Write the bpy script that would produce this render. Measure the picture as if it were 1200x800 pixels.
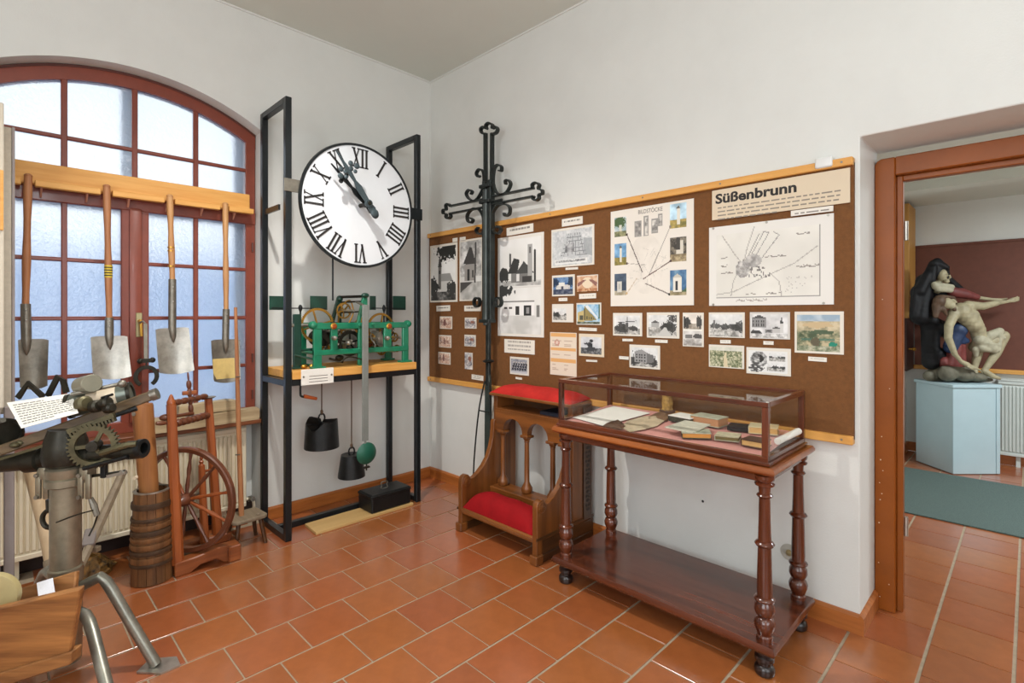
import bpy, bmesh, math, random
import numpy as np
from mathutils import Vector, Matrix

for _o in list(bpy.data.objects):
    bpy.data.objects.remove(_o, do_unlink=True)
S = bpy.context.scene
COL = S.collection
random.seed(4)

# ------------------------------------------------------------------ camera
FPX, CXP, HYP, HC = 610.0, 600.0, 368.0, 1.4          # focal length, principal column, horizon row, eye height
TH = math.radians(44.906)
RX, RY = math.cos(TH), math.sin(TH)                    # image right on the ground
FX, FY = -math.sin(TH), math.cos(TH)                   # image forward on the ground
CAMX, CAMY = 3.681, -2.694
cam = bpy.data.cameras.new('camera'); camo = bpy.data.objects.new('camera', cam); COL.objects.link(camo)
camo.location = (CAMX, CAMY, HC); camo.rotation_euler = (math.pi/2, 0, TH)
cam.sensor_width = 36; cam.lens = FPX/1200*36; cam.shift_y = -(400-HYP)/1200
cam.clip_start = 0.05
S.camera = camo

# ------------------------------------------------------------------ world, lamps, exposure
W = bpy.data.worlds.new('overcast_sky'); S.world = W; W.use_nodes = True
bg = W.node_tree.nodes['Background']; bg.inputs[0].default_value = (0.84, 0.92, 1.0, 1); bg.inputs[1].default_value = 1.45
S.view_settings.view_transform = 'Standard'; S.view_settings.look = 'None'
S.view_settings.exposure = 0.3; S.view_settings.gamma = 1.0; S.view_settings.use_curve_mapping = False

def lamp(name, loc, power, size, color, target=None, spot=None):
    l = bpy.data.lights.new(name, 'SPOT' if spot else 'AREA'); l.energy = power; l.color = color
    if spot:
        l.spot_size = math.radians(spot); l.spot_blend = 0.9; l.shadow_soft_size = size
    else:
        l.shape = 'RECTANGLE'; l.size = size[0]; l.size_y = size[1]
    o = bpy.data.objects.new(name, l); COL.objects.link(o); o.location = loc
    if target is not None:
        d = Vector(target)-Vector(loc); o.rotation_euler = d.to_track_quat('-Z', 'Y').to_euler()
    return o
def globe(name, loc, power, color, r=0.16):
    l = bpy.data.lights.new(name, 'POINT'); l.energy = power; l.color = color; l.shadow_soft_size = r
    o = bpy.data.objects.new(name, l); COL.objects.link(o); o.location = loc; return o
WARM = (1.0, 0.97, 0.93)
NEUT = (0.88, 0.95, 1.0)
globe('globe_fill_light', (4.35, -2.35, 2.75), 27, NEUT)  # unseen fill light, added to brighten walls and ceiling
globe('globe_fill_light', (2.9, -3.9, 2.75), 27, NEUT)  # second added fill light, far from the pin board
FILLDAY = (0.93, 0.96, 1.0)
lamp('window_fill_light', (3.5, -4.62, 1.75), 41, (2.2, 1.7), FILLDAY, (3.5, 0.0, 1.75))      # fill light at the unseen window added behind the camera
lamp('window_fill_light', (5.52, -2.5, 1.75), 28, (2.2, 1.7), FILLDAY, (0.0, -2.5, 1.75))      # fill light at the unseen window added opposite the arched one
lamp('pendant_lamp_light', (1.38, -1.78, 3.22), 158, 0.035, WARM, (1.36, -1.5, 0.0), 134)
lamp('hall_fill_light', (4.75, 2.3, 2.42), 60, (0.9, 0.3), NEUT)  # unseen lamp added to brighten the hall

# ------------------------------------------------------------------ pixel helpers (a pixel is a direction; the plane it meets gives the distance)
def ray(px, py):
    k = (px-CXP)/FPX
    return (FX+RX*k, FY+RY*k, -(py-HYP)/FPX)
def pl(px, py, ax, val):
    d = ray(px, py); c = (CAMX, CAMY, HC); t = (val-c[ax])/d[ax]
    return Vector((c[0]+d[0]*t, c[1]+d[1]*t, c[2]+d[2]*t))
def fl(px, py, z=0.0): return pl(px, py, 2, z)
def wA(px, py, x=0.0): return pl(px, py, 0, x)
def wB(px, py, y=0.0): return pl(px, py, 1, y)
def dep(px, py, d):
    r = ray(px, py); return Vector((CAMX+r[0]*d, CAMY+r[1]*d, HC+r[2]*d))
def proj(p):
    vx, vy = p[0]-CAMX, p[1]-CAMY; d = vx*FX+vy*FY
    return (CXP+FPX*(vx*RX+vy*RY)/d, HYP-FPX*(p[2]-HC)/d, d)

# ------------------------------------------------------------------ materials
def lin(c):
    out = []
    for v in c[:3]:
        v = v/255.0
        out.append(v/12.92 if v <= 0.04045 else ((v+0.055)/1.055)**2.4)
    return tuple(out)
MATS = {}
def mat(name, col, rough=0.5, metal=0.0, var=0.12, scale=9.0, stretch=(1, 1, 1), bump=0.0, bscale=60.0, coat=0.0, rnd=0.0, col2=None, spec=0.5, detail=4.0, rvar=0.0, crough=0.12):
    if name in MATS: return MATS[name]
    m = bpy.data.materials.new(name); m.use_nodes = True; nt = m.node_tree; N = nt.nodes; L = nt.links
    b = N['Principled BSDF']; b.inputs['Roughness'].default_value = rough; b.inputs['Metallic'].default_value = metal
    b.inputs['Coat Weight'].default_value = coat; b.inputs['Coat Roughness'].default_value = crough
    b.inputs['Specular IOR Level'].default_value = spec
    tc = N.new('ShaderNodeTexCoord'); mp = N.new('ShaderNodeMapping'); mp.inputs['Scale'].default_value = stretch
    L.new(tc.outputs['Object'], mp.inputs[0])
    nz = N.new('ShaderNodeTexNoise'); nz.inputs['Scale'].default_value = scale; nz.inputs['Detail'].default_value = detail
    nz.inputs['Roughness'].default_value = 0.62
    L.new(mp.outputs[0], nz.inputs['Vector'])
    cr = N.new('ShaderNodeValToRGB'); cr.color_ramp.elements[0].position = 0.3; cr.color_ramp.elements[1].position = 0.7
    c = lin(col); c2 = lin(col2) if col2 else tuple(min(1, v*(1+var)) for v in c); c1 = c if col2 else tuple(v*(1-var) for v in c)
    cr.color_ramp.elements[0].color = (*c1, 1); cr.color_ramp.elements[1].color = (*c2, 1)
    L.new(nz.outputs['Fac'], cr.inputs[0])
    src = cr.outputs[0]
    if rnd:
        oi = N.new('ShaderNodeObjectInfo'); hs = N.new('ShaderNodeHueSaturation')
        mr = N.new('ShaderNodeMapRange'); mr.inputs[3].default_value = 1-rnd; mr.inputs[4].default_value = 1+rnd
        mh = N.new('ShaderNodeMapRange'); mh.inputs[3].default_value = 0.5-rnd*0.06; mh.inputs[4].default_value = 0.5+rnd*0.06
        ml = N.new('ShaderNodeMath'); ml.operation = 'MULTIPLY'; ml.inputs[1].default_value = 7.31
        fr = N.new('ShaderNodeMath'); fr.operation = 'FRACT'
        L.new(oi.outputs['Random'], mr.inputs[0]); L.new(oi.outputs['Random'], ml.inputs[0]); L.new(ml.outputs[0], fr.inputs[0]); L.new(fr.outputs[0], mh.inputs[0])
        L.new(mr.outputs[0], hs.inputs['Value']); L.new(mh.outputs[0], hs.inputs['Hue']); L.new(src, hs.inputs['Color']); src = hs.outputs[0]
    L.new(src, b.inputs['Base Color'])
    if rvar:
        mrr = N.new('ShaderNodeMapRange'); mrr.inputs[3].default_value = max(0, rough-rvar); mrr.inputs[4].default_value = rough+rvar
        L.new(nz.outputs['Fac'], mrr.inputs[0]); L.new(mrr.outputs[0], b.inputs['Roughness'])
    if bump:
        nb = N.new('ShaderNodeTexNoise'); nb.inputs['Scale'].default_value = bscale; nb.inputs['Detail'].default_value = 3
        L.new(mp.outputs[0], nb.inputs['Vector'])
        bp = N.new('ShaderNodeBump'); bp.inputs['Strength'].default_value = bump; bp.inputs['Distance'].default_value = 0.01
        L.new(nb.outputs['Fac'], bp.inputs['Height']); L.new(bp.outputs[0], b.inputs['Normal'])
    MATS[name] = m
    return m
def wood(name, c1, c2, axis='z', rough=0.45, scale=28.0, coat=0.0, bump=0.15, rnd=0.0):
    st = [1, 1, 1]; st['xyz'.index(axis)] = 0.07
    return mat(name+'_'+axis, c1, rough, 0, scale=scale, stretch=tuple(st), bump=bump, bscale=scale*2, coat=coat, col2=c2, rnd=rnd)

def m_attr():
    m = bpy.data.materials.new('printed_sheet'); m.use_nodes = True; nt = m.node_tree
    b = nt.nodes['Principled BSDF']; b.inputs['Roughness'].default_value = 0.55
    a = nt.nodes.new('ShaderNodeVertexColor'); a.layer_name = 'col'
    nt.links.new(a.outputs[0], b.inputs['Base Color'])
    return m
PRINT = m_attr()
def m_glass():
    m = bpy.data.materials.new('clear_glass'); m.use_nodes = True; nt = m.node_tree; N = nt.nodes; L = nt.links
    N.remove(N['Principled BSDF'])
    tr = N.new('ShaderNodeBsdfTransparent'); tr.inputs[0].default_value = (0.985, 0.988, 0.985, 1)
    gl = N.new('ShaderNodeBsdfGlossy'); gl.inputs['Roughness'].default_value = 0.02
    lw = N.new('ShaderNodeLayerWeight'); lw.inputs[0].default_value = 0.5
    pw = N.new('ShaderNodeMath'); pw.operation = 'POWER'; pw.inputs[1].default_value = 4.5; L.new(lw.outputs['Facing'], pw.inputs[0])
    fr = N.new('ShaderNodeMath'); fr.operation = 'MULTIPLY_ADD'; fr.inputs[1].default_value = 0.45; fr.inputs[2].default_value = 0.022; L.new(pw.outputs[0], fr.inputs[0])
    mx = N.new('ShaderNodeMixShader')
    L.new(fr.outputs[0], mx.inputs[0]); L.new(tr.outputs[0], mx.inputs[1]); L.new(gl.outputs[0], mx.inputs[2])
    L.new(mx.outputs[0], N['Material Output'].inputs[0])
    return m
GLASS = m_glass()
def m_frost():
    m = bpy.data.materials.new('frosted_glass'); m.use_nodes = True; nt = m.node_tree; N = nt.nodes; L = nt.links
    N.remove(N['Principled BSDF'])
    tc = N.new('ShaderNodeTexCoord')
    nz = N.new('ShaderNodeTexNoise'); nz.inputs['Scale'].default_value = 55; nz.inputs['Detail'].default_value = 2
    L.new(tc.outputs['Object'], nz.inputs['Vector'])
    bp = N.new('ShaderNodeBump'); bp.inputs['Strength'].default_value = 0.6; bp.inputs['Distance'].default_value = 0.008
    L.new(nz.outputs['Fac'], bp.inputs['Height'])
    tl0 = N.new('ShaderNodeBsdfTranslucent'); tl0.inputs[0].default_value = (0.93, 0.96, 1.0, 1); L.new(bp.outputs[0], tl0.inputs['Normal'])
    rf = N.new('ShaderNodeBsdfRefraction'); rf.inputs['Roughness'].default_value = 0.38; rf.inputs['IOR'].default_value = 1.25; L.new(bp.outputs[0], rf.inputs['Normal'])
    tl = N.new('ShaderNodeMixShader'); tl.inputs[0].default_value = 0.72; L.new(tl0.outputs[0], tl.inputs[1]); L.new(rf.outputs[0], tl.inputs[2])
    gl = N.new('ShaderNodeBsdfGlossy'); gl.inputs['Roughness'].default_value = 0.15; L.new(bp.outputs[0], gl.inputs['Normal'])
    mx = N.new('ShaderNodeMixShader'); mx.inputs[0].default_value = 0.06
    L.new(tl.outputs[0], mx.inputs[1]); L.new(gl.outputs[0], mx.inputs[2]); L.new(mx.outputs[0], N['Material Output'].inputs[0])
    return m
FROST = m_frost()

PLASTER = mat('wall_plaster', (219, 219, 213), 0.85, var=0.03, scale=3, bump=0.08, bscale=120)
CEILM = mat('ceiling_plaster', (214, 217, 207), 0.9, var=0.02, scale=2)
TILE = mat('terracotta_tile', (160, 90, 48), 0.21, var=0.10, scale=14, rnd=0.08, bump=0.03, bscale=50, rvar=0.06, spec=0.9, coat=0.6, crough=0.3)
GROUT = mat('grout', (168, 152, 130), 0.95, spec=0.05, var=0.12, scale=30)
BASEW = wood('baseboard_wood', (150, 84, 34), (186, 110, 50), 'y', 0.4)
BASEWX = wood('baseboard_wood', (150, 84, 34), (186, 110, 50), 'x', 0.4)
WINRED = mat('window_red_brown_paint', (128, 60, 42), 0.38, var=0.1, scale=12, coat=0.15)
PINE = wood('pine_board', (212, 148, 66), (232, 176, 96), 'y', 0.5)
PINEX = wood('pine_board', (206, 142, 62), (226, 168, 88), 'x', 0.5)
ASH = wood('ash_handle', (168, 112, 66), (206, 158, 104), 'z', 0.5, 34)
ASHD = wood('brown_handle', (146, 90, 54), (186, 128, 84), 'z', 0.5, 34)
STEEL = mat('brushed_steel', (176, 172, 162), 0.36, 0.85, var=0.25, scale=18, bump=0.05, rvar=0.1)
STEELD = mat('worn_steel', (138, 132, 120), 0.45, 0.8, var=0.3, scale=14, bump=0.08)
ALU = mat('grey_cast_metal', (150, 142, 122), 0.42, 0.7, var=0.22, scale=14, bump=0.06)
GUN = mat('dark_oily_iron', (50, 47, 38), 0.42, 0.6, var=0.4, scale=16, bump=0.12)
BRONZE = mat('verdigris_bronze', (90, 84, 60), 0.45, 0.6, var=0.35, scale=20, bump=0.1)
IRON = mat('black_iron', (34, 36, 36), 0.4, 0.5, var=0.25, scale=20, bump=0.08)
CROSSM = mat('dark_wrought_iron', (48, 52, 50), 0.45, 0.55, var=0.3, scale=25, bump=0.15)
FRAMEM = mat('black_steel_paint', (30, 34, 36), 0.3, 0.3, var=0.15, scale=15)
GREEN = mat('green_enamel', (14, 118, 84), 0.35, 0.0, var=0.18, scale=14, coat=0.4)
GREEND = mat('dark_green_enamel', (14, 60, 46), 0.4, 0.0, var=0.25, scale=14, coat=0.2)
BRASS = mat('brass', (200, 150, 66), 0.3, 0.9, var=0.2, scale=14)
WHITEP = mat('white_enamel', (222, 225, 227), 0.35, var=0.02, scale=8)
PAPER = mat('white_paper', (232, 228, 218), 0.8, var=0.03, scale=10)
CREAM = mat('cream_card', (222, 206, 180), 0.7, var=0.03, scale=10)
INK = mat('black_ink', (40, 36, 34), 0.7, var=0.05)
GREYINK = mat('grey_ink', (110, 104, 98), 0.8, var=0.05)
BOARD = mat('brown_fibre_board', (112, 70, 30), 0.85, var=0.14, scale=60, bump=0.15, bscale=260)
MAHOG = wood('mahogany', (56, 24, 13), (108, 52, 27), 'x', 0.22, 22, coat=0.5, bump=0.03)
MAHOGZ = wood('mahogany', (56, 24, 13), (108, 52, 27), 'z', 0.22, 22, coat=0.5, bump=0.03)
MAHOGY = wood('mahogany', (56, 24, 13), (108, 52, 27), 'y', 0.22, 22, coat=0.5, bump=0.03)
ORANGEW = wood('edge_highlight_wood', (122, 62, 24), (158, 88, 38), 'x', 0.28, 22, coat=0.4, bump=0.03)  # orange highlight of the tabletop edge put into the wood colour
OAK = wood('kneeler_oak', (94, 52, 20), (142, 84, 36), 'z', 0.35, 22, coat=0.25, bump=0.06)
OAKX = wood('kneeler_oak', (94, 52, 20), (142, 84, 36), 'x', 0.35, 22, coat=0.25, bump=0.06)
OAKD = wood('kneeler_dark_oak', (58, 34, 18), (90, 56, 26), 'y', 0.35, 22, coat=0.25, bump=0.06)
VELVET = mat('red_velvet', (146, 14, 20), 0.8, spec=0.2, var=0.14, scale=12, bump=0.1, bscale=300)
VELVETF = mat('faded_red_velvet', (178, 40, 34), 0.8, spec=0.2, var=0.14, scale=10, bump=0.1, bscale=300)
SPINW = wood('spinning_wheel_wood', (128, 62, 26), (172, 92, 42), 'z', 0.4, 26, coat=0.2)
SPINWY = wood('spinning_wheel_wood', (118, 60, 28), (158, 88, 44), 'y', 0.4, 26, coat=0.2)
RIMW = mat('wheel_rim_wood', (104, 58, 36), 0.38, var=0.25, scale=12, coat=0.2)
CHURNW = wood('churn_stave_wood', (72, 46, 24), (136, 90, 48), 'z', 0.6, 26)
HOOPW = wood('dark_hoop_wood', (56, 38, 22), (84, 58, 34), 'x', 0.6, 26)
LOGW = wood('old_log_wood', (132, 78, 38), (176, 118, 64), 'z', 0.6, 18)
OLDW = wood('weathered_wood', (150, 128, 94), (200, 178, 140), 'y', 0.75, 18, bump=0.3)
TROUGHW = wood('trough_wood', (84, 46, 20), (186, 128, 70), 'x', 0.6, 16, bump=0.3)
GREYW = wood('grey_stool_wood', (112, 96, 76), (146, 130, 106), 'x', 0.65, 18)
RAD = mat('cream_radiator_enamel', (226, 214, 186), 0.4, var=0.03, scale=6, coat=0.2)
RADW = mat('white_radiator_enamel', (206, 212, 206), 0.4, var=0.02, scale=6)
DOORP = mat('orange_brown_door_paint', (140, 74, 20), 0.34, var=0.12, scale=7, coat=0.0, spec=0.3)
FABRIC = mat('grey_beige_panel_fabric', (186, 176, 158), 0.9, var=0.08, scale=60, bump=0.12, bscale=400)
GREYPAINT = mat('grey_painted_post', (148, 138, 134), 0.5, var=0.08, scale=10)
PLINTHM = mat('pale_blue_paint', (176, 198, 204), 0.5, var=0.03, scale=6)
RUG = mat('green_carpet', (84, 100, 95), 0.95, var=0.5, scale=220, bump=0.4, bscale=500)
SKIN = mat('painted_wood_flesh', (160, 150, 120), 0.55, var=0.2, scale=16, bump=0.05)
ROBEB = mat('blue_painted_cloth', (36, 54, 86), 0.5, var=0.3, scale=14)
ROBER = mat('red_painted_cloth', (112, 50, 46), 0.55, var=0.3, scale=14)
VEIL = mat('black_veil_and_shade', (13, 13, 16), 0.6, spec=0.3, var=0.3, scale=14)
LINEN = mat('painted_linen', (168, 162, 138), 0.6, var=0.16, scale=18)
HAIR = mat('brown_painted_hair', (86, 64, 46), 0.6, var=0.3, scale=22)
ROCK = mat('painted_rock', (104, 100, 84), 0.7, var=0.3, scale=14, bump=0.3)
PINK = mat('pink_cloth', (206, 146, 136), 0.85, var=0.08, scale=12, bump=0.08, bscale=200)
OLDCREAM = mat('cream_pamphlet', (200, 196, 176), 0.75, var=0.12, scale=40)
LEATHER = mat('dark_green_book_cover', (62, 62, 48), 0.6, var=0.3, scale=22)
LEATHB = mat('brown_leather', (88, 62, 44), 0.6, var=0.3, scale=22)
PAGES = mat('yellowed_pages', (206, 166, 104), 0.8, var=0.1, scale=40, stretch=(1, 1, 14))
PAGESB = mat('tan_pages', (190, 138, 96), 0.8, var=0.1, scale=40, stretch=(1, 1, 14))
PAGEGREY = mat('grey_printed_cover', (176, 176, 152), 0.7, var=0.25, scale=30)
OLDPAPER = mat('crumpled_old_paper', (188, 170, 140), 0.85, var=0.2, scale=18)
WHITEPL = mat('white_plastic', (222, 222, 218), 0.4, var=0.02)
BROWNB = mat('red_brown_wall_panel', (104, 58, 42), 0.6, var=0.1, scale=20)

# ------------------------------------------------------------------ mesh builder
class MB:
    def __init__(s): s.v = []; s.f = []
    def add(s, vs, fs):
        n = len(s.v); s.v += [tuple(q) for q in vs]; s.f += [tuple(i+n for i in q) for q in fs]; return s
    def box(s, a, b):
        x0, x1 = sorted((a[0], b[0])); y0, y1 = sorted((a[1], b[1])); z0, z1 = sorted((a[2], b[2]))
        return s.add([(x0, y0, z0), (x1, y0, z0), (x1, y1, z0), (x0, y1, z0), (x0, y0, z1), (x1, y0, z1), (x1, y1, z1), (x0, y1, z1)],
                     [(0, 3, 2, 1), (4, 5, 6, 7), (0, 1, 5, 4), (1, 2, 6, 5), (2, 3, 7, 6), (3, 0, 4, 7)])
    def obox(s, c, ux, uy, uz, sx, sy, sz):
        c, ux, uy, uz = Vector(c), Vector(ux).normalized()*sx/2, Vector(uy).normalized()*sy/2, Vector(uz).normalized()*sz/2
        vs = [c+ux*i+uy*j+uz*k for k in (-1, 1) for (i, j) in ((-1, -1), (1, -1), (1, 1), (-1, 1))]
        return s.add(vs, [(0, 3, 2, 1), (4, 5, 6, 7), (0, 1, 5, 4), (1, 2, 6, 5), (2, 3, 7, 6), (3, 0, 4, 7)])
    def bar(s, p, q, w, h, up=(0, 0, 1)):
        p, q = Vector(p), Vector(q); d = (q-p); L = d.length; d.normalize(); u = Vector(up)
        if abs(d.dot(u)) > 0.99: u = Vector((1, 0, 0))
        sd = d.cross(u).normalized(); u2 = sd.cross(d).normalized()
        return s.obox((p+q)/2, d, sd, u2, L, w, h)
    def prism(s, pts, ax, a, b):
        n = len(pts)
        def mk(p, k):
            return {'x': (k, p[0], p[1]), 'y': (p[0], k, p[1]), 'z': (p[0], p[1], k)}[ax]
        return s.add([mk(p, a) for p in pts]+[mk(p, b) for p in pts],
                     [tuple(range(n)), tuple(range(2*n-1, n-1, -1))]+[(i, (i+1) % n, n+(i+1) % n, n+i) for i in range(n)])
    def sweep(s, pts, prof, up=(0, 0, 1), closed=False, scale=None, caps=True):
        pts = [Vector(p) for p in pts]; n = len(pts); m = len(prof); vs = []
        pu = None
        for i, p in enumerate(pts):
            a = pts[(i-1) % n] if (closed or i > 0) else p; b = pts[(i+1) % n] if (closed or i < n-1) else p
            t = (b-a).normalized()
            if up is None:
                if pu is None:
                    pu = Vector((0, 0, 1)) if abs(t.z) < 0.9 else Vector((1, 0, 0))
                u = (pu-t*pu.dot(t)).normalized(); pu = u; sd = t.cross(u)
            else:
                u = Vector(up); sd = t.cross(u)
                sd = sd.normalized() if sd.length > 1e-6 else Vector((1, 0, 0))
            k = scale[i] if scale else 1.0
            vs += [p+sd*q[0]*k+u*q[1]*k for q in prof]
        fs = [(i*m+j, i*m+(j+1) % m, ((i+1) % n)*m+(j+1) % m, ((i+1) % n)*m+j) for i in range(n if closed else n-1) for j in range(m)]
        if caps and not closed: fs += [tuple(range(m-1, -1, -1)), tuple(range((n-1)*m, n*m))]
        return s.add(vs, fs)
    def tube(s, pts, r, n=10, closed=False):
        rs = r if isinstance(r, (list, tuple)) else None
        prof = [(math.cos(2*math.pi*k/n), math.sin(2*math.pi*k/n)) for k in range(n)]
        return s.sweep(pts, prof, None, closed, rs if rs else [r]*len(pts))
    def strip(s, pts, w, h, up, closed=False):
        return s.sweep(pts, [(-w/2, -h/2), (w/2, -h/2), (w/2, h/2), (-w/2, h/2)], up, closed)
    def lathe(s, prof, c=(0, 0, 0), n=20, axis=(0, 0, 1)):
        ax = Vector(axis).normalized(); u = ax.orthogonal().normalized(); w = ax.cross(u); c = Vector(c); vs = []; m = len(prof)
        for r, h in prof:
            vs += [c+ax*h+(u*math.cos(2*math.pi*k/n)+w*math.sin(2*math.pi*k/n))*max(r, 1e-5) for k in range(n)]
        fs = [(i*n+k, i*n+(k+1) % n, (i+1)*n+(k+1) % n, (i+1)*n+k) for i in range(m-1) for k in range(n)]
        if prof[0] != prof[-1]: fs += [tuple(range(n-1, -1, -1)), tuple(range((m-1)*n, m*n))]
        return s.add(vs, fs)
    def cyl(s, p, q, r, n=16, r2=None):
        p, q = Vector(p), Vector(q); return s.lathe([(r, 0), (r if r2 is None else r2, (q-p).length)], p, n, q-p)
    def ell(s, c, r, n=14, m=8):
        r = (r, r, r) if not isinstance(r, (tuple, list)) else r
        vs = []; fs = []
        for i in range(m+1):
            a = math.pi*i/m-math.pi/2
            for k in range(n):
                t = 2*math.pi*k/n; cr = max(math.cos(a), 0.01); vs.append((c[0]+r[0]*cr*math.cos(t), c[1]+r[1]*cr*math.sin(t), c[2]+r[2]*math.sin(a)))
        fs = [(i*n+k, i*n+(k+1) % n, (i+1)*n+(k+1) % n, (i+1)*n+k) for i in range(m) for k in range(n)]+[tuple(range(n-1, -1, -1)), tuple(range(m*n, (m+1)*n))]
        return s.add(vs, fs)
    def annulus(s, c, r0, r1, t, axis, n=48):
        return s.lathe([(r0, -t/2), (r1, -t/2), (r1, t/2), (r0, t/2), (r0, -t/2)], c, n, axis)
    def gear(s, c, r, t, axis, teeth, depth, r0):
        ax = Vector(axis).normalized(); u = ax.orthogonal().normalized(); w = ax.cross(u); c = Vector(c)
        n = teeth*4; vs = []; fs = []
        for k in range(n):
            a = 2*math.pi*k/n; rr = r if k % 4 < 2 else r-depth
            d = u*math.cos(a)+w*math.sin(a)
            vs += [c+d*r0-ax*t/2, c+d*rr-ax*t/2, c+d*rr+ax*t/2, c+d*r0+ax*t/2]
        for k in range(n):
            j = (k+1) % n
            for q in range(4): fs.append((k*4+q, k*4+(q+1) % 4, j*4+(q+1) % 4, j*4+q))
        return s.add(vs, fs)
    def spokes(s, c, r0, r1, w, t, axis, n, a0=0.0):
        ax = Vector(axis).normalized(); u = ax.orthogonal().normalized(); ww = ax.cross(u); c = Vector(c)
        for k in range(n):
            a = a0+2*math.pi*k/n; d = u*math.cos(a)+ww*math.sin(a)
            s.bar(c+d*r0, c+d*r1, w, t, up=ax)
        return s
    def build(s, name, m, parent=None, smooth=35, bevel=0.0, seg=1, loc=None, label=None, raw=False, rz=0.0):
        me = bpy.data.meshes.new(name)
        o = Vector(ORG.get(parent.name, (0, 0, 0))) if parent is not None else (Vector(loc) if loc is not None else Vector((0, 0, 0)))
        if parent is not None and raw: o = Vector((0, 0, 0))
        me.from_pydata([(q[0]-o[0], q[1]-o[1], q[2]-o[2]) for q in s.v], [], s.f)
        if rz: me.transform(Matrix.Rotation(-rz, 4, 'Z'))
        b = bmesh.new(); b.from_mesh(me)
        bmesh.ops.recalc_face_normals(b, faces=b.faces)
        if bevel:
            ed = [e for e in b.edges if len(e.link_faces) == 2 and e.calc_face_angle(0) > 0.6]
            bmesh.ops.bevel(b, geom=ed, offset=bevel, segments=seg, affect='EDGES', profile=0.5, clamp_overlap=True)
        b.to_mesh(me); b.free()
        if smooth:
            me.polygons.foreach_set('use_smooth', [True]*len(me.polygons)); me.set_sharp_from_angle(angle=math.radians(smooth))
        if m is not None: me.materials.append(m)
        ob = bpy.data.objects.new(name, me); COL.objects.link(ob)
        if parent is not None: ob.parent = parent
        elif loc is not None: ob.location = o
        if rz: ob.rotation_euler = (0, 0, rz)
        ORG[ob.name] = o
        if label: ob['label'] = label
        return ob
ORG = {}
def thing(name, label, cat, loc, group=None):
    o = bpy.data.objects.new(name, None); COL.objects.link(o); o.location = loc; o.empty_display_size = 0.05
    ORG[o.name] = Vector(loc); return tag(o, label, cat, group)
def tag(o, label, cat, group=None):
    o['label'] = label; o['category'] = cat
    if group: o['group'] = group
    return o
def struct(o): o['kind'] = 'structure'; return o
def arc(c, r, a0, a1, n):
    return [(c[0]+r*math.cos(a0+(a1-a0)*i/n), c[1]+r*math.sin(a0+(a1-a0)*i/n)) for i in range(n+1)]
def smoothpath(pts, k=6):
    pts = [Vector(p) for p in pts]; out = []
    for i in range(len(pts)-1):
        p0 = pts[max(i-1, 0)]; p1 = pts[i]; p2 = pts[i+1]; p3 = pts[min(i+2, len(pts)-1)]
        for j in range(k):
            t = j/k
            out.append(0.5*((2*p1)+(p2-p0)*t+(2*p0-5*p1+4*p2-p3)*t*t+(-p0+3*p1-3*p2+p3)*t**3))
    out.append(pts[-1]); return out

# ================================================================== STRUCTURE
CEIL = 3.41
XE, YS = 5.6, -4.7                   # far ends of the room behind the camera
# ---- floor: grout bed with single tiles
bm = MB().box((-0.28, YS, -0.06), (XE, 0.30, -0.004)).box((2.75, 0.30, -0.06), (XE, 4.0, -0.004))
floor = struct(bm.build('floor', GROUT, smooth=0)); floor['label'] = 'terracotta tile floor'
PX, PY, X0 = 0.2616, 0.2655, 0.757
tile_mesh = {}
def tile_quad(x0, x1, y0, y1):
    e = 0.0009; t = MB()
    t.add([(x0, y0, -0.004), (x1, y0, -0.004), (x1, y1, -0.004), (x0, y1, -0.004), (x0, y0, -e*0.7), (x1, y0, -e*0.7), (x1, y1, -e*0.7), (x0, y1, -e*0.7),
           (x0+e, y0+e, 0), (x1-e, y0+e, 0), (x1-e, y1-e, 0), (x0+e, y1-e, 0)],
          [(8, 9, 10, 11), (0, 1, 5, 4), (1, 2, 6, 5), (2, 3, 7, 6), (3, 0, 4, 7), (4, 5, 9, 8), (5, 6, 10, 9), (6, 7, 11, 10), (7, 4, 8, 11)])
    return t
full = None; rest = MB(); ntile = 0
J = 0.006
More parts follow.
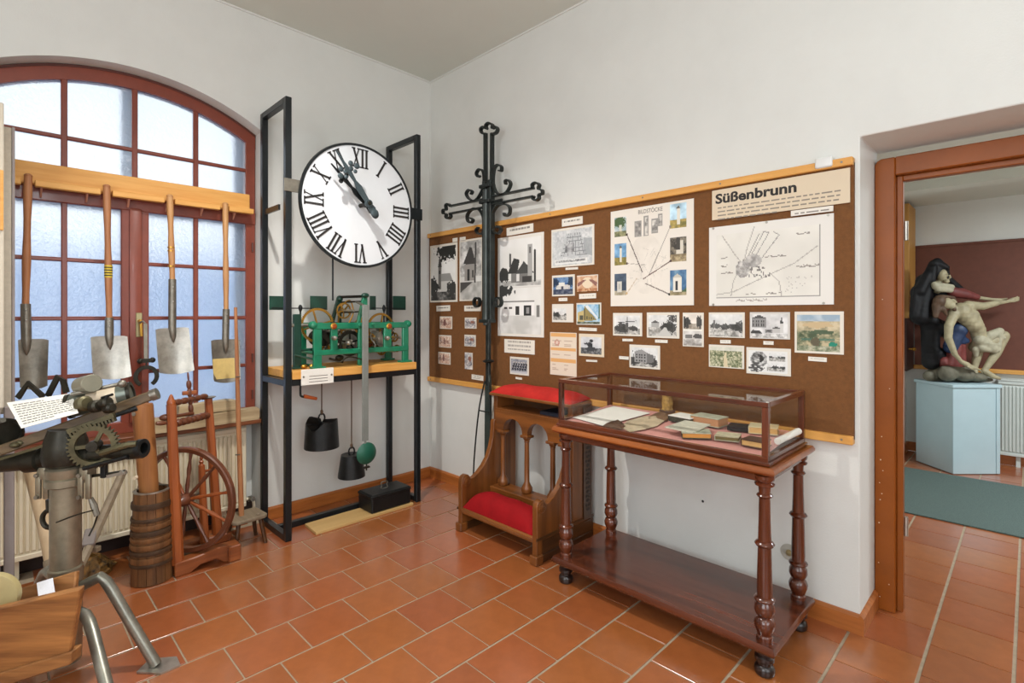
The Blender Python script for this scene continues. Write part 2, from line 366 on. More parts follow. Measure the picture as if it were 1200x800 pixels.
for k in range(-4, 20):
    xa, xb = X0+PX*k+J, X0+PX*(k+1)-J
    for n in range(-20, 18):
        y0 = -0.01+PY*n+(0 if k % 2 else PY/2)
        ya, yb = y0+J*0.6, y0+PY-J*0.6
        # regions: room (with window niche), doorway and hall
        regs = [(-0.2 if (ya > -2.76 and yb < -1.40) else 0.018, XE, YS, -0.0 if xb < 3.15 else 0.3)] if yb <= 0.02 or xb < 3.15 else []
        if xb >= 3.15: regs = [(3.15 if ya < 0.36 and ya > -0.02 else (2.77 if ya >= 0.36 else 0.0), XE, YS, 3.98)]
        elif ya >= 0.36: regs = [(2.77, XE, 0.36, 3.98)]
        for (rx0, rx1, ry0, ry1) in regs:
            cx0, cx1, cy0, cy1 = max(xa, rx0), min(xb, rx1), max(ya, ry0), min(yb, ry1)
            if cx1-cx0 < 0.02 or cy1-cy0 < 0.02: continue
            vis = False
            for p in ((cx0, cy0), (cx1, cy0), (cx0, cy1), (cx1, cy1)):
                q = proj((p[0], p[1], 0))
                if q[2] > 0.2 and -10 < q[0] < 1210 and q[1] < 812: vis = True
            hid = (1.95 < cy0 and cy1 < 3.1)          # under the carpet
            if vis and not hid and ntile < 298:
                ntile += 1
                key = (round(cx1-cx0, 3), round(cy1-cy0, 3))
                if key not in tile_mesh:
                    o = tile_quad(-(cx1-cx0)/2, (cx1-cx0)/2, -(cy1-cy0)/2, (cy1-cy0)/2).build('tile', TILE, floor, raw=True, smooth=0)
                    tile_mesh[key] = o.data
                else:
                    o = bpy.data.objects.new('tile', tile_mesh[key]); COL.objects.link(o); o.parent = floor
                o.location = ((cx0+cx1)/2, (cy0+cy1)/2, 0)
                o.rotation_euler = (random.uniform(-.0015, .0015), random.uniform(-.0015, .0015), 0)
            else:
                t = tile_quad(cx0, cx1, cy0, cy1); rest.add(t.v, t.f)
r = rest.build('far_tiles', TILE, floor, smooth=0); r['kind'] = 'stuff'; r['label'] = 'terracotta floor tiles out of view and under the carpet'

# ---- ceiling
struct(MB().box((-0.4, YS-0.2, CEIL), (XE+0.2, 0.0, CEIL+0.12)).build('ceiling', CEILM, smooth=0))

# ---- left wall with arched window opening and radiator niche
YC, HW = -2.08, 0.685; ZSP, ZTOP = 2.635, 2.83
rise = ZTOP-ZSP; RAR = (HW*HW+rise*rise)/(2*rise); ZC = ZTOP-RAR
def archz(y, R=None): return ZC+math.sqrt((R or RAR)**2-(y-YC)**2)
TW = 0.34
m = MB(); NA = 28
m.box((-TW, YS, 0), (0, YC-HW, CEIL)); m.box((-TW, YC+HW, 0), (0, 0.0, CEIL))
ys = [YC-HW+2*HW*i/NA for i in range(NA+1)]
for i in range(NA):
    a, b = ys[i], ys[i+1]; za, zb = archz(a), archz(b)
    m.add([(0, a, za), (0, b, zb), (0, b, CEIL), (0, a, CEIL), (-TW, a, za), (-TW, b, zb), (-TW, b, CEIL), (-TW, a, CEIL)],
          [(0, 1, 2, 3), (7, 6, 5, 4), (0, 4, 5, 1), (3, 2, 6, 7)])
m.box((-TW, YC-HW, 0), (-0.20, YC+HW, 0.69))
struct(m.build('wall_left', PLASTER, smooth=25))
# ---- right wall with door opening
DX0, DX1, DZ = 3.15, 4.22, 2.178; WT = 0.36
m = MB().prism([(0, 0), (DX0, 0), (DX0, DZ), (DX1, DZ), (DX1, 0), (XE, 0), (XE, CEIL), (0, CEIL)], 'y', 0, WT)
struct(m.build('wall_right', PLASTER, smooth=0, bevel=0.004))
def wall_hole(a, b, h0, h1, z0, z1):
    return [((a, 0), (h0, CEIL)), ((h1, 0), (b, CEIL)), ((h0, 0), (h1, z0)), ((h0, z1), (h1, CEIL))]
m = MB()
for (p, q) in wall_hole(YS, WT, -3.65, -1.35, 0.85, 2.65): m.box((XE, p[0], p[1]), (XE+0.15, q[0], q[1]))
struct(m.build('wall_back', PLASTER, smooth=0))
m = MB()
for (p, q) in wall_hole(-TW, XE+0.15, 2.35, 4.65, 0.85, 2.65): m.box((p[0], YS-0.15, p[1]), (q[0], YS, q[1]))
struct(m.build('wall_front', PLASTER, smooth=0))
for (nm, lo, hi) in (('fill_window_2', (XE+0.05, -3.65, 0.85), (XE+0.10, -1.35, 2.65)), ('fill_window_3', (2.35, YS-0.10, 0.85), (4.65, YS-0.05, 2.65))):  # unseen windows added as openings for the fill lights
    wo = bpy.data.objects.new(nm, None); COL.objects.link(wo); wo.location = lo; ORG[nm] = Vector(lo); struct(wo); wo['label'] = 'unseen window added behind the viewer for fill light'
    i_ = 1 if nm == 'fill_window_2' else 0
    for (u0, u1, z0, z1) in ((0, 1, 0, 0.03), (0, 1, 0.97, 1), (0, 0.03, 0.03, 0.97), (0.97, 1, 0.03, 0.97), (0.485, 0.515, 0.03, 0.97)):
        a = list(lo); b = list(hi); L_ = hi[i_]-lo[i_]; a[i_] = lo[i_]+u0*L_; b[i_] = lo[i_]+u1*L_; a[2] = 0.85+1.8*z0; b[2] = 0.85+1.8*z1
        MB().box(a, b).build('frame_bar', WINRED, wo, smooth=0)
    a = list(lo); b = list(hi); j_ = 1-i_; a[j_] += 0.02; b[j_] = a[j_]+0.004; MB().box(a, b).build('glass_pane', FROST, wo, smooth=0)
# thin cable trunking / bead in the corner and along the ceiling
struct(MB().box((0.0, -0.008, 0.0), (0.008, 0.0, CEIL)).box((0, YS, CEIL-0.012), (0.008, 0, CEIL)).box((0, -0.008, CEIL-0.012), (XE, 0, CEIL)).build('trim_1', PLASTER, smooth=0))
# ---- baseboards
BH, BT = 0.085, 0.018
def bb(y0, y1, x0=0.0):
    return [(y0, x0)]
m = MB().prism([(0, 0), (BT, 0), (BT, BH-0.012), (BT*0.45, BH), (0, BH)], 'y', YC+HW, -0.0)
struct(m.build('baseboard_left', BASEW, smooth=0, bevel=0.001))
m = MB().prism([(0, 0), (-BT, 0), (-BT, BH-0.012), (-BT*0.45, BH), (0, BH)], 'x', BT, DX0)
m.prism([(DX0, 0), (DX0+BT, 0), (DX0+BT, BH-0.012), (DX0+BT*0.45, BH), (DX0, BH)], 'y', -BT, 0.30)
struct(m.build('baseboard_right', BASEWX, smooth=0))

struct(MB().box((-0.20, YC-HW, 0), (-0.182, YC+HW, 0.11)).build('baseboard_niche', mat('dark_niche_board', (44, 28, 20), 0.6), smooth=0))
# ---- door frame in the opening
d1 = bpy.data.objects.new('door_1', None); COL.objects.link(d1); d1.location = (3.2, 0.33, 0); ORG['door_1'] = Vector((3.2, 0.33, 0)); struct(d1)
d1['label'] = 'orange-brown painted wooden door frame of the open doorway'
ZF = 2.135
pts = [(3.152, 0.0), (3.152, ZF-0.03)]+[(3.182-0.03*math.cos(a), ZF-0.03+0.03*math.sin(a)) for a in (0.4, 0.8, 1.2, math.pi/2)]+[(4.2, ZF), (4.2, ZF-0.09), (3.232, ZF-0.09), (3.232, 0.0)]
def ringprism(pts, y0, y1):
    n = len(pts); k = MB(); h = n//2
    for i in range(n): pass
    return k
m = MB().prism([(3.152, 0), (3.232, 0), (3.232, ZF), (3.178, ZF), (3.163, ZF-0.008), (3.152, ZF-0.024)], 'y', 0.29, 0.375)
m.build('jamb', DOORP, d1, bevel=0.004)
MB().box((3.232, 0.29, ZF-0.085), (4.138, 0.375, ZF)).build('head', DOORP, d1, bevel=0.004)
MB().box((4.138, 0.29, 0), (4.218, 0.375, ZF)).build('jamb', DOORP, d1, bevel=0.004)
MB().box((3.232, 0.33, 0.0), (3.256, 0.375, ZF-0.085)).build('stop', DOORP, d1, bevel=0.003)
MB().box((3.256, 0.33, ZF-0.11), (4.138, 0.375, ZF-0.085)).build('stop', DOORP, d1, bevel=0.003)
mm = MB()
for z in (0.06, 0.13, 0.22, 0.41, 0.52, 0.55, 0.60, 0.66, 0.71, 0.82, 1.05, 1.47):
    mm.lathe([(0.0026+0.0012*(int(z*100) % 3), 0), (0.002, 0.0008)], (3.16+0.06*((z*37) % 1), 0.2905, z), 7, (0, -1, 0))
k = mm.build('paint_chips', CREAM, d1); k['kind'] = 'stuff'; k['label'] = 'pale paint chips on the jamb'
for z in (0.35, 1.75):
    MB().cyl((3.262, 0.372, z), (3.262, 0.372, z+0.09), 0.009, 10).build('hinge', STEEL, d1)

# ---- hall beyond the doorway
HZ = 2.50
struct(MB().box((2.6, WT, 0), (2.77, 4.0, HZ)).build('wall_hall_left', PLASTER, smooth=0))
struct(MB().box((2.6, 4.0, 0), (XE, 4.15, HZ+0.1)).build('wall_hall_back', PLASTER, smooth=0))
struct(MB().box((XE, WT, 0), (XE+0.15, 4.15, HZ+0.1)).build('wall_hall_right', PLASTER, smooth=0))
struct(MB().box((2.6, WT, HZ), (XE+0.15, 4.15, HZ+0.1)).box((2.77, 2.75, HZ-0.07), (XE, 2.95, HZ)).build('ceiling_hall', CEILM, smooth=0))
struct(MB().box((2.77, 3.982, 0), (3.5, 4.0, 0.09)).box((2.77, 0.40, 0), (2.788, 3.98, 0.09)).box((3.5, 3.982, 0), (XE, 4.0, 0.09)).build('baseboard_hall', BASEWX, smooth=0))

# ================================================================== WINDOW
XW = -0.125
w1 = bpy.data.objects.new('window_1', None); COL.objects.link(w1); w1.location = (XW, YC, 0.70); ORG['window_1'] = Vector((XW, YC, 0.70)); struct(w1)
w1['label'] = 'arched red-brown window with frosted panes'
ZB = 0.715
def archstrip(Ro, Ri, x0, x1, yl, yr, n=24):
    k = MB(); vs = []; fs = []
    for i in range(n+1):
        y = yl+(yr-yl)*i/n
        for (R, x) in ((Ro, x0), (Ro, x1), (Ri, x1), (Ri, x0)): vs.append((x, y, archz(y, R)))
    for i in range(n):
        for q in range(4): fs.append((i*4+q, i*4+(q+1) % 4, i*4+4+(q+1) % 4, i*4+4+q))
    fs += [(0, 1, 2, 3), (n*4+3, n*4+2, n*4+1, n*4)]
    return k.add(vs, fs)
FWD = 0.045
YL, YR = YC-HW+0.004, YC+HW-0.004
archstrip(RAR-0.003, RAR-0.085, XW-0.05, XW+0.012, YL, YR).build('arch_frame', WINRED, w1, 30)
archstrip(RAR-0.003, RAR-0.016, XW-0.05, XW+0.017, YL, YR).build('arch_moulding', mat('dark_window_edge', (84, 40, 28), 0.5), w1, 30)
for (a, b) in ((YL, YL+0.06), (YR-0.06, YR)):
    MB().box((XW-0.049, a, ZB), (XW+0.0105, b, archz((a+b)/2)-0.05)).build('jamb', WINRED, w1, bevel=0.004)
MB().box((XW-0.055, YL, 2.015), (XW+0.02, YR, 2.10)).build('transom', WINRED, w1, bevel=0.005)
MB().box((XW-0.05, YL, ZB-0.02), (XW+0.015, YR, ZB+0.05)).build('bottom_rail', WINRED, w1, bevel=0.005)
# casements: stiles and centre batten
c = YC
for (a, b, x1) in ((c-0.068, c-0.024, XW+0.016), (c+0.024, c+0.068, XW+0.016)):
    MB().box((XW-0.03, a, ZB+0.04), (x1, b, 2.03)).build('stile', WINRED, w1, bevel=0.004)
MB().box((XW-0.03, c-0.03, ZB+0.04), (XW+0.034, c+0.03, 2.03)).build('centre_batten', WINRED, w1, bevel=0.006, seg=2)
YM1, YM2 = YC-0.322, YC+0.322
MULL = [YM1, YM2]
for y in MULL:
    MB().box((XW-0.025, y-0.013, ZB+0.04), (XW+0.008, y+0.013, 2.03)).build('glazing_bar', WINRED, w1, bevel=0.004)
for y in (YM1, YC, YM2):
    MB().box((XW-0.025, y-0.014, 2.09), (XW+0.008, y+0.014, archz(y)-0.07)).build('glazing_bar', WINRED, w1, bevel=0.004)
ZR = [1.052, 1.376, 1.704]
for z in ZR:
    for (a, b) in ((YL+0.05, YC-0.06), (YC+0.06, YR-0.05)):
        MB().box((XW-0.022, a, z-0.011), (XW+0.006, b, z+0.011)).build('glazing_bar', WINRED, w1, bevel=0.004)
MB().box((XW-0.022, YL+0.05, 2.372), (XW+0.006, YR-0.05, 2.394)).build('glazing_bar', WINRED, w1, bevel=0.004)
XG = XW-0.012
def pane(y0, y1, z0, z1, arch=False):
    k = MB()
    if not arch: k.box((XG-0.002, y0, z0), (XG+0.002, y1, z1))
    else:
        n = 8; p = [(y0, z0), (y1, z0)]+[(y1+(y0-y1)*i/n, archz(y1+(y0-y1)*i/n)-0.075) for i in range(n+1)]
        k.prism(p, 'x', XG-0.002, XG+0.002)
    return k.build('glass_pane', FROST, w1, smooth=0)
cols_lo = [(YL+0.055, YM1), (YM1, YC-0.06), (YC+0.06, YM2), (YM2, YR-0.055)]
rows = [ZB+0.045]+ZR+[2.02]
for (a, b) in cols_lo:
    for i in range(4): pane(a, b, rows[i], rows[i+1])
for (a, b) in ((YL+0.055, YM1), (YM1, YC), (YC, YM2), (YM2, YR-0.055)):
    pane(a, b, 2.095, 2.383); pane(a, b, 2.383, 0, True)
# handle (espagnolette) on the centre batten
h = wA(163, 380, XW+0.04)
hp = MB().box((XW+0.033, h.y-0.016, h.z-0.075), (XW+0.040, h.y+0.016, h.z+0.07)).build('handle_plate', mat('worn_brass_plate', (168, 156, 116), 0.35, 0.7, var=0.2), w1, bevel=0.003)
MB().cyl((XW+0.04, h.y, h.z+0.02), (XW+0.075, h.y, h.z+0.02), 0.009).bar((XW+0.072, h.y, h.z+0.03), (XW+0.072, h.y+0.006, h.z-0.07), 0.014, 0.02, up=(1, 0, 0)).build('handle', BRASS, hp, bevel=0.002)
for (y, z) in ((YR-0.02, 1.86), (YR-0.02, 1.1), (YR-0.02, 0.85)):
    MB().cyl((XW+0.018, y, z-0.03), (XW+0.018, y, z+0.03), 0.007, 8).build('hinge', mat('dark_window_edge', (84, 40, 28), 0.5), w1)
# pale yard outside, and an added wall that tints the lower panes blue
struct(MB().box((-14, -12, -0.6), (-0.36, 8, -0.5)).build('ground_yard', mat('pale_yard', (150, 160, 172), 0.9), smooth=0))
struct(MB().box((-8.2, -12, -0.5), (-8.0, 8, 2.6)).build('wall_pane_tint', mat('blue_grey_tint_wall', (150, 176, 214), 0.9, var=0.05), smooth=0))
# outer reveal frame of the second, outer window line
m = MB()
m.box((-0.345, YC-HW-0.02, 0.69), (-0.30, YC-HW+0.07, 2.66)).box((-0.345, YC+HW-0.07, 0.69), (-0.30, YC+HW+0.02, 2.66)).box((-0.345, YC-0.035, 0.69), (-0.30, YC+0.035, 2.83)).box((-0.345, YC-HW, 2.03), (-0.30, YC+HW, 2.1))
m.build('outer_frame', mat('blue_grey_outer_frame', (90, 120, 150), 0.6), w1, smooth=0)
# window board above the radiator
sb = MB().box((-0.20, YC-HW+0.002, 0.672), (0.035, YC+HW-0.002, 0.698)).build('trim_2', wood('window_board', (96, 52, 26), (132, 76, 40), 'y', 0.45), smooth=0, bevel=0.003); struct(sb)

# ================================================================== RADIATORS
def radiator(label, a, b, z0, z1, face, depth, axis, M, front):
    """panel radiator whose ribbed face runs along `axis` between a and b; face = coordinate of the visible face, front = +1/-1"""
    def P(t, n, z): return (n, t, z) if axis == 'y' else (t, n, z)
    o = thing('radiator', label, 'radiator', P((a+b)/2, face-front*depth/2, z0))
    MB().box(P(a, face-front*0.012, z0), P(b, face-front*depth, z1)).build('panel', M, o, bevel=0.004)
    k = MB(); n = int((b-a-0.05)/0.0245); s = (b-a-0.05)/n
    for i in range(n):
        t = a+0.025+s*(i+0.5)
        zz0, zz1 = z0+0.035, z1-0.05
        vs = [P(t-s*0.40, face-front*0.012, zz0), P(t-s*0.24, face, zz0+0.01), P(t+s*0.24, face, zz0+0.01), P(t+s*0.40, face-front*0.012, zz0),
              P(t-s*0.40, face-front*0.012, zz1), P(t-s*0.24, face, zz1-0.01), P(t+s*0.24, face, zz1-0.01), P(t+s*0.40, face-front*0.012, zz1)]
        k.add(vs, [(0, 1, 5, 4), (1, 2, 6, 5), (2, 3, 7, 6), (0, 3, 2, 1), (4, 5, 6, 7), (0, 4, 7, 3)])
    f = k.build('ribs', M, o, smooth=0); f['kind'] = 'stuff'
    for z in (z0+0.015, z1-0.022):
        MB().box(P(a+0.004, face-front*0.012, z-0.014), P(b-0.004, face+front*0.001, z+0.014)).build('rail', M, o, bevel=0.004)
    return o
ra = radiator('cream ribbed panel radiator in the niche under the arched window', -2.74, -1.478, 0.115, 0.655, -0.035, 0.10, 'y', RAD, 1)
p = wA(289, 592, -0.06)
MB().tube(smoothpath([(-0.07, -1.478, 0.15), (-0.07, -1.445, 0.15), (-0.07, -1.425, 0.12), (-0.07, -1.422, 0.0)]), 0.010, 8).build('pipe', RAD, ra)
MB().cyl((-0.07, -1.46, 0.15), (-0.07, -1.435, 0.15), 0.018, 12).cyl((-0.07, -1.446, 0.15), (-0.015, -1.446, 0.16), 0.016, 12).build('valve', STEELD, ra)
for y in (-2.6, -2.08, -1.6):
    MB().box((-0.12, y-0.015, 0), (-0.10, y+0.015, 0.13)).build('foot', RAD, ra, smooth=0)
rb = radiator('white ribbed radiator on the hall wall beside the pale blue plinth', 3.46, 4.45, 0.10, 0.79, 3.905, 0.08, 'x', RADW, -1)
for x in (3.6, 4.3):
    MB().box((x-0.015, 3.94, 0), (x+0.015, 3.96, 0.13)).build('foot', RADW, rb, smooth=0)
MB().box((3.46, 3.90, 0.785), (4.45, 3.99, 0.80)).build('top_grille', RADW, rb, bevel=0.003)

# ================================================================== BEAM WITH SPADES
bl = wA(-6, 200, -0.06); br = wA(293, 235, -0.05)
ZB0, ZB1 = 2.078, 2.208
be = thing('hanging_beam', 'yellow pine beam with notched lip fixed across the arched window', 'beam', (-0.06, -2.06, ZB0))
Y0B, Y1B = -2.70, -1.452
MB().box((-0.094, Y0B, ZB0+0.012), (-0.060, Y1B, ZB1)).build('board', PINE, be, bevel=0.004)
spx = [(33, 213), (125.5, 226), (199.5, 236), (264, 244)]
XS = -0.012
sy = [wA(p[0], p[1], XS).y for p in spx]
edges = [Y0B]
lips = MB(); prev = Y0B
for y in sy:
    MB().box((-0.060, prev, ZB0-0.006), (-0.018, y-0.026, ZB0+0.028)).build('lip', PINE, be, bevel=0.003)
    prev = y+0.026
MB().box((-0.060, prev, ZB0-0.006), (-0.018, Y1B+0.012, ZB0+0.028)).build('lip', PINE, be, bevel=0.003)
for i in range(6):
    y = -2.50+0.19*i
    MB().prism([(-0.085, ZB0-0.002), (-0.03, ZB0-0.002), (-0.085, ZB0-0.05)], 'y', y-0.004, y+0.004).build('bracket', mat('pinkish_bracket', (190, 130, 104), 0.6), be, smooth=0)

def spade(label, px_top, px_sock, blade, hm, bm_, bell=0.0, sock=None):
    """px_top/px_sock: pixel of handle top and of socket mouth; blade: pixel corners TL, TR, BR, BL"""
    X = XS
    top = wA(*px_top, X); sk = wA(*px_sock, X)
    q = [wA(*b, X) for b in blade]
    o = thing('spade', label, 'spade', (X, top.y, q[2].z))
    n = 9
    dirv = (sk-top).normalized()
    MB().tube([top+Vector((0, 0, 0.03))+(sk-top-Vector((0, 0, 0.03)))*(i/n) for i in range(n+1)], [0.0165+0.002*math.sin(i*1.3) for i in range(n+1)], 12).build('handle', hm, o)
    MB().ell(top+Vector((0, 0, 0.032)), (0.018, 0.018, 0.012), 12, 6).build('handle_end', hm, o)
    # blade: gently dished sheet with rounded lower edge
    W, Hn = 12, 12; vs = []; fs = []
    for side in (0, 1):
        for j in range(Hn+1):
            v = j/Hn
            for i in range(W+1):
                u = i/W
                t = q[0].lerp(q[1], u); b = q[3].lerp(q[2], u)
                pnt = t.lerp(b, v)
                pnt.z -= 0.018*(1-(2*u-1)**2)*v**3
                pnt.z += -0.006*abs(2*u-1)**6*(1-v)**4
                dish = 0.022*(1-(2*u-1)**2)*(0.3+0.7*v)
                pnt.x = X+0.004-dish+0.03*v*v + (0.0022 if side else -0.0) + bell*math.sin(u*math.pi)
                vs.append(pnt)
    N1 = (W+1)*(Hn+1)
    for j in range(Hn):
        for i in range(W):
            a = j*(W+1)+i; fs.append((a, a+1, a+W+2, a+W+1)); fs.append((N1+a, N1+a+W+1, N1+a+W+2, N1+a+1))
    rim = [i for i in range(W+1)]+[(j+1)*(W+1)-1 for j in range(1, Hn+1)]+[Hn*(W+1)+i for i in range(W-1, -1, -1)]+[j*(W+1) for j in range(Hn-1, 0, -1)]
    for a, b in zip(rim, rim[1:]+rim[:1]): fs.append((a, N1+a, N1+b, b))
    MB().add(vs, fs).build('blade', bm_, o, 50)
    ub = 0.5 if sock is None else sock
    mid = q[0].lerp(q[1], ub); low = mid.lerp(q[3].lerp(q[2], ub), 0.34)
    MB().tube([sk+Vector((0, 0, 0.005)), sk.lerp(mid, 0.6), mid, mid.lerp(low, 0.6)+Vector((0.010, 0, 0)), low+Vector((0.006, 0, 0))], [0.0205, 0.0215, 0.021, 0.015, 0.003], 12).build('socket', STEELD, o)
    for t in (0.15, 0.45):
        p = sk.lerp(mid, t); MB().ell((p.x+0.0215, p.y, p.z), (0.003, 0.0045, 0.0045), 8, 4).build('rivet', STEEL, o)
    return o, q, top, sk
s1, q, t1, k1 = spade('spade with orange-brown ash handle and dull dark blade beside the grey display panels', (33, 213), (30, 357), [(21, 397), (57, 397), (55, 451), (23, 453)], ASHD, STEELD, sock=0.27)
s2_, q, t2, k2 = spade('spade with crinkled steel blade and yellow-black sticker on its handle', (125, 225), (128, 373), [(106, 394), (149, 393), (153, 440), (108, 441)], ASHD, STEEL)
p = wA(127, 318, XS)
st = MB().cyl((p.x, p.y, p.z-0.035), (p.x, p.y, p.z+0.035), 0.0192, 14).build('sticker', mat('yellow_sticker', (206, 178, 50), 0.5, var=0.05), s2_, label='yellow sticker with black bars')
for i in range(4):
    MB().cyl((p.x, p.y, p.z-0.026+0.015*i), (p.x, p.y, p.z-0.020+0.015*i), 0.0196, 14).build('sticker_bar', INK, st)
s3, q, t3, k3 = spade('spade with pale ash handle, long steel socket and shiny polished blade', (199, 236), (202, 328), [(182, 385), (221, 383), (226, 433), (185, 436)], ASH, STEEL)
for py in (290, 294, 312):
    p = wA(200.5, py, XS); MB().cyl((p.x, p.y, p.z-0.004), (p.x, p.y, p.z+0.004), 0.0192, 12).build('ferrule', BRASS, s3)
s4, q, t4, k4 = spade('spade with pale ash handle and yellow paper label glued on its blade', (264, 245), (265, 363), [(247, 398), (281, 397), (280, 444), (249, 446)], ASH, STEELD)
a = wA(251, 421, XS+0.045); b = wA(277, 443, XS+0.045)
lb = MB(); nn = 8
vs = []; fs = []
for j in range(2):
    for i in range(nn+1):
        u = i/nn; uu = (a.y+(b.y-a.y)*u-q[0].y)/(q[1].y-q[0].y)
        vv = 0.45 if j == 0 else 0.93
        pz = a.z+(b.z-a.z)*j
        X = XS+0.004-0.022*(1-(2*uu-1)**2)*(0.3+0.7*vv)+0.03*vv*vv+0.0045
        vs.append((X, a.y+(b.y-a.y)*u, pz)); vs.append((X+0.001, a.y+(b.y-a.y)*u, pz))
for i in range(nn):
    a0 = 2*i; b0 = 2*(nn+1)+2*i
    fs += [(a0+1, a0+3, b0+3, b0+1), (a0, b0, b0+2, a0+2), (a0, a0+2, a0+3, a0+1), (b0, b0+1, b0+3, b0+2)]
lb.add(vs, fs).build('paper_label', mat('yellow_label', (206, 178, 110), 0.7, var=0.1, scale=30), s4, label='yellow paper label')

# ================================================================== THINGS ON THE WINDOW BOARD
def rough_block(name, label, cat, c, size, M, seed, rot=0.0, group=None):
    rnd = random.Random(seed); n = 10; sec = []
    k = MB(); L = size[1]
    for i in range(n+1):
        y = -L/2+L*i/n; row = []
        for (x, z) in ((-.5, -.5), (0, -.5), (.5, -.48), (.5, 0), (.46, .46), (0.1, .5), (-.3, .48), (-.5, .3)):
            row.append((x*size[0]*(1+rnd.uniform(-.09, .05)), y+rnd.uniform(-.006, .006), (z+0.5)*size[2]*(1+rnd.uniform(-.10, .04))))
        for r_ in range(3): row[r_] = (row[r_][0], row[r_][1], 0.0)
        sec.append(row)
    vs = [v for r_ in sec for v in r_]; m_ = 8
    fs = [(i*m_+j, i*m_+(j+1) % m_, (i+1)*m_+(j+1) % m_, (i+1)*m_+j) for i in range(n) for j in range(m_)]+[tuple(range(m_-1, -1, -1)), tuple(range(n*m_, (n+1)*m_))]
    o = k.add(vs, fs).build(name, M, None, 40, loc=(0, 0, 0)); o.location = c; o.rotation_euler = (0, 0, rot)
    return tag(o, label, cat, group)
rough_block('timber_block', 'long rough weathered timber lying on the window board above the radiator', 'timber', (-0.03, -1.72, 0.699), (0.15, 0.60, 0.078), OLDW, 3, 0.03)
rough_block('timber_block', 'short weathered timber piece stacked on top of the longer timber', 'timber', (-0.035, -1.72, 0.7795), (0.11, 0.32, 0.066), OLDW, 8, -0.03)
# horseshoe hanging on a strap from the window handle
hs = thing('horseshoe', 'dark horseshoe hanging on a steel strap from the window handle', 'horseshoe', wA(171, 443, 0.0))
cc = wA(171.5, 441, 0.0)
pts = [(0.0, cc.y+0.052*math.sin(a), cc.z+0.055*math.cos(a)) for a in [math.radians(-148+296*i/22) for i in range(23)]]
MB().strip(pts, 0.022, 0.011, (1, 0, 0)).build('shoe', GUN, hs, bevel=0.002)
a_, b_ = wA(170.5, 379, -0.02), wA(171, 421, -0.005)
MB().bar(a_, b_, 0.020, 0.005, up=(1, 0, 0)).build('strap', STEELD, hs, bevel=0.001)
MB().tube([a_+Vector((0, 0.0, 0.0)), a_+Vector((0.0, -0.012, 0.014)), a_+Vector((-0.02, -0.02, 0.010)), a_+Vector((-0.03, -0.022, -0.004))], 0.005, 8).build('hook', STEELD, hs)
MB().box((-0.015, cc.y-0.035, cc.z+0.082), (0.012, cc.y+0.035, cc.z+0.105)).ell((0.0, cc.y-0.03, cc.z+0.093), 0.016).ell((0.0, cc.y+0.03, cc.z+0.095), 0.016).build('clamp', GUN, hs)
MB().tube([(0, cc.y, cc.z+0.085), (0, cc.y, cc.z+0.05)], 0.004, 8).build('wire', GUN, hs)

# ================================================================== SPINNING WHEEL
XP = 0.43; Uv_ = Vector((0, 0, 1))
sw = thing('spinning_wheel', 'wooden spinning wheel with turned spindles in front of the radiator', 'spinning wheel', (XP, -1.88, 0))
b0, b1 = fl(186, 676), fl(276, 648)
MB().prism([(-2.0, 0), (-1.93, 0), (-1.88, 0.03), (-1.80, 0.035), (-1.76, 0.0), (-1.68, 0.0), (-1.68, 0.085), (-1.80, 0.095), (-1.90, 0.080), (-2.0, 0.075)], 'x', XP-0.035, XP+0.035).build('base_beam', SPINWY, sw, bevel=0.005)
MB().box((XP-0.035, -1.745, 0.0), (XP+0.06, -1.68, 0.09)).build('cross_foot', SPINWY, sw, bevel=0.006)
MB().box((XP-0.24, -2.05, 0.035), (XP-0.17, -1.66, 0.085)).build('rear_beam', SPINWY, sw, bevel=0.006)
MB().box((XP-0.22, -2.05, 0.0), (XP-0.19, -2.0, 0.036)).box((XP-0.22, -1.72, 0.0), (XP-0.19, -1.67, 0.036)).build('rear_feet', SPINWY, sw)
def post(px, pyb, pyt, x, r0, r1, m=SPINW, z0=None):
    pb = wA(px[0], pyb, x); pt = wA(px[1], pyt, x)
    if z0 is not None: pb.z = z0
    k = MB(); n = 6; pts = [pb.lerp(pt, i/n) for i in range(n+1)]
    prof = [(-1, -0.55), (-0.55, -1), (0.55, -1), (1, -0.55), (1, 0.55), (0.55, 1), (-0.55, 1), (-1, 0.55)]
    k.sweep(pts, prof, (1, 0, 0), False, [r0+(r1-r0)*i/n for i in range(n+1)])
    return k.build('post', m, sw), pb, pt
_, pfb, pft = post((208, 200.5), 655, 474, XP, 0.028, 0.021, z0=0.06)
MB().lathe([(0.020, 0), (0.021, 0.015), (0.014, 0.03), (0.010, 0.042), (0.006, 0.052), (0.001, 0.056)], pft, 12).build('finial', SPINW, sw)
_, prb, prt = post((255, 244), 640, 466, XP-0.21, 0.026, 0.019, z0=0.08)
MB().lathe([(0.030, 0.0), (0.042, 0.008), (0.005, 0.012)], prt+Vector((0, 0, -0.002)), 16).build('post_cap', STEELD, sw)
_, pmb, pmt = post((240, 236), 636, 545, XP-0.13, 0.022, 0.016, z0=0.05)
MB().lathe([(0.014, 0), (0.008, 0.01), (0.013, 0.022), (0.006, 0.03), (0.010, 0.045), (0.001, 0.06)], pmt, 12).build('finial', SPINW, sw)
MB().cyl(wA(239, 552, XP-0.13), wA(249, 550, XP-0.20), 0.008).build('peg', SPINW, sw)
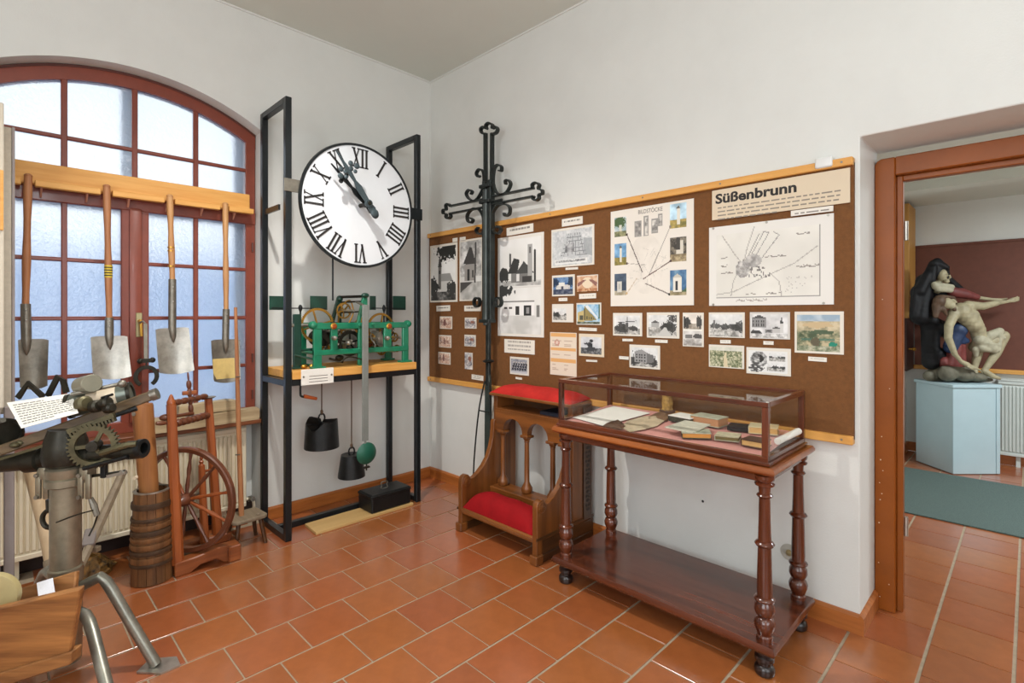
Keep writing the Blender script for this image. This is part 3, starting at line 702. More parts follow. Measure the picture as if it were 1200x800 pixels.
# two turned rails between the front and the rear post
def turned(a, b, r, beads, m=RIMW, name='spindle'):
    a, b = Vector(a), Vector(b); L = (b-a).length; prof = []; n = 44
    for i in range(n+1):
        t = i/n; prof.append((r*(0.62+0.38*abs(math.sin(t*math.pi*beads))**0.7), L*t))
    return MB().lathe(prof, a, 14, b-a).build(name, m, sw)
turned(wA(204, 472, XP-0.01), wA(242, 464, XP-0.21), 0.018, 5)
turned(wA(206, 496, XP-0.01), wA(244, 486, XP-0.21), 0.022, 7)
turned(wA(183, 496, XP+0.01), wA(206, 495, XP-0.01), 0.012, 2)
turned(wA(224, 483, XP-0.10), wA(221, 446, XP-0.10), 0.013, 4)
turned(wA(221, 446, XP-0.10), wA(220, 436, XP-0.10), 0.005, 1)
MB().obox(wA(222, 460, XP-0.10), (0, 1, 0), (1, 0, 0), (0, 0, 1), 0.07, 0.02, 0.022).build('cross_piece', SPINWY, sw, bevel=0.003)
MB().ell(wA(194, 489, XP-0.02), (0.025, 0.03, 0.018)).cyl(wA(196, 489, XP-0.02), wA(226, 484, XP-0.1), 0.010).build('flyer', RIMW, sw)
# wheel
AL = math.radians(52); WAX = Vector((math.cos(AL), -math.sin(AL), 0)); WU = Vector((math.sin(AL), math.cos(AL), 0)); wc = wA(218, 585, XP-0.07); WR = 0.292
MB().lathe([(WR-0.028, -0.017), (WR-0.006, -0.019), (WR, -0.012), (WR-0.004, 0.0), (WR, 0.012), (WR-0.006, 0.019), (WR-0.028, 0.017), (WR-0.028, -0.017)], wc, 56, WAX).build('rim', RIMW, sw, 40)
MB().lathe([(0.012, -0.06), (0.022, -0.045), (0.030, -0.03), (0.036, 0), (0.030, 0.03), (0.022, 0.045), (0.012, 0.06)], wc, 18, WAX).build('hub', RIMW, sw)
MB().cyl(wc-WAX*0.11, wc+WAX*0.10, 0.008).build('axle', STEELD, sw)
for k_ in range(10):
    a = 2*math.pi*k_/10+0.2; d = WU*math.cos(a)+Uv_*math.sin(a)
    prof = [(0.008, 0), (0.011, 0.05), (0.008, 0.10), (0.012, 0.14), (0.007, 0.19), (0.010, 0.235)]
    MB().lathe(prof, wc+d*0.03, 10, d).build('spoke', SPINW if k_ % 3 == 0 else RIMW, sw)
MB().obox((XP-0.12, -1.92, 0.055), (0, 1, 0), (1, 0, 0), (0, 0, 1), 0.30, 0.09, 0.014).build('treadle', GREYW, sw, bevel=0.003)

# ================================================================== BUTTER CHURN
cb = fl(165, 688); cc_ = cb+Vector((-0.06, 0.06, 0))
ch = thing('butter_churn', 'tall narrow wooden churn bound with many hoops beside the spinning wheel', 'churn', (cc_.x, cc_.y, 0))
prof_r = lambda z: 0.095-0.012*(z/0.47)
NST = 14
for i in range(NST):
    a0 = 2*math.pi*i/NST+0.012; a1 = 2*math.pi*(i+1)/NST-0.012
    k = MB(); vs = []
    for z in (0.004, 0.24, 0.472):
        for (r, a) in ((prof_r(z), a0), (prof_r(z)+0.001, (a0+a1)/2), (prof_r(z), a1), (prof_r(z)-0.014, a1), (prof_r(z)-0.014, a0)):
            vs.append((cc_.x+r*math.cos(a), cc_.y+r*math.sin(a), z))
    fs = [(j*5+q_, j*5+(q_+1) % 5, (j+1)*5+(q_+1) % 5, (j+1)*5+q_) for j in range(2) for q_ in range(5)]+[(4, 3, 2, 1, 0), (10, 11, 12, 13, 14)]
    k.add(vs, fs).build('stave', CHURNW, ch)
MB().cyl((cc_.x, cc_.y, 0.02), (cc_.x, cc_.y, 0.04), 0.08, 20).build('bottom', CHURNW, ch)
for (z, hh, M_) in ((0.105, 0.018, HOOPW), (0.13, 0.03, CHURNW), (0.168, 0.022, HOOPW), (0.20, 0.026, CHURNW), (0.235, 0.022, CHURNW), (0.268, 0.026, HOOPW), (0.30, 0.024, CHURNW), (0.335, 0.018, HOOPW), (0.405, 0.03, HOOPW)):
    r = prof_r(z)
    MB().lathe([(r-0.003, -hh/2), (r+0.007, -hh/2), (r+0.009, 0), (r+0.007, hh/2), (r-0.003, hh/2), (r-0.003, -hh/2)], (cc_.x, cc_.y, z), 28).build('hoop', M_, ch)
MB().annulus((cc_.x, cc_.y, 0.474), 0.068, 0.0845, 0.006, (0, 0, 1), 28).build('rim_band', STEEL, ch)
pz = 0.47+0.46
px_ = dep(150, 480, proj(cc_)[2]-0.0)
MB().lathe([(0.036, -0.40), (0.040, -0.20), (0.044, 0.0), (0.046, 0.12), (0.047, 0.30), (0.049, 0.44), (0.046, 0.455), (0.03, 0.458)], (cc_.x-0.012, cc_.y-0.012, 0.47), 18, (-0.055, -0.055, 1)).build('plunger', LOGW, ch, label='thick wooden plunger log with peg holes')
for (px, py) in ((158, 560), (157, 485)):
    p = dep(px, py, proj(cc_)[2]-0.05); MB().cyl(p-Vector((FX, FY, 0))*0.004, p+Vector((FX, FY, 0))*0.03, 0.010, 10).build('peg', CREAM if py == 560 else STEEL, ch)

# ================================================================== STOOL WITH TALL STICK
so = fl(283, 640); sx, sy_ = 0.275, -1.585
sto = thing('distaff_stool', 'small grey four-legged stool with a tall brown stick standing in its seat', 'stool', (sx, sy_, 0))
zt = 0.175
MB().prism([(sx-0.09, sy_-0.09), (sx-0.07, sy_-0.11), (sx+0.08, sy_-0.10), (sx+0.10, sy_-0.08), (sx+0.09, sy_+0.08), (sx+0.07, sy_+0.10), (sx-0.07, sy_+0.09), (sx-0.09, sy_+0.07)], 'z', zt-0.022, zt).build('seat', GREYW, sto, bevel=0.004)
for (i, j) in ((-1, -1), (1, -1), (1, 1), (-1, 1)):
    MB().tube([(sx+i*0.06, sy_+j*0.06, zt-0.01), (sx+i*0.085, sy_+j*0.085, 0.0)], [0.014, 0.011], 8).build('leg', OAKD, sto)
tp = wA(276, 360, sx)
sb0 = wA(283, 600, sx)
MB().tube([(sx, sb0.y, zt-0.01), (sx, sb0.y*0.5+tp.y*0.5, 0.75), (sx, tp.y, tp.z)], [0.016, 0.014, 0.009], 10).build('stick', ASHD, sto)
MB().ell((sx+0.06, sy_+0.05, zt+0.004), (0.012, 0.012, 0.006)).build('knob', GREYW, sto)
for z in (0.55, 1.02): MB().cyl((sx, tp.y, z), (sx+0.03, tp.y+0.015, z+0.004), 0.004, 6).build('pin', STEELD, sto)

# ================================================================== DISPLAY PANELS AT THE WINDOW'S LEFT
XD = 0.34
e = wA(14, 150, XD)
db = thing('exhibition_screen', 'grey-beige fabric display panel on grey post left of the window', 'screen', (XD, e.y-0.35, 0))
MB().box((XD-0.02, e.y-0.9, wA(14, 484, XD).z), (XD+0.005, e.y, e.z)).build('panel', FABRIC, db, bevel=0.004)
MB().box((XD-0.022, e.y-0.001, wA(14, 484, XD).z), (XD+0.007, e.y+0.010, e.z+0.004)).build('edge_strip', GREYPAINT, db, bevel=0.002)
pe = wA(17, 600, XD+0.02)
MB().box((XD-0.005, pe.y-0.036, 0.0), (XD+0.035, pe.y, wA(14, 480, XD).z+0.02)).build('post', GREYPAINT, db, bevel=0.004)
MB().box((XD-0.10, pe.y-0.03, 0.0), (XD+0.07, pe.y-0.008, 0.025)).build('foot', GREYPAINT, db, bevel=0.003)
XD2 = XD+0.07
e2 = wA(4.6, 121, XD2)
db2 = thing('exhibition_screen', 'pale display panel with a framed picture standing in front of the fabric one', 'screen', (XD2, e2.y-0.35, 0))
MB().box((XD2-0.015, e2.y-0.8, wA(4, 478, XD2).z), (XD2+0.008, e2.y, e2.z)).build('panel', mat('pale_panel', (206, 196, 178), 0.85, var=0.04, scale=30), db2, bevel=0.004)
MB().box((XD2-0.01, e2.y-0.75, 0.0), (XD2+0.02, e2.y-0.71, wA(4, 478, XD2).z)).build('post', GREYPAINT, db2)
MB().box((XD2-0.10, e2.y-0.745, 0.0), (XD2+0.10, e2.y-0.715, 0.025)).build('foot', GREYPAINT, db2)
MB().box((XD2-0.01, e2.y-0.05, 0.0), (XD2+0.02, e2.y-0.012, wA(4, 478, XD2).z)).build('post', GREYPAINT, db2)
pa, pb_ = wA(-30, 195, XD2+0.01), wA(4.2, 270, XD2+0.01)
fr = MB().box((XD2+0.009, pa.y, pb_.z), (XD2+0.018, pb_.y, pa.z)).build('framed_picture', PINE, None, bevel=0.002, loc=(XD2+0.012, (pa.y+pb_.y)/2, (pa.z+pb_.z)/2))
tag(fr, 'picture in thin yellow wooden frame hung on the pale display panel', 'picture')
MB().box((XD2+0.017, pa.y+0.012, pb_.z+0.012), (XD2+0.0195, pb_.y-0.012, pa.z-0.012)).build('picture_sheet', mat('grey_green_picture', (140, 150, 140), 0.5, var=0.4, scale=9), fr)

# ================================================================== GEARED INSTRUMENT ON TUBULAR TRIPOD
D0 = 2.06
col = dep(77, 785, D0); cxn, cyn = col.x, col.y
ins = thing('geared_instrument', 'old geared brass and iron instrument on a grey column with pipe legs', 'instrument', (cxn, cyn, 0))
Rv = Vector((RX, RY, 0)); Fv = Vector((FX, FY, 0)); Uv = Vector((0, 0, 1))
def I(px, py, back=0.0): return dep(px, py, D0+back)
MB().lathe([(0.050, 0.03), (0.052, 0.10), (0.052, 0.34), (0.056, 0.345), (0.056, 0.40), (0.050, 0.405), (0.050, 0.76)], (cxn, cyn, 0), 28).build('column', ALU, ins)
zc = I(77, 558).z
MB().lathe([(0.058, -0.035), (0.064, -0.03), (0.064, -0.005), (0.058, 0.0), (0.062, 0.012), (0.064, 0.035), (0.052, 0.045)], (cxn, cyn, zc), 28).build('collar', ALU, ins)
for s_, px0 in ((-1, 54), (1, 103)):
    p = I(px0, 553)
    br_ = MB().obox(p, Rv, Fv, Uv, 0.035, 0.05, 0.05).build('clamp_lug', ALU, ins, bevel=0.006, seg=2)
    for dx in (-0.012, 0.018):
        MB().obox(p+Rv*dx-Fv*0.02+Uv*(-0.05), Rv, Fv, Uv, 0.022, 0.012, 0.10).build('link_plate', ALU, br_, bevel=0.005, seg=2)
    for dz in (-0.005, -0.09):
        MB().cyl(p+Rv*(-0.012)-Fv*0.034+Uv*dz, p+Rv*(-0.012)-Fv*0.02+Uv*dz, 0.008, 10).build('bolt', STEELD, br_)
# ring hanging left, turnbuckle right, wires
rc = I(58, 608)
MB().tube([rc+Rv*(0.028*math.sin(a))+Uv*(0.034*math.cos(a)) for a in [2*math.pi*i/20 for i in range(20)]], 0.009, 8, True).build('ring', GUN, ins)
MB().tube([I(57, 585), I(57.5, 597)], 0.010, 8).build('ring_shank', GUN, ins)
MB().tube(smoothpath([I(66, 612, -.06), I(90, 603, -.06), I(112, 597)]), 0.003, 6).build('wire', GUN, ins)
MB().tube([I(106, 583), I(110, 592), I(114, 604)], [0.008, 0.012, 0.010], 8).build('turnbuckle', STEELD, ins)
MB().tube(smoothpath([I(114, 604), I(110, 616), I(104, 628, -.02)]), 0.003, 6).build('wire', GUN, ins)
MB().tube([I(104, 558), I(128, 555), I(146, 552)], 0.006, 8).build('rod', GUN, ins)
MB().obox(I(122, 549), Rv, Fv, Uv, 0.020, 0.02, 0.07).build('hanger', IRON, ins, bevel=0.002)
MB().bar(I(126, 558), I(148, 553), 0.012, 0.012).cyl(I(144, 553)-Fv*0.01, I(144, 553)+Fv*0.01, 0.008).build('tongue', STEEL, ins)
# head block and horizontal barrel
MB().lathe([(0.050, 0), (0.070, 0.015), (0.078, 0.05), (0.070, 0.10), (0.055, 0.15)], (cxn, cyn, zc+0.04), 24).build('head', GUN, ins)
MB().lathe([(0.034, 0), (0.036, 0.10), (0.046, 0.105), (0.046, 0.16), (0.036, 0.165), (0.035, 0.30), (0.040, 0.31), (0.040, 0.36), (0.033, 0.365), (0.030, 0.50), (0.036, 0.505), (0.036, 0.56), (0.024, 0.56), (0.022, 0.50)], I(2, 543), 22, I(166, 526)-I(2, 543)).build('barrel', GUN, ins)
MB().annulus(I(166, 525, -0.005), 0.022, 0.036, 0.02, I(166, 526)-I(2, 543), 20).build('barrel_mouth', IRON, ins)
MB().tube([I(98, 549, -0.05), I(116, 544, -0.05), I(150, 535, -0.05)], 0.008, 8).build('rod', IRON, ins)
MB().tube([I(118, 531, -.04), I(150, 521, -.04), I(160, 520, -.03)], 0.012, 8).build('rod', BRONZE, ins)
# inclined rail and rack
ra0, ra1 = I(-14, 533, -0.06), I(181, 462, 0.10)
MB().bar(ra0, ra1, 0.032, 0.040).build('rail', wood('bronze_rail', (74, 60, 42), (120, 98, 68), 'x', 0.45), ins, bevel=0.005, rz=TH)
MB().bar(I(150, 474.5, 0.075), ra1, 0.020, 0.028, ).cyl(ra1-(ra1-ra0).normalized()*0.012, ra1+(ra1-ra0).normalized()*0.012, 0.024).build('rail_end', STEELD, ins)
MB().bar(I(-10, 541, -0.08), I(80, 513, -0.04), 0.012, 0.010).build('lower_rod', BRONZE, ins)
MB().tube([I(128, 489, 0.02), I(152, 481, 0.06), I(160, 478, 0.07)], [0.009, 0.009, 0.012], 8).build('lower_rod', IRON, ins)
r0_, r1_ = I(80, 505, -0.05), I(134, 486, 0.0)
rk = MB().bar(r0_, r1_, 0.026, 0.018).build('rack', BRONZE, ins)
dv = (r1_-r0_); NT = 13; dn = dv.normalized(); sd = dn.cross(Uv).normalized(); dnn = sd.cross(dn).normalized()
for i in range(NT):
    p = r0_+dv*((i+0.5)/NT)-dnn*0.016
    MB().obox(p, dn, sd, dnn, 0.007, 0.026, 0.018).build('rack_tooth', BRONZE, rk, smooth=0)
gc = I(110, 522, -0.03); gax = (-Fv*0.95+Rv*0.28).normalized()
g = MB().gear(gc, 0.088, 0.020, gax, 34, 0.010, 0.060).build('gear_segment', BRONZE, ins, 20)
MB().spokes(gc, 0.012, 0.064, 0.014, 0.012, gax, 3, 0.4).build('gear_spokes', BRONZE, g)
MB().cyl(gc-gax*0.03, gc+gax*0.02, 0.020).build('gear_hub', GUN, g)
# sighting tube with paper wrap, on top
ta, tb = I(82, 476, 0.04), I(153, 461, 0.12)
MB().cyl(ta, tb, 0.046, 24).build('tube', mat('grey_green_metal', (110, 116, 106), 0.35, 0.5, var=0.2), ins)
MB().cyl(ta.lerp(tb, 0.32), ta.lerp(tb, 0.80), 0.0470, 24).build('paper_wrap', CREAM, ins)
MB().annulus(tb, 0.036, 0.050, 0.012, tb-ta, 24).annulus(ta, 0.036, 0.050, 0.012, tb-ta, 24).build('tube_rim', GUN, ins)
MB().tube([I(84, 462, 0.0), I(142, 449.5, 0.06)], 0.008, 8).ell(I(143, 449.5, 0.06), 0.016).build('guide_rod', STEELD, ins)
for (px, py, rr) in ((98, 473, 0.030), (112, 476, 0.024), (124, 472, 0.022), (128, 478, 0.020)):
    MB().lathe([(rr*0.7, -0.02), (rr, -0.012), (rr, 0.012), (rr*0.7, 0.02)], I(px, py, -0.04), 14, Rv+Uv*0.2-Fv*0.3).build('knob', GUN if rr < 0.03 else BRONZE, ins)
MB().tube([I(119, 466, -0.05), I(132, 462, -0.05)], 0.005, 8).tube([I(125, 464, -.05), I(124, 472, -.05)], 0.006, 8).build('thumb_lever', IRON, ins)
cwa, cwb = I(96, 452, 0.06), I(108, 449, 0.0)
MB().cyl(cwa, cwb, 0.036, 24).build('counterweight', mat('grey_canister', (134, 130, 112), 0.45, 0.4, var=0.12), ins, bevel=0.003)
MB().tube([I(84, 462, 0.02), I(95, 454, 0.03)], 0.006, 8).build('counterweight_arm', STEEL, ins)
# wheel and bosses at the left
MB().lathe([(0.03, -0.03), (0.06, -0.028), (0.062, 0.02), (0.05, 0.028), (0.05, 0.01), (0.03, 0.01)], I(3, 508, 0.0), 24, Rv-Fv*0.5).build('end_boss', GUN, ins)
MB().ell(I(24, 518, -0.03), (0.026, 0.02, 0.016)).ell(I(18, 521, -0.05), (0.018, 0.018, 0.012)).build('nut', BRONZE, ins)
# V shaped irons behind the card
for (pts, b_) in (([(21, 466), (33, 449), (51, 465)], 0.14), ([(56, 464), (68, 441), (74, 446), (78, 460)], 0.17)):
    MB().strip([I(x, y, b_) for x, y in pts], 0.022, 0.010, -Fv).build('folded_iron', GUN, ins)
# pipe legs with foot plates
PIPE = mat('galvanised_pipe', (148, 146, 134), 0.38, 0.75, var=0.22, scale=16, bump=0.05)
ft = fl(183, 781)
def leg(a, b, c, plate=True):
    pts = [a]+[a.lerp(b, t) for t in (0.5, 0.9)]+[b+(c-b)*0.06+(a-b)*0.02]+[b.lerp(c, t) for t in (0.15, 0.5)]+[c+Vector((0, 0, 0.004))]
    lg = MB().tube(pts, 0.020, 14).build('pipe_leg', PIPE, ins)
    if plate:
        d = (c-Vector((cxn, cyn, 0))); d.z = 0; d.normalize(); e_ = Vector((-d.y, d.x, 0))
        pc = Vector((c.x, c.y, 0))+d*0.02
        MB().prism([tuple((pc+d*x+e_*y)[:2]) for x, y in ((-0.07, -0.04), (0.03, -0.05), (0.075, 0.0), (0.03, 0.05), (-0.07, 0.04))], 'z', 0.001, 0.008).build('foot_plate', STEEL, lg, smooth=0)
    return lg
bend = dep(121, 674, D0)
leg(Vector((cxn, cyn, I(92, 690).z))+Rv*0.04, bend, Vector((ft.x, ft.y, 0.004)))
l2b = dep(104, 722, 1.93); l2c = fl(142, 872)
leg(Vector((cxn, cyn, I(92, 700).z))-Fv*0.04, l2b, Vector((l2c.x, l2c.y, 0.004)))
dirl = -(Vector((ft.x, ft.y, 0))-Vector((cxn, cyn, 0))); dirl.normalize()
l3b = Vector((cxn, cyn, bend.z))+dirl*0.13+Fv*0.06; l3c = Vector((cxn, cyn, 0.004))+dirl*0.34+Fv*0.16
leg(Vector((cxn, cyn, I(92, 690).z)), l3b, l3c)

# card lying on the instrument
ca, cbp, ccp, cdp = I(8, 472, 0.04), I(84, 461, 0.06), I(92, 484, -0.09), I(25, 502, -0.10)
def sheet3d(name, label, cat, q, M, t=0.0015, lines=0, sub=None):
    q = [Vector(p) for p in q]; n = (q[1]-q[0]).cross(q[3]-q[0]).normalized()
    if n.z < 0: n = -n
    G_ = 6; vs = []; fs = []
    for side in (0, 1):
        for j in range(G_+1):
            for i in range(G_+1): vs.append(q[0].lerp(q[1], i/G_).lerp(q[3].lerp(q[2], i/G_), j/G_)+n*(t*side))
    N1 = (G_+1)**2
    for j in range(G_):
        for i in range(G_): a_ = j*(G_+1)+i; fs += [(a_, a_+1, a_+G_+2, a_+G_+1), (N1+a_, N1+a_+G_+1, N1+a_+G_+2, N1+a_+1)]
    rim = [i for i in range(G_+1)]+[(j+1)*(G_+1)-1 for j in range(1, G_+1)]+[G_*(G_+1)+i for i in range(G_-1, -1, -1)]+[j*(G_+1) for j in range(G_-1, 0, -1)]
    for a_, b_ in zip(rim, rim[1:]+rim[:1]): fs.append((a_, N1+a_, N1+b_, b_))
    o = MB().add(vs, fs).build(name, M, None, 40, loc=sum(q, Vector())/4)
    tag(o, label, cat)
    if lines:
        k = MB(); up_ = n if n.z > 0 else -n
        rnd = random.Random(5)
        for i in range(lines):
            v = 0.14+0.74*i/(lines-1); u1 = 0.93 if i > 0 else 0.55
            if i == lines-1: u1 = 0.6
            u = 0.07
            while u < u1:
                w = rnd.uniform(0.03, 0.09); w = min(w, u1-u)
                def PT(uu, vv): return q[0].lerp(q[1], uu).lerp(q[3].lerp(q[2], uu), vv)+up_*(t+0.0006)
                h_ = 0.016
                k.add([PT(u, v-h_), PT(u+w, v-h_), PT(u+w, v+h_), PT(u, v+h_)], [(0, 1, 2, 3)]); u += w+0.014
        kk = k.build('printed_lines', GREYINK, o, 0); kk['kind'] = 'stuff'
    return o
sheet3d('text_card', 'white card with lines of small print lying on the geared instrument', 'card', (ca, cbp, ccp, cdp), PAPER, lines=9)

# ================================================================== WOODEN TROUGH IN THE FOREGROUND
DT = 1.70
def T(px, py, back=0.0): return dep(px, py, DT+back)
tr = thing('wooden_trough', 'old plank trough with slanted boards in front of the grey column', 'trough', dep(40, 800, DT+0.08)*1.0)
tr.location.z = 0; ORG[tr.name].z = 0
def plank(name, q, t, M=TROUGHW, parent=tr, bev=0.004):
    q = [Vector(p) for p in q]; n = (q[1]-q[0]).cross(q[3]-q[0]).normalized()
    if n.dot(Fv) < 0: n = -n
    return MB().add([p for p in q]+[p+n*t for p in q], [(0, 1, 2, 3), (7, 6, 5, 4), (0, 4, 5, 1), (1, 5, 6, 2), (2, 6, 7, 3), (3, 7, 4, 0)]).build(name, M, parent, 0, bevel=bev, rz=TH)
plank('front_board', [T(-60, 727), T(94, 690), T(81, 768, 0.05), T(-60, 812, 0.05)], 0.024)
plank('rear_board', [T(-30, 705, 0.20), T(89, 669, 0.24), T(84, 728, 0.18), T(-30, 760, 0.16)], 0.022)
plank('lower_strip', [T(-60, 806, 0.03), T(83, 764, 0.04), T(82, 779, 0.04), T(-60, 826, 0.03)], 0.05, wood('trough_wood', (150, 96, 46), (196, 140, 78), 'x', 0.6, 11))
plank('bottom_board', [T(-60, 798, 0.06), T(80, 760, 0.06), T(82, 745, 0.22), T(-60, 775, 0.22)], -0.016)
for (px, py, bk) in ((-45, 815, 0.06), (12, 778, 0.17), (-30, 786, 0.17)):
    a = T(px, py, bk); MB().box((a.x-0.02, a.y-0.02, 0.0), (a.x+0.02, a.y+0.02, a.z)).build('foot', TROUGHW, tr)
# white cloth band across the trough
bd = [T(43, 684, 0.21), T(62, 678, 0.215), T(67, 703, 0.03), T(47, 708, 0.03)]
bn = MB(); vs = []; fs = []
for j in range(9):
    t = j/8; l_, r_ = bd[0].lerp(bd[3], t), bd[1].lerp(bd[2], t); sag = Vector((0, 0, -0.012*math.sin(math.pi*t)+0.004))
    vs += [l_+sag, r_+sag, r_+sag-Vector((0, 0, 0.003)), l_+sag-Vector((0, 0, 0.003))]
for j in range(8):
    for q_ in range(4): fs.append((j*4+q_, j*4+(q_+1) % 4, j*4+4+(q_+1) % 4, j*4+4+q_))
fs += [(0, 1, 2, 3), (35, 34, 33, 32)]
tag(bn.add(vs, fs).build('white_cloth_band', mat('ribbed_white_cloth', (226, 226, 232), 0.85, var=0.06, scale=60, stretch=(1, 6, 1)), None, 40, loc=T(56, 694, 0.13)), 'white ribbed cloth band laid across the wooden trough', 'cloth band')
# pale disc standing in the trough
dc = T(-8, 698, 0.07)
tag(MB().lathe([(0.066, -0.014), (0.076, -0.012), (0.078, 0.0), (0.076, 0.012), (0.066, 0.014)], dc, 32, (-Fv+Rv*0.25)).build('wooden_disc', mat('pale_disc', (176, 160, 112), 0.5, var=0.12, scale=9), None, loc=dc), 'pale round disc standing in the wooden trough', 'disc')

# ================================================================== LEANING POLES AND ODDMENTS BEHIND THE COLUMN
PALE = wood('bare_pale_wood', (168, 140, 104), (200, 174, 138), 'z', 0.6, 18)
def at_floor_rise(px, py, x): return wA(px, py, x)
o = MB().tube([wA(62, 660, 0.42), wA(52, 610, 0.33), wA(42, 570, 0.26), wA(33, 540, 0.21)], [0.030, 0.031, 0.031, 0.030], 12).build('leaning_post', PALE, None, loc=(0.3, -2.45, 0.0)); tag(o, 'pale stripped wooden post leaning behind the grey column', 'post')
MB().tube([wA(64, 676, 0.45), wA(61, 655, 0.41)], [0.034, 0.034], 12).build('dark_end', GREYW, o)
lo = wA(104, 655, 0.55)
sc = thing('wooden_pole', 'grey weathered pole leaning between the column and the churn', 'pole', (lo.x, lo.y, 0))
pts = [wA(92, 668, 0.60)]; p1_ = wA(144, 553, 0.30); pts = [pts[0].lerp(p1_, t) for t in (0, 0.33, 0.66, 1)]
MB().tube(pts, [0.018, 0.021, 0.021, 0.019], 8).build('shaft', GREYW, sc)
MB().bar(wA(103, 640, 0.54), wA(108, 620, 0.48), 0.05, 0.03).build('sleeve', mat('grey_sleeve', (120, 110, 104), 0.6), sc, bevel=0.004)
MB().obox(wA(110, 643, 0.50), Rv, Fv, Uv, 0.05, 0.03, 0.025).obox(wA(104, 636, 0.5), Rv+Uv*0.4, Fv, Uv, 0.03, 0.03, 0.03).build('wedge', GREYW, sc, bevel=0.003)
# dark trimmed cap-like oddment on the floor
c0 = fl(110, 672); rnd = random.Random(2)
k = MB()
for i in range(26):
    a = rnd.uniform(0, 6.28); r_ = rnd.uniform(0, 0.075); z = rnd.uniform(0.012, 0.13*(1-r_/0.10))
    p = Vector((c0.x+r_*math.cos(a), c0.y+r_*math.sin(a), z))
    k.obox(p, Vector((rnd.random()-.5, rnd.random()-.5, rnd.random()-.5)), Vector((rnd.random(), .3, -.2)), Vector((0.2, rnd.random(), 1)), 0.05, 0.028, 0.020)
k.lathe([(0.08, 0.0), (0.07, 0.05), (0.03, 0.10)], c0, 12)
hp = k.build('scrap_heap', mat('dark_gilt_scrap', (30, 24, 16), 0.5, 0.2, col2=(150, 108, 48), scale=34), None, 0, loc=c0); tag(hp, 'small heap of dark gilt scraps on the floor behind the grey column', 'scrap'); hp['kind'] = 'stuff'
# plank on the floor along the radiator
a_, b_ = fl(16, 694), fl(70, 668)
pk = MB().box((a_.x-0.30, -2.58, 0.0), (a_.x-0.27, -2.18, 0.075)).build('floor_plank', wood('grey_brown_plank', (120, 92, 70), (150, 118, 92), 'y', 0.6), None, bevel=0.003, loc=(a_.x-0.285, -2.38, 0)); tag(pk, 'grey-brown plank standing on edge on the floor below the radiator', 'plank')

# ================================================================== TOWER CLOCK
YLF, YRF, XF_, XB_ = -1.395, -0.435, 0.428, 0.042; ZP = 2.74; PW = 0.038
cf = thing('steel_stand', 'tall black steel stand of square tubes carrying the tower clock', 'stand', (0.235, -0.915, 0))
def sq(p, q): return MB().bar(p, q, PW, PW)
for y in (YLF, YRF):
    for x in (XF_, XB_): MB().box((x-PW/2, y-PW/2, 0), (x+PW/2, y+PW/2, ZP)).build('post', FRAMEM, cf, bevel=0.003)
    MB().box((XB_+PW/2, y-PW/2, ZP-PW), (XF_-PW/2, y+PW/2, ZP)).build('top_bar', FRAMEM, cf, bevel=0.002)
    MB().box((XB_+PW/2, y-PW/2, 0), (XF_-PW/2, y+PW/2, PW)).build('bottom_bar', FRAMEM, cf, bevel=0.002)
    MB().box((XB_+PW/2, y-PW/2, 0.955), (XF_-PW/2, y+PW/2, 0.955+PW)).build('side_bar', FRAMEM, cf, bevel=0.002)
for x in (XF_, XB_):
    MB().box((x-PW/2, YLF+PW/2, 0.955), (x+PW/2, YRF-PW/2, 0.955+PW)).build('shelf_bar', FRAMEM, cf, bevel=0.002)
MB().box((0.235-PW/2, YLF+PW/2, 0.0), (0.235+PW/2, YRF-PW/2, PW)).build('floor_bar', FRAMEM, cf, bevel=0.002)
a = wA(314, 250, XB_)
MB().box((XB_+PW/2, YLF-0.006, a.z-0.015), (0.30, YLF+0.006, a.z+0.02)).build('stub_plate', FRAMEM, cf, smooth=0)
MB().box((XF_+PW/2, YLF-0.03, 2.155), (XF_+PW/2+0.006, YLF+0.085, 2.235)).build('dial_bracket', STEELD, cf, bevel=0.002)
MB().box((XF_+PW/2, YRF-0.085, 2.10), (XF_+PW/2+0.006, YRF+0.03, 2.185)).build('dial_bracket', FRAMEM, cf, bevel=0.002)
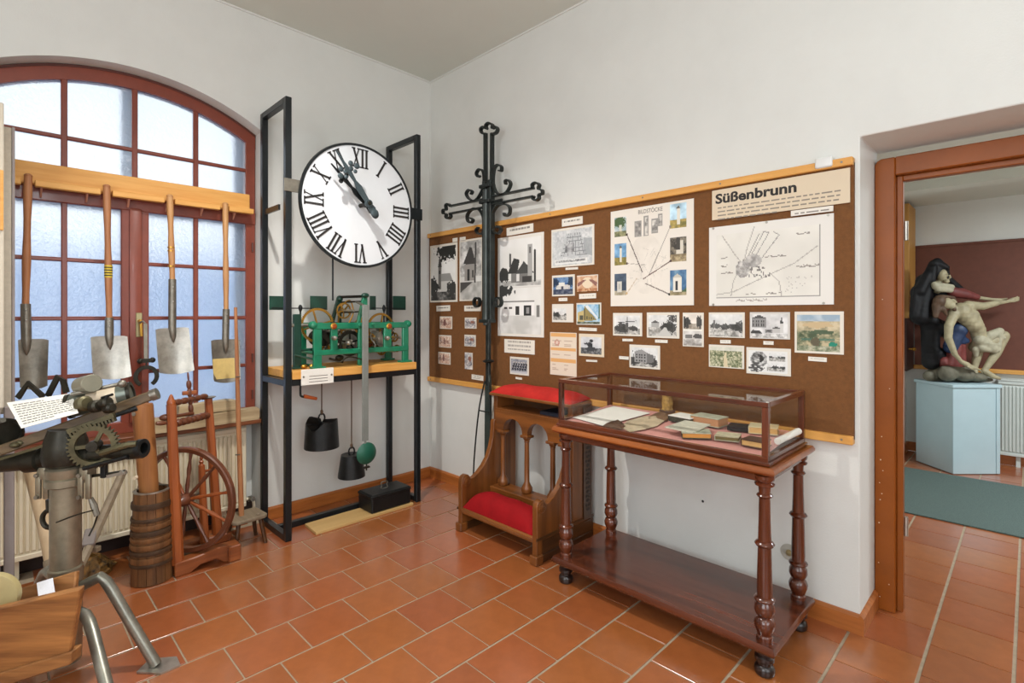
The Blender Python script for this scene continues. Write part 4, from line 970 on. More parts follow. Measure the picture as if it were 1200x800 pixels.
# dial
XDL = 0.462; DC = Vector((XDL, -0.925, 2.132)); DR = 0.415
dl = thing('clock_dial', 'round white tower clock dial with black Roman numerals in black frame', 'clock dial', DC)
MB().lathe([(DR-0.004, -0.006), (DR-0.004, 0.006)], DC, 72, (1, 0, 0)).build('face', WHITEP, dl)
MB().lathe([(DR-0.014, -0.012), (DR, -0.012), (DR+0.004, 0.0), (DR, 0.012), (DR-0.014, 0.012), (DR-0.014, -0.012)], DC, 72, (1, 0, 0)).build('rim', FRAMEM, dl, 40)
ROM = ['XII', 'I', 'II', 'III', 'IIII', 'V', 'VI', 'VII', 'VIII', 'IX', 'X', 'XI']
RI, RO = 0.258, 0.385
XN = XDL+0.0065
def numeral(txt, ang):
    """strokes in (s,r): s across, r outward"""
    k = MB(); wch = {'I': 0.030, 'V': 0.062, 'X': 0.062}
    tot = sum(wch[c] for c in txt); s = -tot/2
    ca, sa = math.cos(ang), math.sin(ang)
    def P(u, r, x): return (x, DC.y+u*ca+r*sa, DC.z-u*sa+r*ca)
    # dial seen from the front (+x): +y is to the right
    def quad(p):
        vs = [P(q[0], q[1], XN) for q in p]+[P(q[0], q[1], XN+0.003) for q in p]
        k.add(vs, [(0, 1, 2, 3), (7, 6, 5, 4), (0, 4, 5, 1), (1, 5, 6, 2), (2, 6, 7, 3), (3, 7, 4, 0)])
    def stroke(u0, r0, u1, r1, w): quad([(u0-w/2, r0), (u0+w/2, r0), (u1+w/2, r1), (u1-w/2, r1)])
    def serif(u, r, w): quad([(u-w/2, r-0.004), (u+w/2, r-0.004), (u+w/2, r+0.004), (u-w/2, r+0.004)])
    for c in txt:
        w = wch[c]; m_ = s+w/2
        if c == 'I':
            stroke(m_, RI, m_, RO, 0.014); serif(m_, RI+0.003, 0.026); serif(m_, RO-0.003, 0.026)
        elif c == 'V':
            stroke(m_+0.004, RI, m_-0.019, RO, 0.014); stroke(m_, RI, m_+0.021, RO, 0.007); serif(m_-0.019, RO-0.003, 0.027); serif(m_+0.021, RO-0.003, 0.02)
        else:
            stroke(m_+0.020, RI, m_-0.020, RO, 0.014); stroke(m_-0.020, RI, m_+0.020, RO, 0.007)
            for (u, r) in ((m_+0.020, RI+0.003), (m_-0.020, RO-0.003), (m_-0.020, RI+0.003), (m_+0.020, RO-0.003)): serif(u, r, 0.026)
        s += w
    n = k.build('numeral', INK, dl, 0); n['label'] = 'black Roman numeral '+txt
for i, t in enumerate(ROM): numeral(t, 2*math.pi*i/12)
# hands on a long arbor
HX = XDL+0.105
MB().cyl((XDL, DC.y, DC.z), (HX+0.03, DC.y, DC.z), 0.014, 14).build('arbor', GUN, dl)
def hand(x, ang, L, w, m_, tail, orn):
    ca, sa = math.cos(ang), math.sin(ang)
    def P(u, r, xx): return (xx, DC.y+u*ca+r*sa, DC.z-u*sa+r*ca)
    k = MB()
    outline = [(-w*0.5, -tail), (w*0.5, -tail), (w*0.9, -tail*0.6), (w*0.5, 0.0), (w*0.75, L*0.30), (w*0.30, L*0.42), (w*0.55, L*0.62), (w*0.28, L*0.76), (w*0.12, L), (-w*0.12, L), (-w*0.28, L*0.76), (-w*0.55, L*0.62), (-w*0.30, L*0.42), (-w*0.75, L*0.30), (-w*0.5, 0.0), (-w*0.9, -tail*0.6)]
    n = len(outline)
    k.add([P(u, r, x-0.004) for u, r in outline]+[P(u, r, x+0.004) for u, r in outline], [tuple(range(n)), tuple(range(2*n-1, n-1, -1))]+[(i, (i+1) % n, n+(i+1) % n, n+i) for i in range(n)])
    k.lathe([(w*0.8, -0.012), (w*0.9, 0), (w*0.8, 0.012)], P(0, 0, x), 16, (1, 0, 0))
    k.ell(P(0, -tail, x), (0.010, w*1.0, w*1.0))
    ho = k.build('hand', m_, dl, 40)
    for (u, r, rr) in orn:
        MB().ell(P(u, r, x), (0.008, rr, rr), 10, 6).build('hand_ornament', m_, ho)
    return ho
SLATE = mat('slate_painted_iron', (66, 78, 82), 0.4, 0.3, var=0.2)
a1 = math.radians(-37)
hand(HX+0.012, a1, 0.385, 0.030, SLATE, 0.075, [(-0.070, 0.235, 0.020), (0.070, 0.235, 0.020), (-0.042, 0.268, 0.018), (0.042, 0.268, 0.018), (-0.040, 0.212, 0.014), (0.040, 0.212, 0.014), (-0.022, 0.240, 0.018), (0.022, 0.240, 0.018)])
hand(HX-0.02, math.radians(-48), 0.33, 0.028, IRON, 0.09, [(-0.028, 0.215, 0.016), (0.028, 0.215, 0.016)])
# drive rod from dial down to the movement
MB().cyl(wA(390, 300, 0.40), wA(390, 352, 0.40), 0.006, 8).build('drive_rod', IRON, dl)
MB().cyl((0.40, DC.y+0.0, DC.z), (XDL, DC.y, DC.z), 0.02, 12).build('bevel_box', IRON, dl)

# wooden shelf planks
zs0, zs1 = 0.994, 1.045
sh = thing('shelf_plank', 'yellow wooden shelf plank under the green clock movement', 'shelf', (0.24, -0.915, zs0))
MB().box((0.27, YLF+0.022, zs0), (0.452, YRF-0.022, zs1)).build('plank', PINE, sh, bevel=0.003)
MB().box((0.024, YLF+0.022, zs0), (0.262, YRF-0.022, zs1)).build('plank', PINE, sh, bevel=0.003)
a, b = wA(353, 434, 0.456), wA(391, 446, 0.456)
lp = MB().box((0.4525, a.y, b.z-0.012), (0.456, b.y, a.z+0.004)).build('name_plate', PAPER, sh, bevel=0.001, label='white information plate with faint print')
k = MB()
for i in range(3):
    k.box((0.4561, a.y+0.05, b.z+0.004+0.018*i), (0.4564, b.y-0.04, b.z+0.008+0.018*i))
kk = k.build('printed_lines', GREYINK, lp, 0); kk['kind'] = 'stuff'
for y in (a.y+0.015, b.y-0.015): MB().cyl((0.456, y, (a.z+b.z)/2), (0.458, y, (a.z+b.z)/2), 0.006, 8).build('screw', STEELD, lp)

# ---- movement
XMF, XMB = 0.385, 0.150
mv = thing('clock_movement', 'green cast-iron tower clock movement with brass wheels on wooden shelf', 'clock movement', (0.27, -0.86, zs1))
def Yp(px, x=XMF): return wA(px, 380, x).y
def Zp(py, px=420, x=XMF): return wA(px, py, x).z
y0, y1 = Yp(367), Yp(478)
zt_, zl_ = 1.342, 1.165
def fbar(x, ya, yb, za, zb, name='frame_bar', t=0.030, m_=GREEN, par=None):
    return MB().box((x-t/2, ya, za), (x+t/2, yb, zb)).build(name, m_, par or mv, bevel=0.004)
for x in (XMF, XMB):
    ff = fbar(x, y0, y1, zt_-0.042, zt_, 'top_rail')
    fbar(x, y0, y1, zl_-0.036, zl_, 'lower_rail')
    for (ya, yb, zb) in ((y0, y0+0.055, zs1), (y1-0.050, y1, zs1), (Yp(419.5, x), Yp(428, x), zs1), (Yp(387.5, x), Yp(395, x), zl_-0.03), (Yp(449.5, x), Yp(458, x), zl_-0.03)):
        fbar(x, ya, yb, zb, zt_-0.03, 'frame_post', 0.025)
    for ya, yb in ((y0-0.012, y0+0.075), (y1-0.075, y1+0.02)):
        MB().box((x-0.03, ya, zs1), (x+0.03, yb, zs1+0.014)).build('foot', GREEN, mv, bevel=0.003)
    for y in (y0, y1): MB().lathe([(0.026, -0.02), (0.028, 0), (0.020, 0.018), (0.008, 0.024)], (x, y, zt_-0.014), 14, (1, 0, 0)).build('boss', GREEN, mv)
for y in (y0+0.02, y1-0.02, (y0+y1)/2):
    MB().cyl((XMB, y, zl_-0.02), (XMF, y, zl_-0.02), 0.012, 10).build('tie_rod', GREEN, mv)
for px in (391, 456):
    p = wA(px, 382, XMF+0.016)
    r = MB().lathe([(0.022, 0), (0.022, 0.005), (0.012, 0.010)], p, 16, (1, 0, 0)).build('rosette', BRASS, mv)
    MB().spokes(p+Vector((0.010, 0, 0)), 0.004, 0.014, 0.005, 0.004, (1, 0, 0), 6).build('rosette_petals', mat('red_enamel', (160, 50, 34), 0.4), r)
for px, py, x in ((422, 381, XMF+0.016), (437, 380, XMF+0.016), (409, 402, XMF+0.03), (393, 396, XMF+0.05), (455, 396, XMF+0.05)):
    p = wA(px, py, x); MB().lathe([(0.014, -0.03), (0.015, 0), (0.008, 0.010)], p, 12, (1, 0, 0)).build('bearing', GREEN if py < 390 else STEEL, mv)
# wheels: (px,py,x,r,teeth,material)
def wheel(px, py, x, r, teeth, m_, w=0.010, sp=5, rim=0.80):
    c_ = wA(px, py, x)
    wo = MB().gear(c_, r, w, (1, 0, 0), teeth, 0.006, r*rim).build('gear_wheel', m_, mv, 20)
    MB().spokes(c_, 0.008, r*rim+0.002, 0.010, w*0.6, (1, 0, 0), sp, px*0.1).build('spokes', m_, wo)
    MB().cyl((XMB, c_.y, c_.z), (XMF, c_.y, c_.z), 0.008, 10).build('arbor', STEEL, wo)
    return c_
wheel(372, 381, 0.26, 0.118, 60, BRASS, 0.014, 4, 0.86)
wheel(446, 384, 0.24, 0.112, 56, BRASS, 0.014, 4, 0.86)
wheel(410, 402, 0.33, 0.090, 52, GUN, 0.012, 5, 0.72)
wheel(391, 386, 0.31, 0.052, 36, GUN, 0.010, 4)
wheel(455, 387, 0.31, 0.052, 36, GUN, 0.010, 4)
wheel(424, 382, 0.28, 0.062, 40, BRASS, 0.010, 5)
wheel(383, 402, 0.22, 0.060, 40, BRASS, 0.010, 5)
wheel(441, 402, 0.20, 0.070, 40, mat('red_bronze', (140, 70, 40), 0.35, 0.8), 0.010, 5)
wheel(403, 364, 0.24, 0.058, 40, BRASS, 0.008, 5)
rw = random.Random(12)
for (px, py) in ((380, 388), (398, 398), (434, 396), (462, 395), (386, 410), (418, 410), (447, 410), (404, 386), (465, 408)):
    wheel(px, py, rw.uniform(0.19, 0.34), rw.uniform(0.026, 0.044), 20, rw.choice((BRASS, STEEL, GUN, BRASS)), 0.010, 4, 0.7)
for (px, py) in ((372, 404), (380, 412), (437, 412), (453, 412)):
    a = wA(px, py, 0.35); MB().tube(smoothpath([a, a+Vector((-0.02, 0.03, 0.05)), a+Vector((-0.05, 0.01, 0.10)), a+Vector((-0.09, 0.04, 0.13))]), 0.006, 6).build('lever', rw.choice((STEEL, BRASS, GUN)), mv)
for (px, py, r, x0_, x1_, m_) in ((410, 400, 0.058, 0.18, 0.30, STEEL), (376, 396, 0.048, 0.17, 0.30, GUN), (444, 397, 0.052, 0.17, 0.30, STEEL)):
    c_ = wA(px, py, 0.25)
    MB().lathe([(r*1.12, 0), (r*1.12, 0.008), (r, 0.010), (r, x1_-x0_-0.010), (r*1.12, x1_-x0_-0.008), (r*1.12, x1_-x0_)], (x0_, c_.y, c_.z), 22, (1, 0, 0)).build('drum', m_, mv)
# A-shaped upper bracket
for x, m_ in ((0.36, GREEN), (0.17, GREEND)):
    for (p_, q_) in (((418, 386), (427, 346)), ((429, 386), (428, 346))):
        if m_ is GREEND: p_, q_ = (p_[0]-31, p_[1]), (q_[0]-30, q_[1]+2)
        a, b = wA(*p_, x), wA(*q_, x); MB().bar(a, b, 0.022, 0.024, up=(1, 0, 0)).build('upper_bracket', m_, mv, bevel=0.003)
MB().cyl(wA(398, 348, 0.18), wA(427, 347, 0.36), 0.010, 10).build('upper_rod', GUN, mv)
MB().cyl(wA(400, 354, 0.20), wA(427, 353, 0.36), 0.006, 8).cyl(wA(400, 366, 0.22), wA(424, 365, 0.36), 0.006, 8).build('upper_rods', GUN, mv)
MB().ell(wA(398, 350, 0.18), 0.024).ell(wA(428, 346, 0.37), (0.02, 0.03, 0.018)).build('upper_boss', GREEND, mv)
MB().tube(smoothpath([wA(396, 380, 0.2), wA(400, 360, 0.22), wA(410, 352, 0.25), wA(414, 366, 0.26), wA(408, 380, 0.25)]), 0.005, 6).build('lever', BRASS, mv)
# left bracket post with rod
a = wA(348, 368, 0.30); b = wA(348, 432, 0.30)
MB().box((0.285, a.y-0.024, zs1), (0.315, a.y+0.024, a.z)).box((0.26, a.y-0.04, zs1), (0.34, a.y+0.04, zs1+0.012)).build('side_post', GREEND, mv, bevel=0.004)
MB().cyl(wA(341, 381, 0.30), wA(367, 381, 0.30), 0.013, 12).build('side_rod', STEEL, mv)
MB().cyl(wA(345, 416, 0.33), wA(368, 421, 0.36), 0.008, 10).cyl(wA(346, 411, 0.30), wA(368, 409, 0.30), 0.007, 10).build('side_rods', GREEND, mv)
MB().ell((0.34, a.y+0.03, zs1+0.016), (0.016, 0.022, 0.014)).ell((0.35, a.y+0.075, zs1+0.016), (0.014, 0.016, 0.014)).build('oil_cup', BRASS, mv)
# fly fans: spindle, arm, two vanes
for (pxs, vanes) in ((352, ((316, 333), (364, 384))), (450, ((434, 441), (461, 476)))):
    x = 0.22
    ff = MB().cyl((x, wA(pxs, 400, x).y, 1.30), (x, wA(pxs, 400, x).y, wA(pxs, 357, x).z), 0.006, 8).lathe([(0.004, 0), (0.012, 0.02), (0.014, 0.035), (0.008, 0.05)], (x, wA(pxs, 400, x).y, wA(pxs, 366, x).z), 10).build('fan_spindle', IRON, mv)
    z = wA(pxs, 361, x).z
    MB().box((x-0.004, wA(vanes[0][0]+2, 360, x).y, z-0.004), (x+0.004, wA(vanes[1][1]-2, 360, x).y, z+0.003)).build('fan_arm', IRON, ff, smooth=0)
    for (va, vb) in vanes:
        MB().box((x-0.010, wA(va, 360, x).y, wA(va, 363, x).z), (x-0.006, wA(vb, 360, x).y, wA(va, 346.5, x).z)).build('fan_vane', GREEND, ff, smooth=0)
# small detail on shelf: wire strip, lower lever, crank handle below
MB().tube(smoothpath([wA(388, 420, 0.40), wA(398, 424, 0.42), wA(410, 418, 0.42), wA(430, 423, 0.40)]), 0.005, 6).build('strike_lever', GUN, mv)
MB().ell(wA(398, 419, 0.33), (0.02, 0.03, 0.02)).cyl(wA(386, 420, 0.33), wA(402, 424, 0.33), 0.008).build('strike_cam', GUN, mv)
crk = thing('winding_crank', 'bent iron crank with orange wooden grip hanging under the clock shelf', 'crank', wA(352, 455, 0.40))
MB().tube(smoothpath([wA(352, 444, 0.40), wA(352, 460, 0.40), wA(353, 464, 0.40), wA(357, 465, 0.40)], 4), 0.007, 8).build('crank_arm', IRON, crk)
MB().cyl(wA(356, 464, 0.40), wA(371, 467, 0.40), 0.013, 12, 0.010).build('grip', mat('orange_grip', (178, 84, 30), 0.5, var=0.2), crk)
# pendulum
XPn = 0.495; pa, pb_ = wA(428, 357, XPn), wA(429, 516, XPn)
pe_ = thing('pendulum', 'grey clock pendulum rod with round green bob hanging before shelf', 'pendulum', wA(429, 531, XPn))
MB().box((XPn-0.006, pa.y-0.022, pb_.z), (XPn+0.006, pa.y+0.022, pa.z)).box((XPn-0.004, pa.y-0.008, pb_.z-0.03), (XPn+0.004, pa.y+0.008, pb_.z+0.01)).build('rod', mat('grey_painted_rod', (134, 138, 132), 0.45, 0.2, var=0.12), pe_, bevel=0.002)
bc = wA(429.5, 531, XPn)
MB().lathe([(0.03, -0.026), (0.062, -0.012), (0.074, 0), (0.062, 0.012), (0.03, 0.026)], bc, 32, (1, 0.0, 0)).build('bob', mat('bob_green', (16, 84, 64), 0.45, var=0.12), pe_, 60)
MB().cyl(bc-Vector((0, 0, 0.07)), bc-Vector((0, 0, 0.115)), 0.005, 8).box(bc-Vector((0.012, 0.020, 0.098)), bc+Vector((0.012, 0.020, -0.088))).build('rating_nut', GUN, pe_)
MB().bar((XPn, pa.y, pa.z-0.01), (XMF, pa.y, pa.z+0.02), 0.03, 0.006).build('suspension', STEELD, pe_)
# weights on cords
def weight(label, px, pyt, pyb, x, rt, rb_, broken):
    t, b = wA(px, pyt, x), wA(px, pyb, x); c_ = Vector((x, t.y, b.z)); h = t.z-b.z
    o = thing('clock_weight', label, 'weight', c_)
    k = MB(); n = 28; vs = []; fs = []
    rows = [(0.02, 0), (rb_, 0), (rb_*0.995, h*0.1), (rt, h), (rt*0.8, h*0.99), (0.01, h*0.97)]
    rnd = random.Random(7)
    for (r, z) in rows:
        for i in range(n):
            a = 2*math.pi*i/n; zz = z
            if broken and z > h*0.9: zz = z+0.025*math.sin(2*a+0.6)-0.014*(1+math.sin(5*a))
            vs.append((c_.x+r*math.cos(a), c_.y+r*math.sin(a), c_.z+zz))
    for j in range(len(rows)-1):
        for i in range(n): fs.append((j*n+i, j*n+(i+1) % n, (j+1)*n+(i+1) % n, (j+1)*n+i))
    fs += [tuple(range(n-1, -1, -1)), tuple(range((len(rows)-1)*n, len(rows)*n))]
    k.add(vs, fs).build('body', IRON, o, 40)
    zt = c_.z+h
    MB().tube([Vector((c_.x, c_.y+0.022*math.sin(a), zt+0.02-0.03*math.cos(a))) for a in [2*math.pi*i/14 for i in range(14)]], 0.006, 8, True).build('eye', IRON, o)
    MB().cyl((c_.x, c_.y, zt+0.04), (c_.x, c_.y, 0.993), 0.0045, 8).build('cord', mat('brown_cord', (92, 70, 52), 0.8), o)
    MB().ell((c_.x, c_.y, zt+0.062), (0.010, 0.010, 0.018)).build('knot', mat('brown_cord', (92, 70, 52), 0.8), o)
    return o
weight('broken-topped black iron clock weight hanging on a cord, the higher one', 377, 493, 524, 0.25, 0.104, 0.114, True)
weight('smooth black conical clock weight hanging on a cord beside the green bob', 412, 532, 558, 0.25, 0.072, 0.094, False)
# plank and black box weight on the floor
plk = MB().prism([(0.285, -1.225), (0.475, -1.235), (0.475, -0.50), (0.285, -0.49)], 'z', 0.0, 0.018).build('floor_board', wood('pale_board', (184, 146, 88), (204, 168, 110), 'y', 0.55), None, 0, bevel=0.002, loc=(0.38, -0.87, 0)); tag(plk, 'pale wooden board lying on the floor inside the clock frame', 'board')
zb = 0.019
bw = thing('box_weight', 'black iron box weight with wire loop standing on the pale floor board', 'weight', (0.375, -0.67, zb))
k = MB(); n = 10; vs = []; fs = []; rnd = random.Random(3)
bx0, bx1, by0, by1 = 0.275, 0.462, -0.835, -0.515
k.box((bx0, by0, zb), (bx1, by1, zb+0.125))
k.build('body', IRON, bw, 0, bevel=0.010, seg=2)
MB().box((bx0-0.003, by0-0.003, zb+0.10), (bx1+0.003, by1+0.003, zb+0.118)).build('lid_band', IRON, bw, bevel=0.004)
MB().tube([(0.37, -0.68+0.03*math.sin(a)+0.01*math.sin(3*a), zb+0.148-0.026*math.cos(a)) for a in [2*math.pi*i/14 for i in range(14)]], 0.004, 8, True).build('wire_loop', STEELD, bw)

# ================================================================== IRON CROSS
YX = -0.115
def Xp(X, Y): return wB(510+X/5, 130+Y/5, YX)
cb_ = wB(571, 560, YX); cxx = wB(572.5, 400, YX).x
cr = thing('iron_cross', 'tall dark wrought-iron grave cross with scrolls standing before the pin board', 'cross', (cxx, YX, 0))
NY = (0, -1, 0)
def flat(name, pts, w=0.010, d=0.030, sm=True, m_=CROSSM):
    q = [Xp(*p) for p in pts]
    if sm: q = smoothpath(q, 5)
    return MB().strip(q, w, d, NY).build(name, m_, cr, 40)
flat('upright_bar', [(295, 130), (296, 430)], 0.018, 0.030, False); flat('upright_bar', [(334, 130), (333, 430)], 0.018, 0.030, False)
flat('top_trefoil', [(296, 137), (274, 128), (268, 106), (285, 94), (301, 104), (298, 84), (316, 71), (336, 82), (336, 101), (354, 92), (366, 108), (357, 128), (335, 137)], 0.013)
flat('arm_bar', [(292, 515), (86, 558)], 0.012, 0.030, False); flat('arm_bar', [(292, 563), (86, 602)], 0.012, 0.030, False)
flat('arm_bar', [(328, 502), (576, 452)], 0.012, 0.030, False); flat('arm_bar', [(328, 548), (578, 500)], 0.012, 0.030, False)
flat('arm_trefoil', [(92, 560), (78, 545), (63, 552), (64, 576), (48, 580), (48, 600), (64, 604), (64, 622), (78, 630), (92, 618), (88, 601)], 0.012)
flat('arm_trefoil', [(574, 456), (570, 432), (590, 420), (610, 432), (606, 456), (627, 464), (628, 484), (610, 492), (608, 512), (592, 524), (572, 512), (580, 499)], 0.012)
flat('scroll', [(262, 378), (252, 386), (242, 366), (258, 342), (282, 356), (287, 420), (270, 480), (235, 525), (200, 515), (183, 485), (198, 462), (217, 472), (210, 488)])
flat('scroll', [(374, 350), (388, 350), (388, 325), (366, 316), (346, 342), (340, 420), (355, 470), (385, 490), (420, 475), (442, 430), (430, 405), (412, 410), (414, 430)])
flat('scroll', [(206, 626), (222, 638), (210, 655), (190, 640), (192, 602), (225, 572), (260, 580), (282, 620), (287, 680), (280, 714), (256, 720), (240, 700), (254, 682)])
flat('scroll', [(404, 598), (412, 615), (436, 602), (436, 562), (402, 545), (365, 556), (336, 600), (328, 650), (340, 700), (368, 718), (386, 695), (372, 675), (356, 682)])
za, zb_ = wB(572, 212, YX).z, wB(572, 378, YX).z
MB().box((cxx-0.044, YX-0.028, zb_), (cxx-0.018, YX+0.02, za)).build('post_side', CROSSM, cr, bevel=0.004)
MB().box((cxx+0.018, YX-0.028, zb_), (cxx+0.050, YX+0.02, za)).build('post_side', CROSSM, cr, bevel=0.004)
MB().box((cxx-0.018, YX-0.045, zb_-0.02), (cxx+0.020, YX+0.01, wB(572, 222, YX).z)).build('post_core', mat('grey_wrought_iron', (74, 80, 78), 0.45, 0.5, var=0.25), cr, bevel=0.008)
for py in (219, 237, 376):
    z = wB(572, py, YX).z; MB().box((cxx-0.052, YX-0.052, z-0.012), (cxx+0.056, YX+0.022, z+0.012)).build('collar', CROSSM, cr, bevel=0.003)
for px in (559, 584):
    c_ = wB(px, 354, YX)
    MB().strip([c_+Vector((0.034*math.cos(a), 0, 0.034*math.sin(a))) for a in [2*math.pi*i/18 for i in range(18)]], 0.010, 0.030, NY, True).build('ring', CROSSM, cr, 40)
MB().cyl(wB(580, 236, YX), wB(588, 234, YX-0.02), 0.010).build('peg', CROSSM, cr)
MB().box((cxx-0.018, YX-0.016, wB(572, 452, YX).z), (cxx+0.018, YX+0.012, zb_+0.01)).build('lower_post', CROSSM, cr, bevel=0.004)
z = wB(572, 423, YX).z
MB().lathe([(0.024, -0.012), (0.040, -0.004), (0.044, 0.004), (0.024, 0.012)], (cxx, YX-0.002, z), 18).build('disc_collar', CROSSM, cr)
zq = wB(572, 448, YX).z
MB().prism([(cxx-0.018, zq+0.06), (cxx+0.018, zq+0.06), (cxx+0.026, zq-0.03), (cxx+0.030, 0.02), (cxx-0.036, 0.02), (cxx-0.028, zq-0.03)], 'y', YX-0.014, YX+0.010).build('flat_stake', mat('green_grey_iron', (62, 72, 68), 0.5, 0.4, var=0.3), cr, bevel=0.003)
MB().box((cxx-0.11, YX-0.08, 0), (cxx+0.11, YX+0.07, 0.02)).build('base_plate', CROSSM, cr, bevel=0.003)
MB().tube(smoothpath([(cxx-0.02, YX-0.02, zq+0.01), (cxx-0.075, YX-0.03, zq-0.22), wB(555.5, 540, YX-0.03), (wB(555.5, 545, YX-0.03).x-0.01, YX-0.03, 0.02)]), 0.006, 8).build('stay', CROSSM, cr)
MB().tube(smoothpath([(cxx+0.02, YX-0.02, zq+0.01), (cxx+0.05, YX-0.03, zq-0.20), (cxx+0.075, YX-0.03, 0.02)]), 0.006, 8).build('stay', CROSSM, cr)
MB().cyl((cxx-0.07, YX-0.028, zq-0.21), (cxx+0.05, YX-0.028, zq-0.21), 0.005, 8).build('stay_tie', CROSSM, cr)

# ================================================================== PIN BOARD
PB = thing('pin_board', 'long brown fibre pin board with pine rails on the white wall', 'pin board', (1.57, -0.012, 0.83))
YBd = -0.022
BX0, BX1, BZ0, BZ1 = 0.012, 3.132, 0.828, 2.088
for (a, b) in ((BX0, 1.045), (1.0455, 2.09), (2.0905, BX1)):
    MB().box((a, YBd, BZ0+0.02), (b, -0.002, BZ1-0.02)).build('panel', BOARD, PB, smooth=0, bevel=0.0006)
MB().box((BX0, YBd-0.022, BZ1-0.036), (BX1, -0.002, BZ1)).build('top_rail', PINEX, PB, bevel=0.003)
MB().box((BX0, YBd-0.022, BZ0), (BX1, -0.002, BZ0+0.038)).build('bottom_rail', PINEX, PB, bevel=0.003)
for x in (0.06, 0.75, 1.4, 2.1, 2.55, 3.09):
    for z in (BZ0+0.019, BZ1-0.018): MB().cyl((x, YBd-0.0215, z), (x, YBd-0.0235, z), 0.005, 8).build('screw', STEELD, PB)
a = wB(967, 192, YBd)
tag(MB().box((a.x-0.035, YBd-0.032, 2.058), (a.x+0.035, -0.0, 2.106)).build('cable_clip', WHITEPL, None, bevel=0.008, seg=3, loc=(a.x, YBd, 2.08)), 'white plastic clip sitting on the top rail of the pin board', 'clip')

# ---- tiny painting kit: colours per cell, sRGB 0..255
def vnoise(u, v, f, seed):
    r = np.random.RandomState(seed); g = r.rand(64, 64)
    x, y = u*f % 63, v*f % 63; i, j = np.floor(x).astype(int), np.floor(y).astype(int); fx, fy = x-i, y-j
    fx, fy = fx*fx*(3-2*fx), fy*fy*(3-2*fy); i1, j1 = (i+1) % 64, (j+1) % 64
    return (g[i, j]*(1-fx)+g[i1, j]*fx)*(1-fy)+(g[i, j1]*(1-fx)+g[i1, j1]*fx)*fy
def fbm(u, v, f, seed): return (vnoise(u, v, f, seed)*0.5+vnoise(u, v, f*2.1, seed+1)*0.3+vnoise(u, v, f*4.3, seed+2)*0.2)
class Pic:
    def __init__(s, nx, ny, bg, asp):
        s.nx, s.ny = nx, ny; u = (np.arange(nx)+0.5)/nx; v = (np.arange(ny)+0.5)/ny
        s.u, s.v = np.meshgrid(u, v); s.c = np.empty((ny, nx, 3)); s.c[:] = bg; s.asp = asp
    def put(s, mask, col, a=1.0):
        col = np.array(col, float)
        if col.ndim == 1: s.c[mask] = s.c[mask]*(1-a)+col*a
        else: s.c[mask] = s.c[mask]*(1-a)+col[mask]*a
        return s
    def rect(s, u0, v0, u1, v1, col, a=1.0): return s.put((s.u >= u0) & (s.u < u1) & (s.v >= v0) & (s.v < v1), col, a)
    def poly(s, pts, col, a=1.0):
        m = np.zeros_like(s.u, bool); n = len(pts)
        for i in range(n):
            (x0, y0), (x1, y1) = pts[i], pts[(i+1) % n]
            if y0 == y1: continue
            cnd = ((y0 <= s.v) & (s.v < y1)) | ((y1 <= s.v) & (s.v < y0))
            m ^= cnd & (s.u < (x1-x0)*(s.v-y0)/(y1-y0)+x0)
        return s.put(m, col, a)
    def disc(s, u, v, ru, rv, col, a=1.0, ragged=0.0, seed=1):
        d = ((s.u-u)/ru)**2+((s.v-v)/rv)**2
        if ragged: d = d+ragged*(fbm(s.u, s.v, 16, seed)-0.5)*2
        return s.put(d < 1, col, a)
    def line(s, u0, v0, u1, v1, w, col, a=1.0):
        du, dv = (u1-u0), (v1-v0)/1.0; L2 = (du*s.asp)**2+dv**2
        t = np.clip((((s.u-u0)*du*s.asp**2)+(s.v-v0)*dv)/max(L2, 1e-9), 0, 1)
        d = np.sqrt(((s.u-u0-t*du)*s.asp)**2+(s.v-v0-t*dv)**2)
        return s.put(d < w, col, a)
    def tex(s, mask, c0, c1, f, seed, a=1.0):
        n = np.clip((fbm(s.u*s.asp, s.v, f, seed)-0.28)*2.2, 0, 1)[..., None]
        return s.put(mask, np.array(c0, float)*(1-n)+np.array(c1, float)*n, a)
    def sub(s, u0, v0, u1, v1, fn, seed):
        """paint fn into a sub rectangle"""
        i0, i1, j0, j1 = int(u0*s.nx), int(u1*s.nx), int(v0*s.ny), int(v1*s.ny)
        if i1-i0 < 2 or j1-j0 < 2: return s
        p = Pic(i1-i0, j1-j0, (200, 200, 200), (u1-u0)/(v1-v0)*s.asp); fn(p, seed); s.c[j0:j1, i0:i1] = p.c; return s
W_, K_ = (232, 228, 218), (44, 42, 40)
ALLm = lambda p: np.ones_like(p.u, bool)
def bw_landscape(p, s, hor=0.45, dark=0.55, warm=0):
    p.tex(ALLm(p), (206+warm, 206, 204-warm), (232+warm, 230, 226-warm), 3, s)
    p.tex(p.v < hor, (120+warm, 118, 112-warm), (214+warm, 210, 204-warm), 8, s+3)
    rg = np.random.RandomState(s)
    for i in range(5):
        p.disc(rg.rand(), hor+0.06*rg.rand(), 0.10+0.08*rg.rand(), 0.08+0.16*rg.rand(), (56, 56, 54), dark+0.3, 1.2, s+i)
    return p
def bw_village(p, s):
    bw_landscape(p, s, 0.40)
    rg = np.random.RandomState(s+9)
    for i in range(4):
        u = 0.12+0.2*i+0.05*rg.rand(); h = 0.12+0.14*rg.rand()
        p.rect(u, 0.36, u+0.13, 0.36+h, (206, 202, 196)); p.poly([(u-0.01, 0.36+h), (u+0.14, 0.36+h), (u+0.065, 0.36+h+0.1)], (74, 72, 70)); p.rect(u+0.05, 0.36, u+0.075, 0.36+h*0.6, (60, 60, 58))
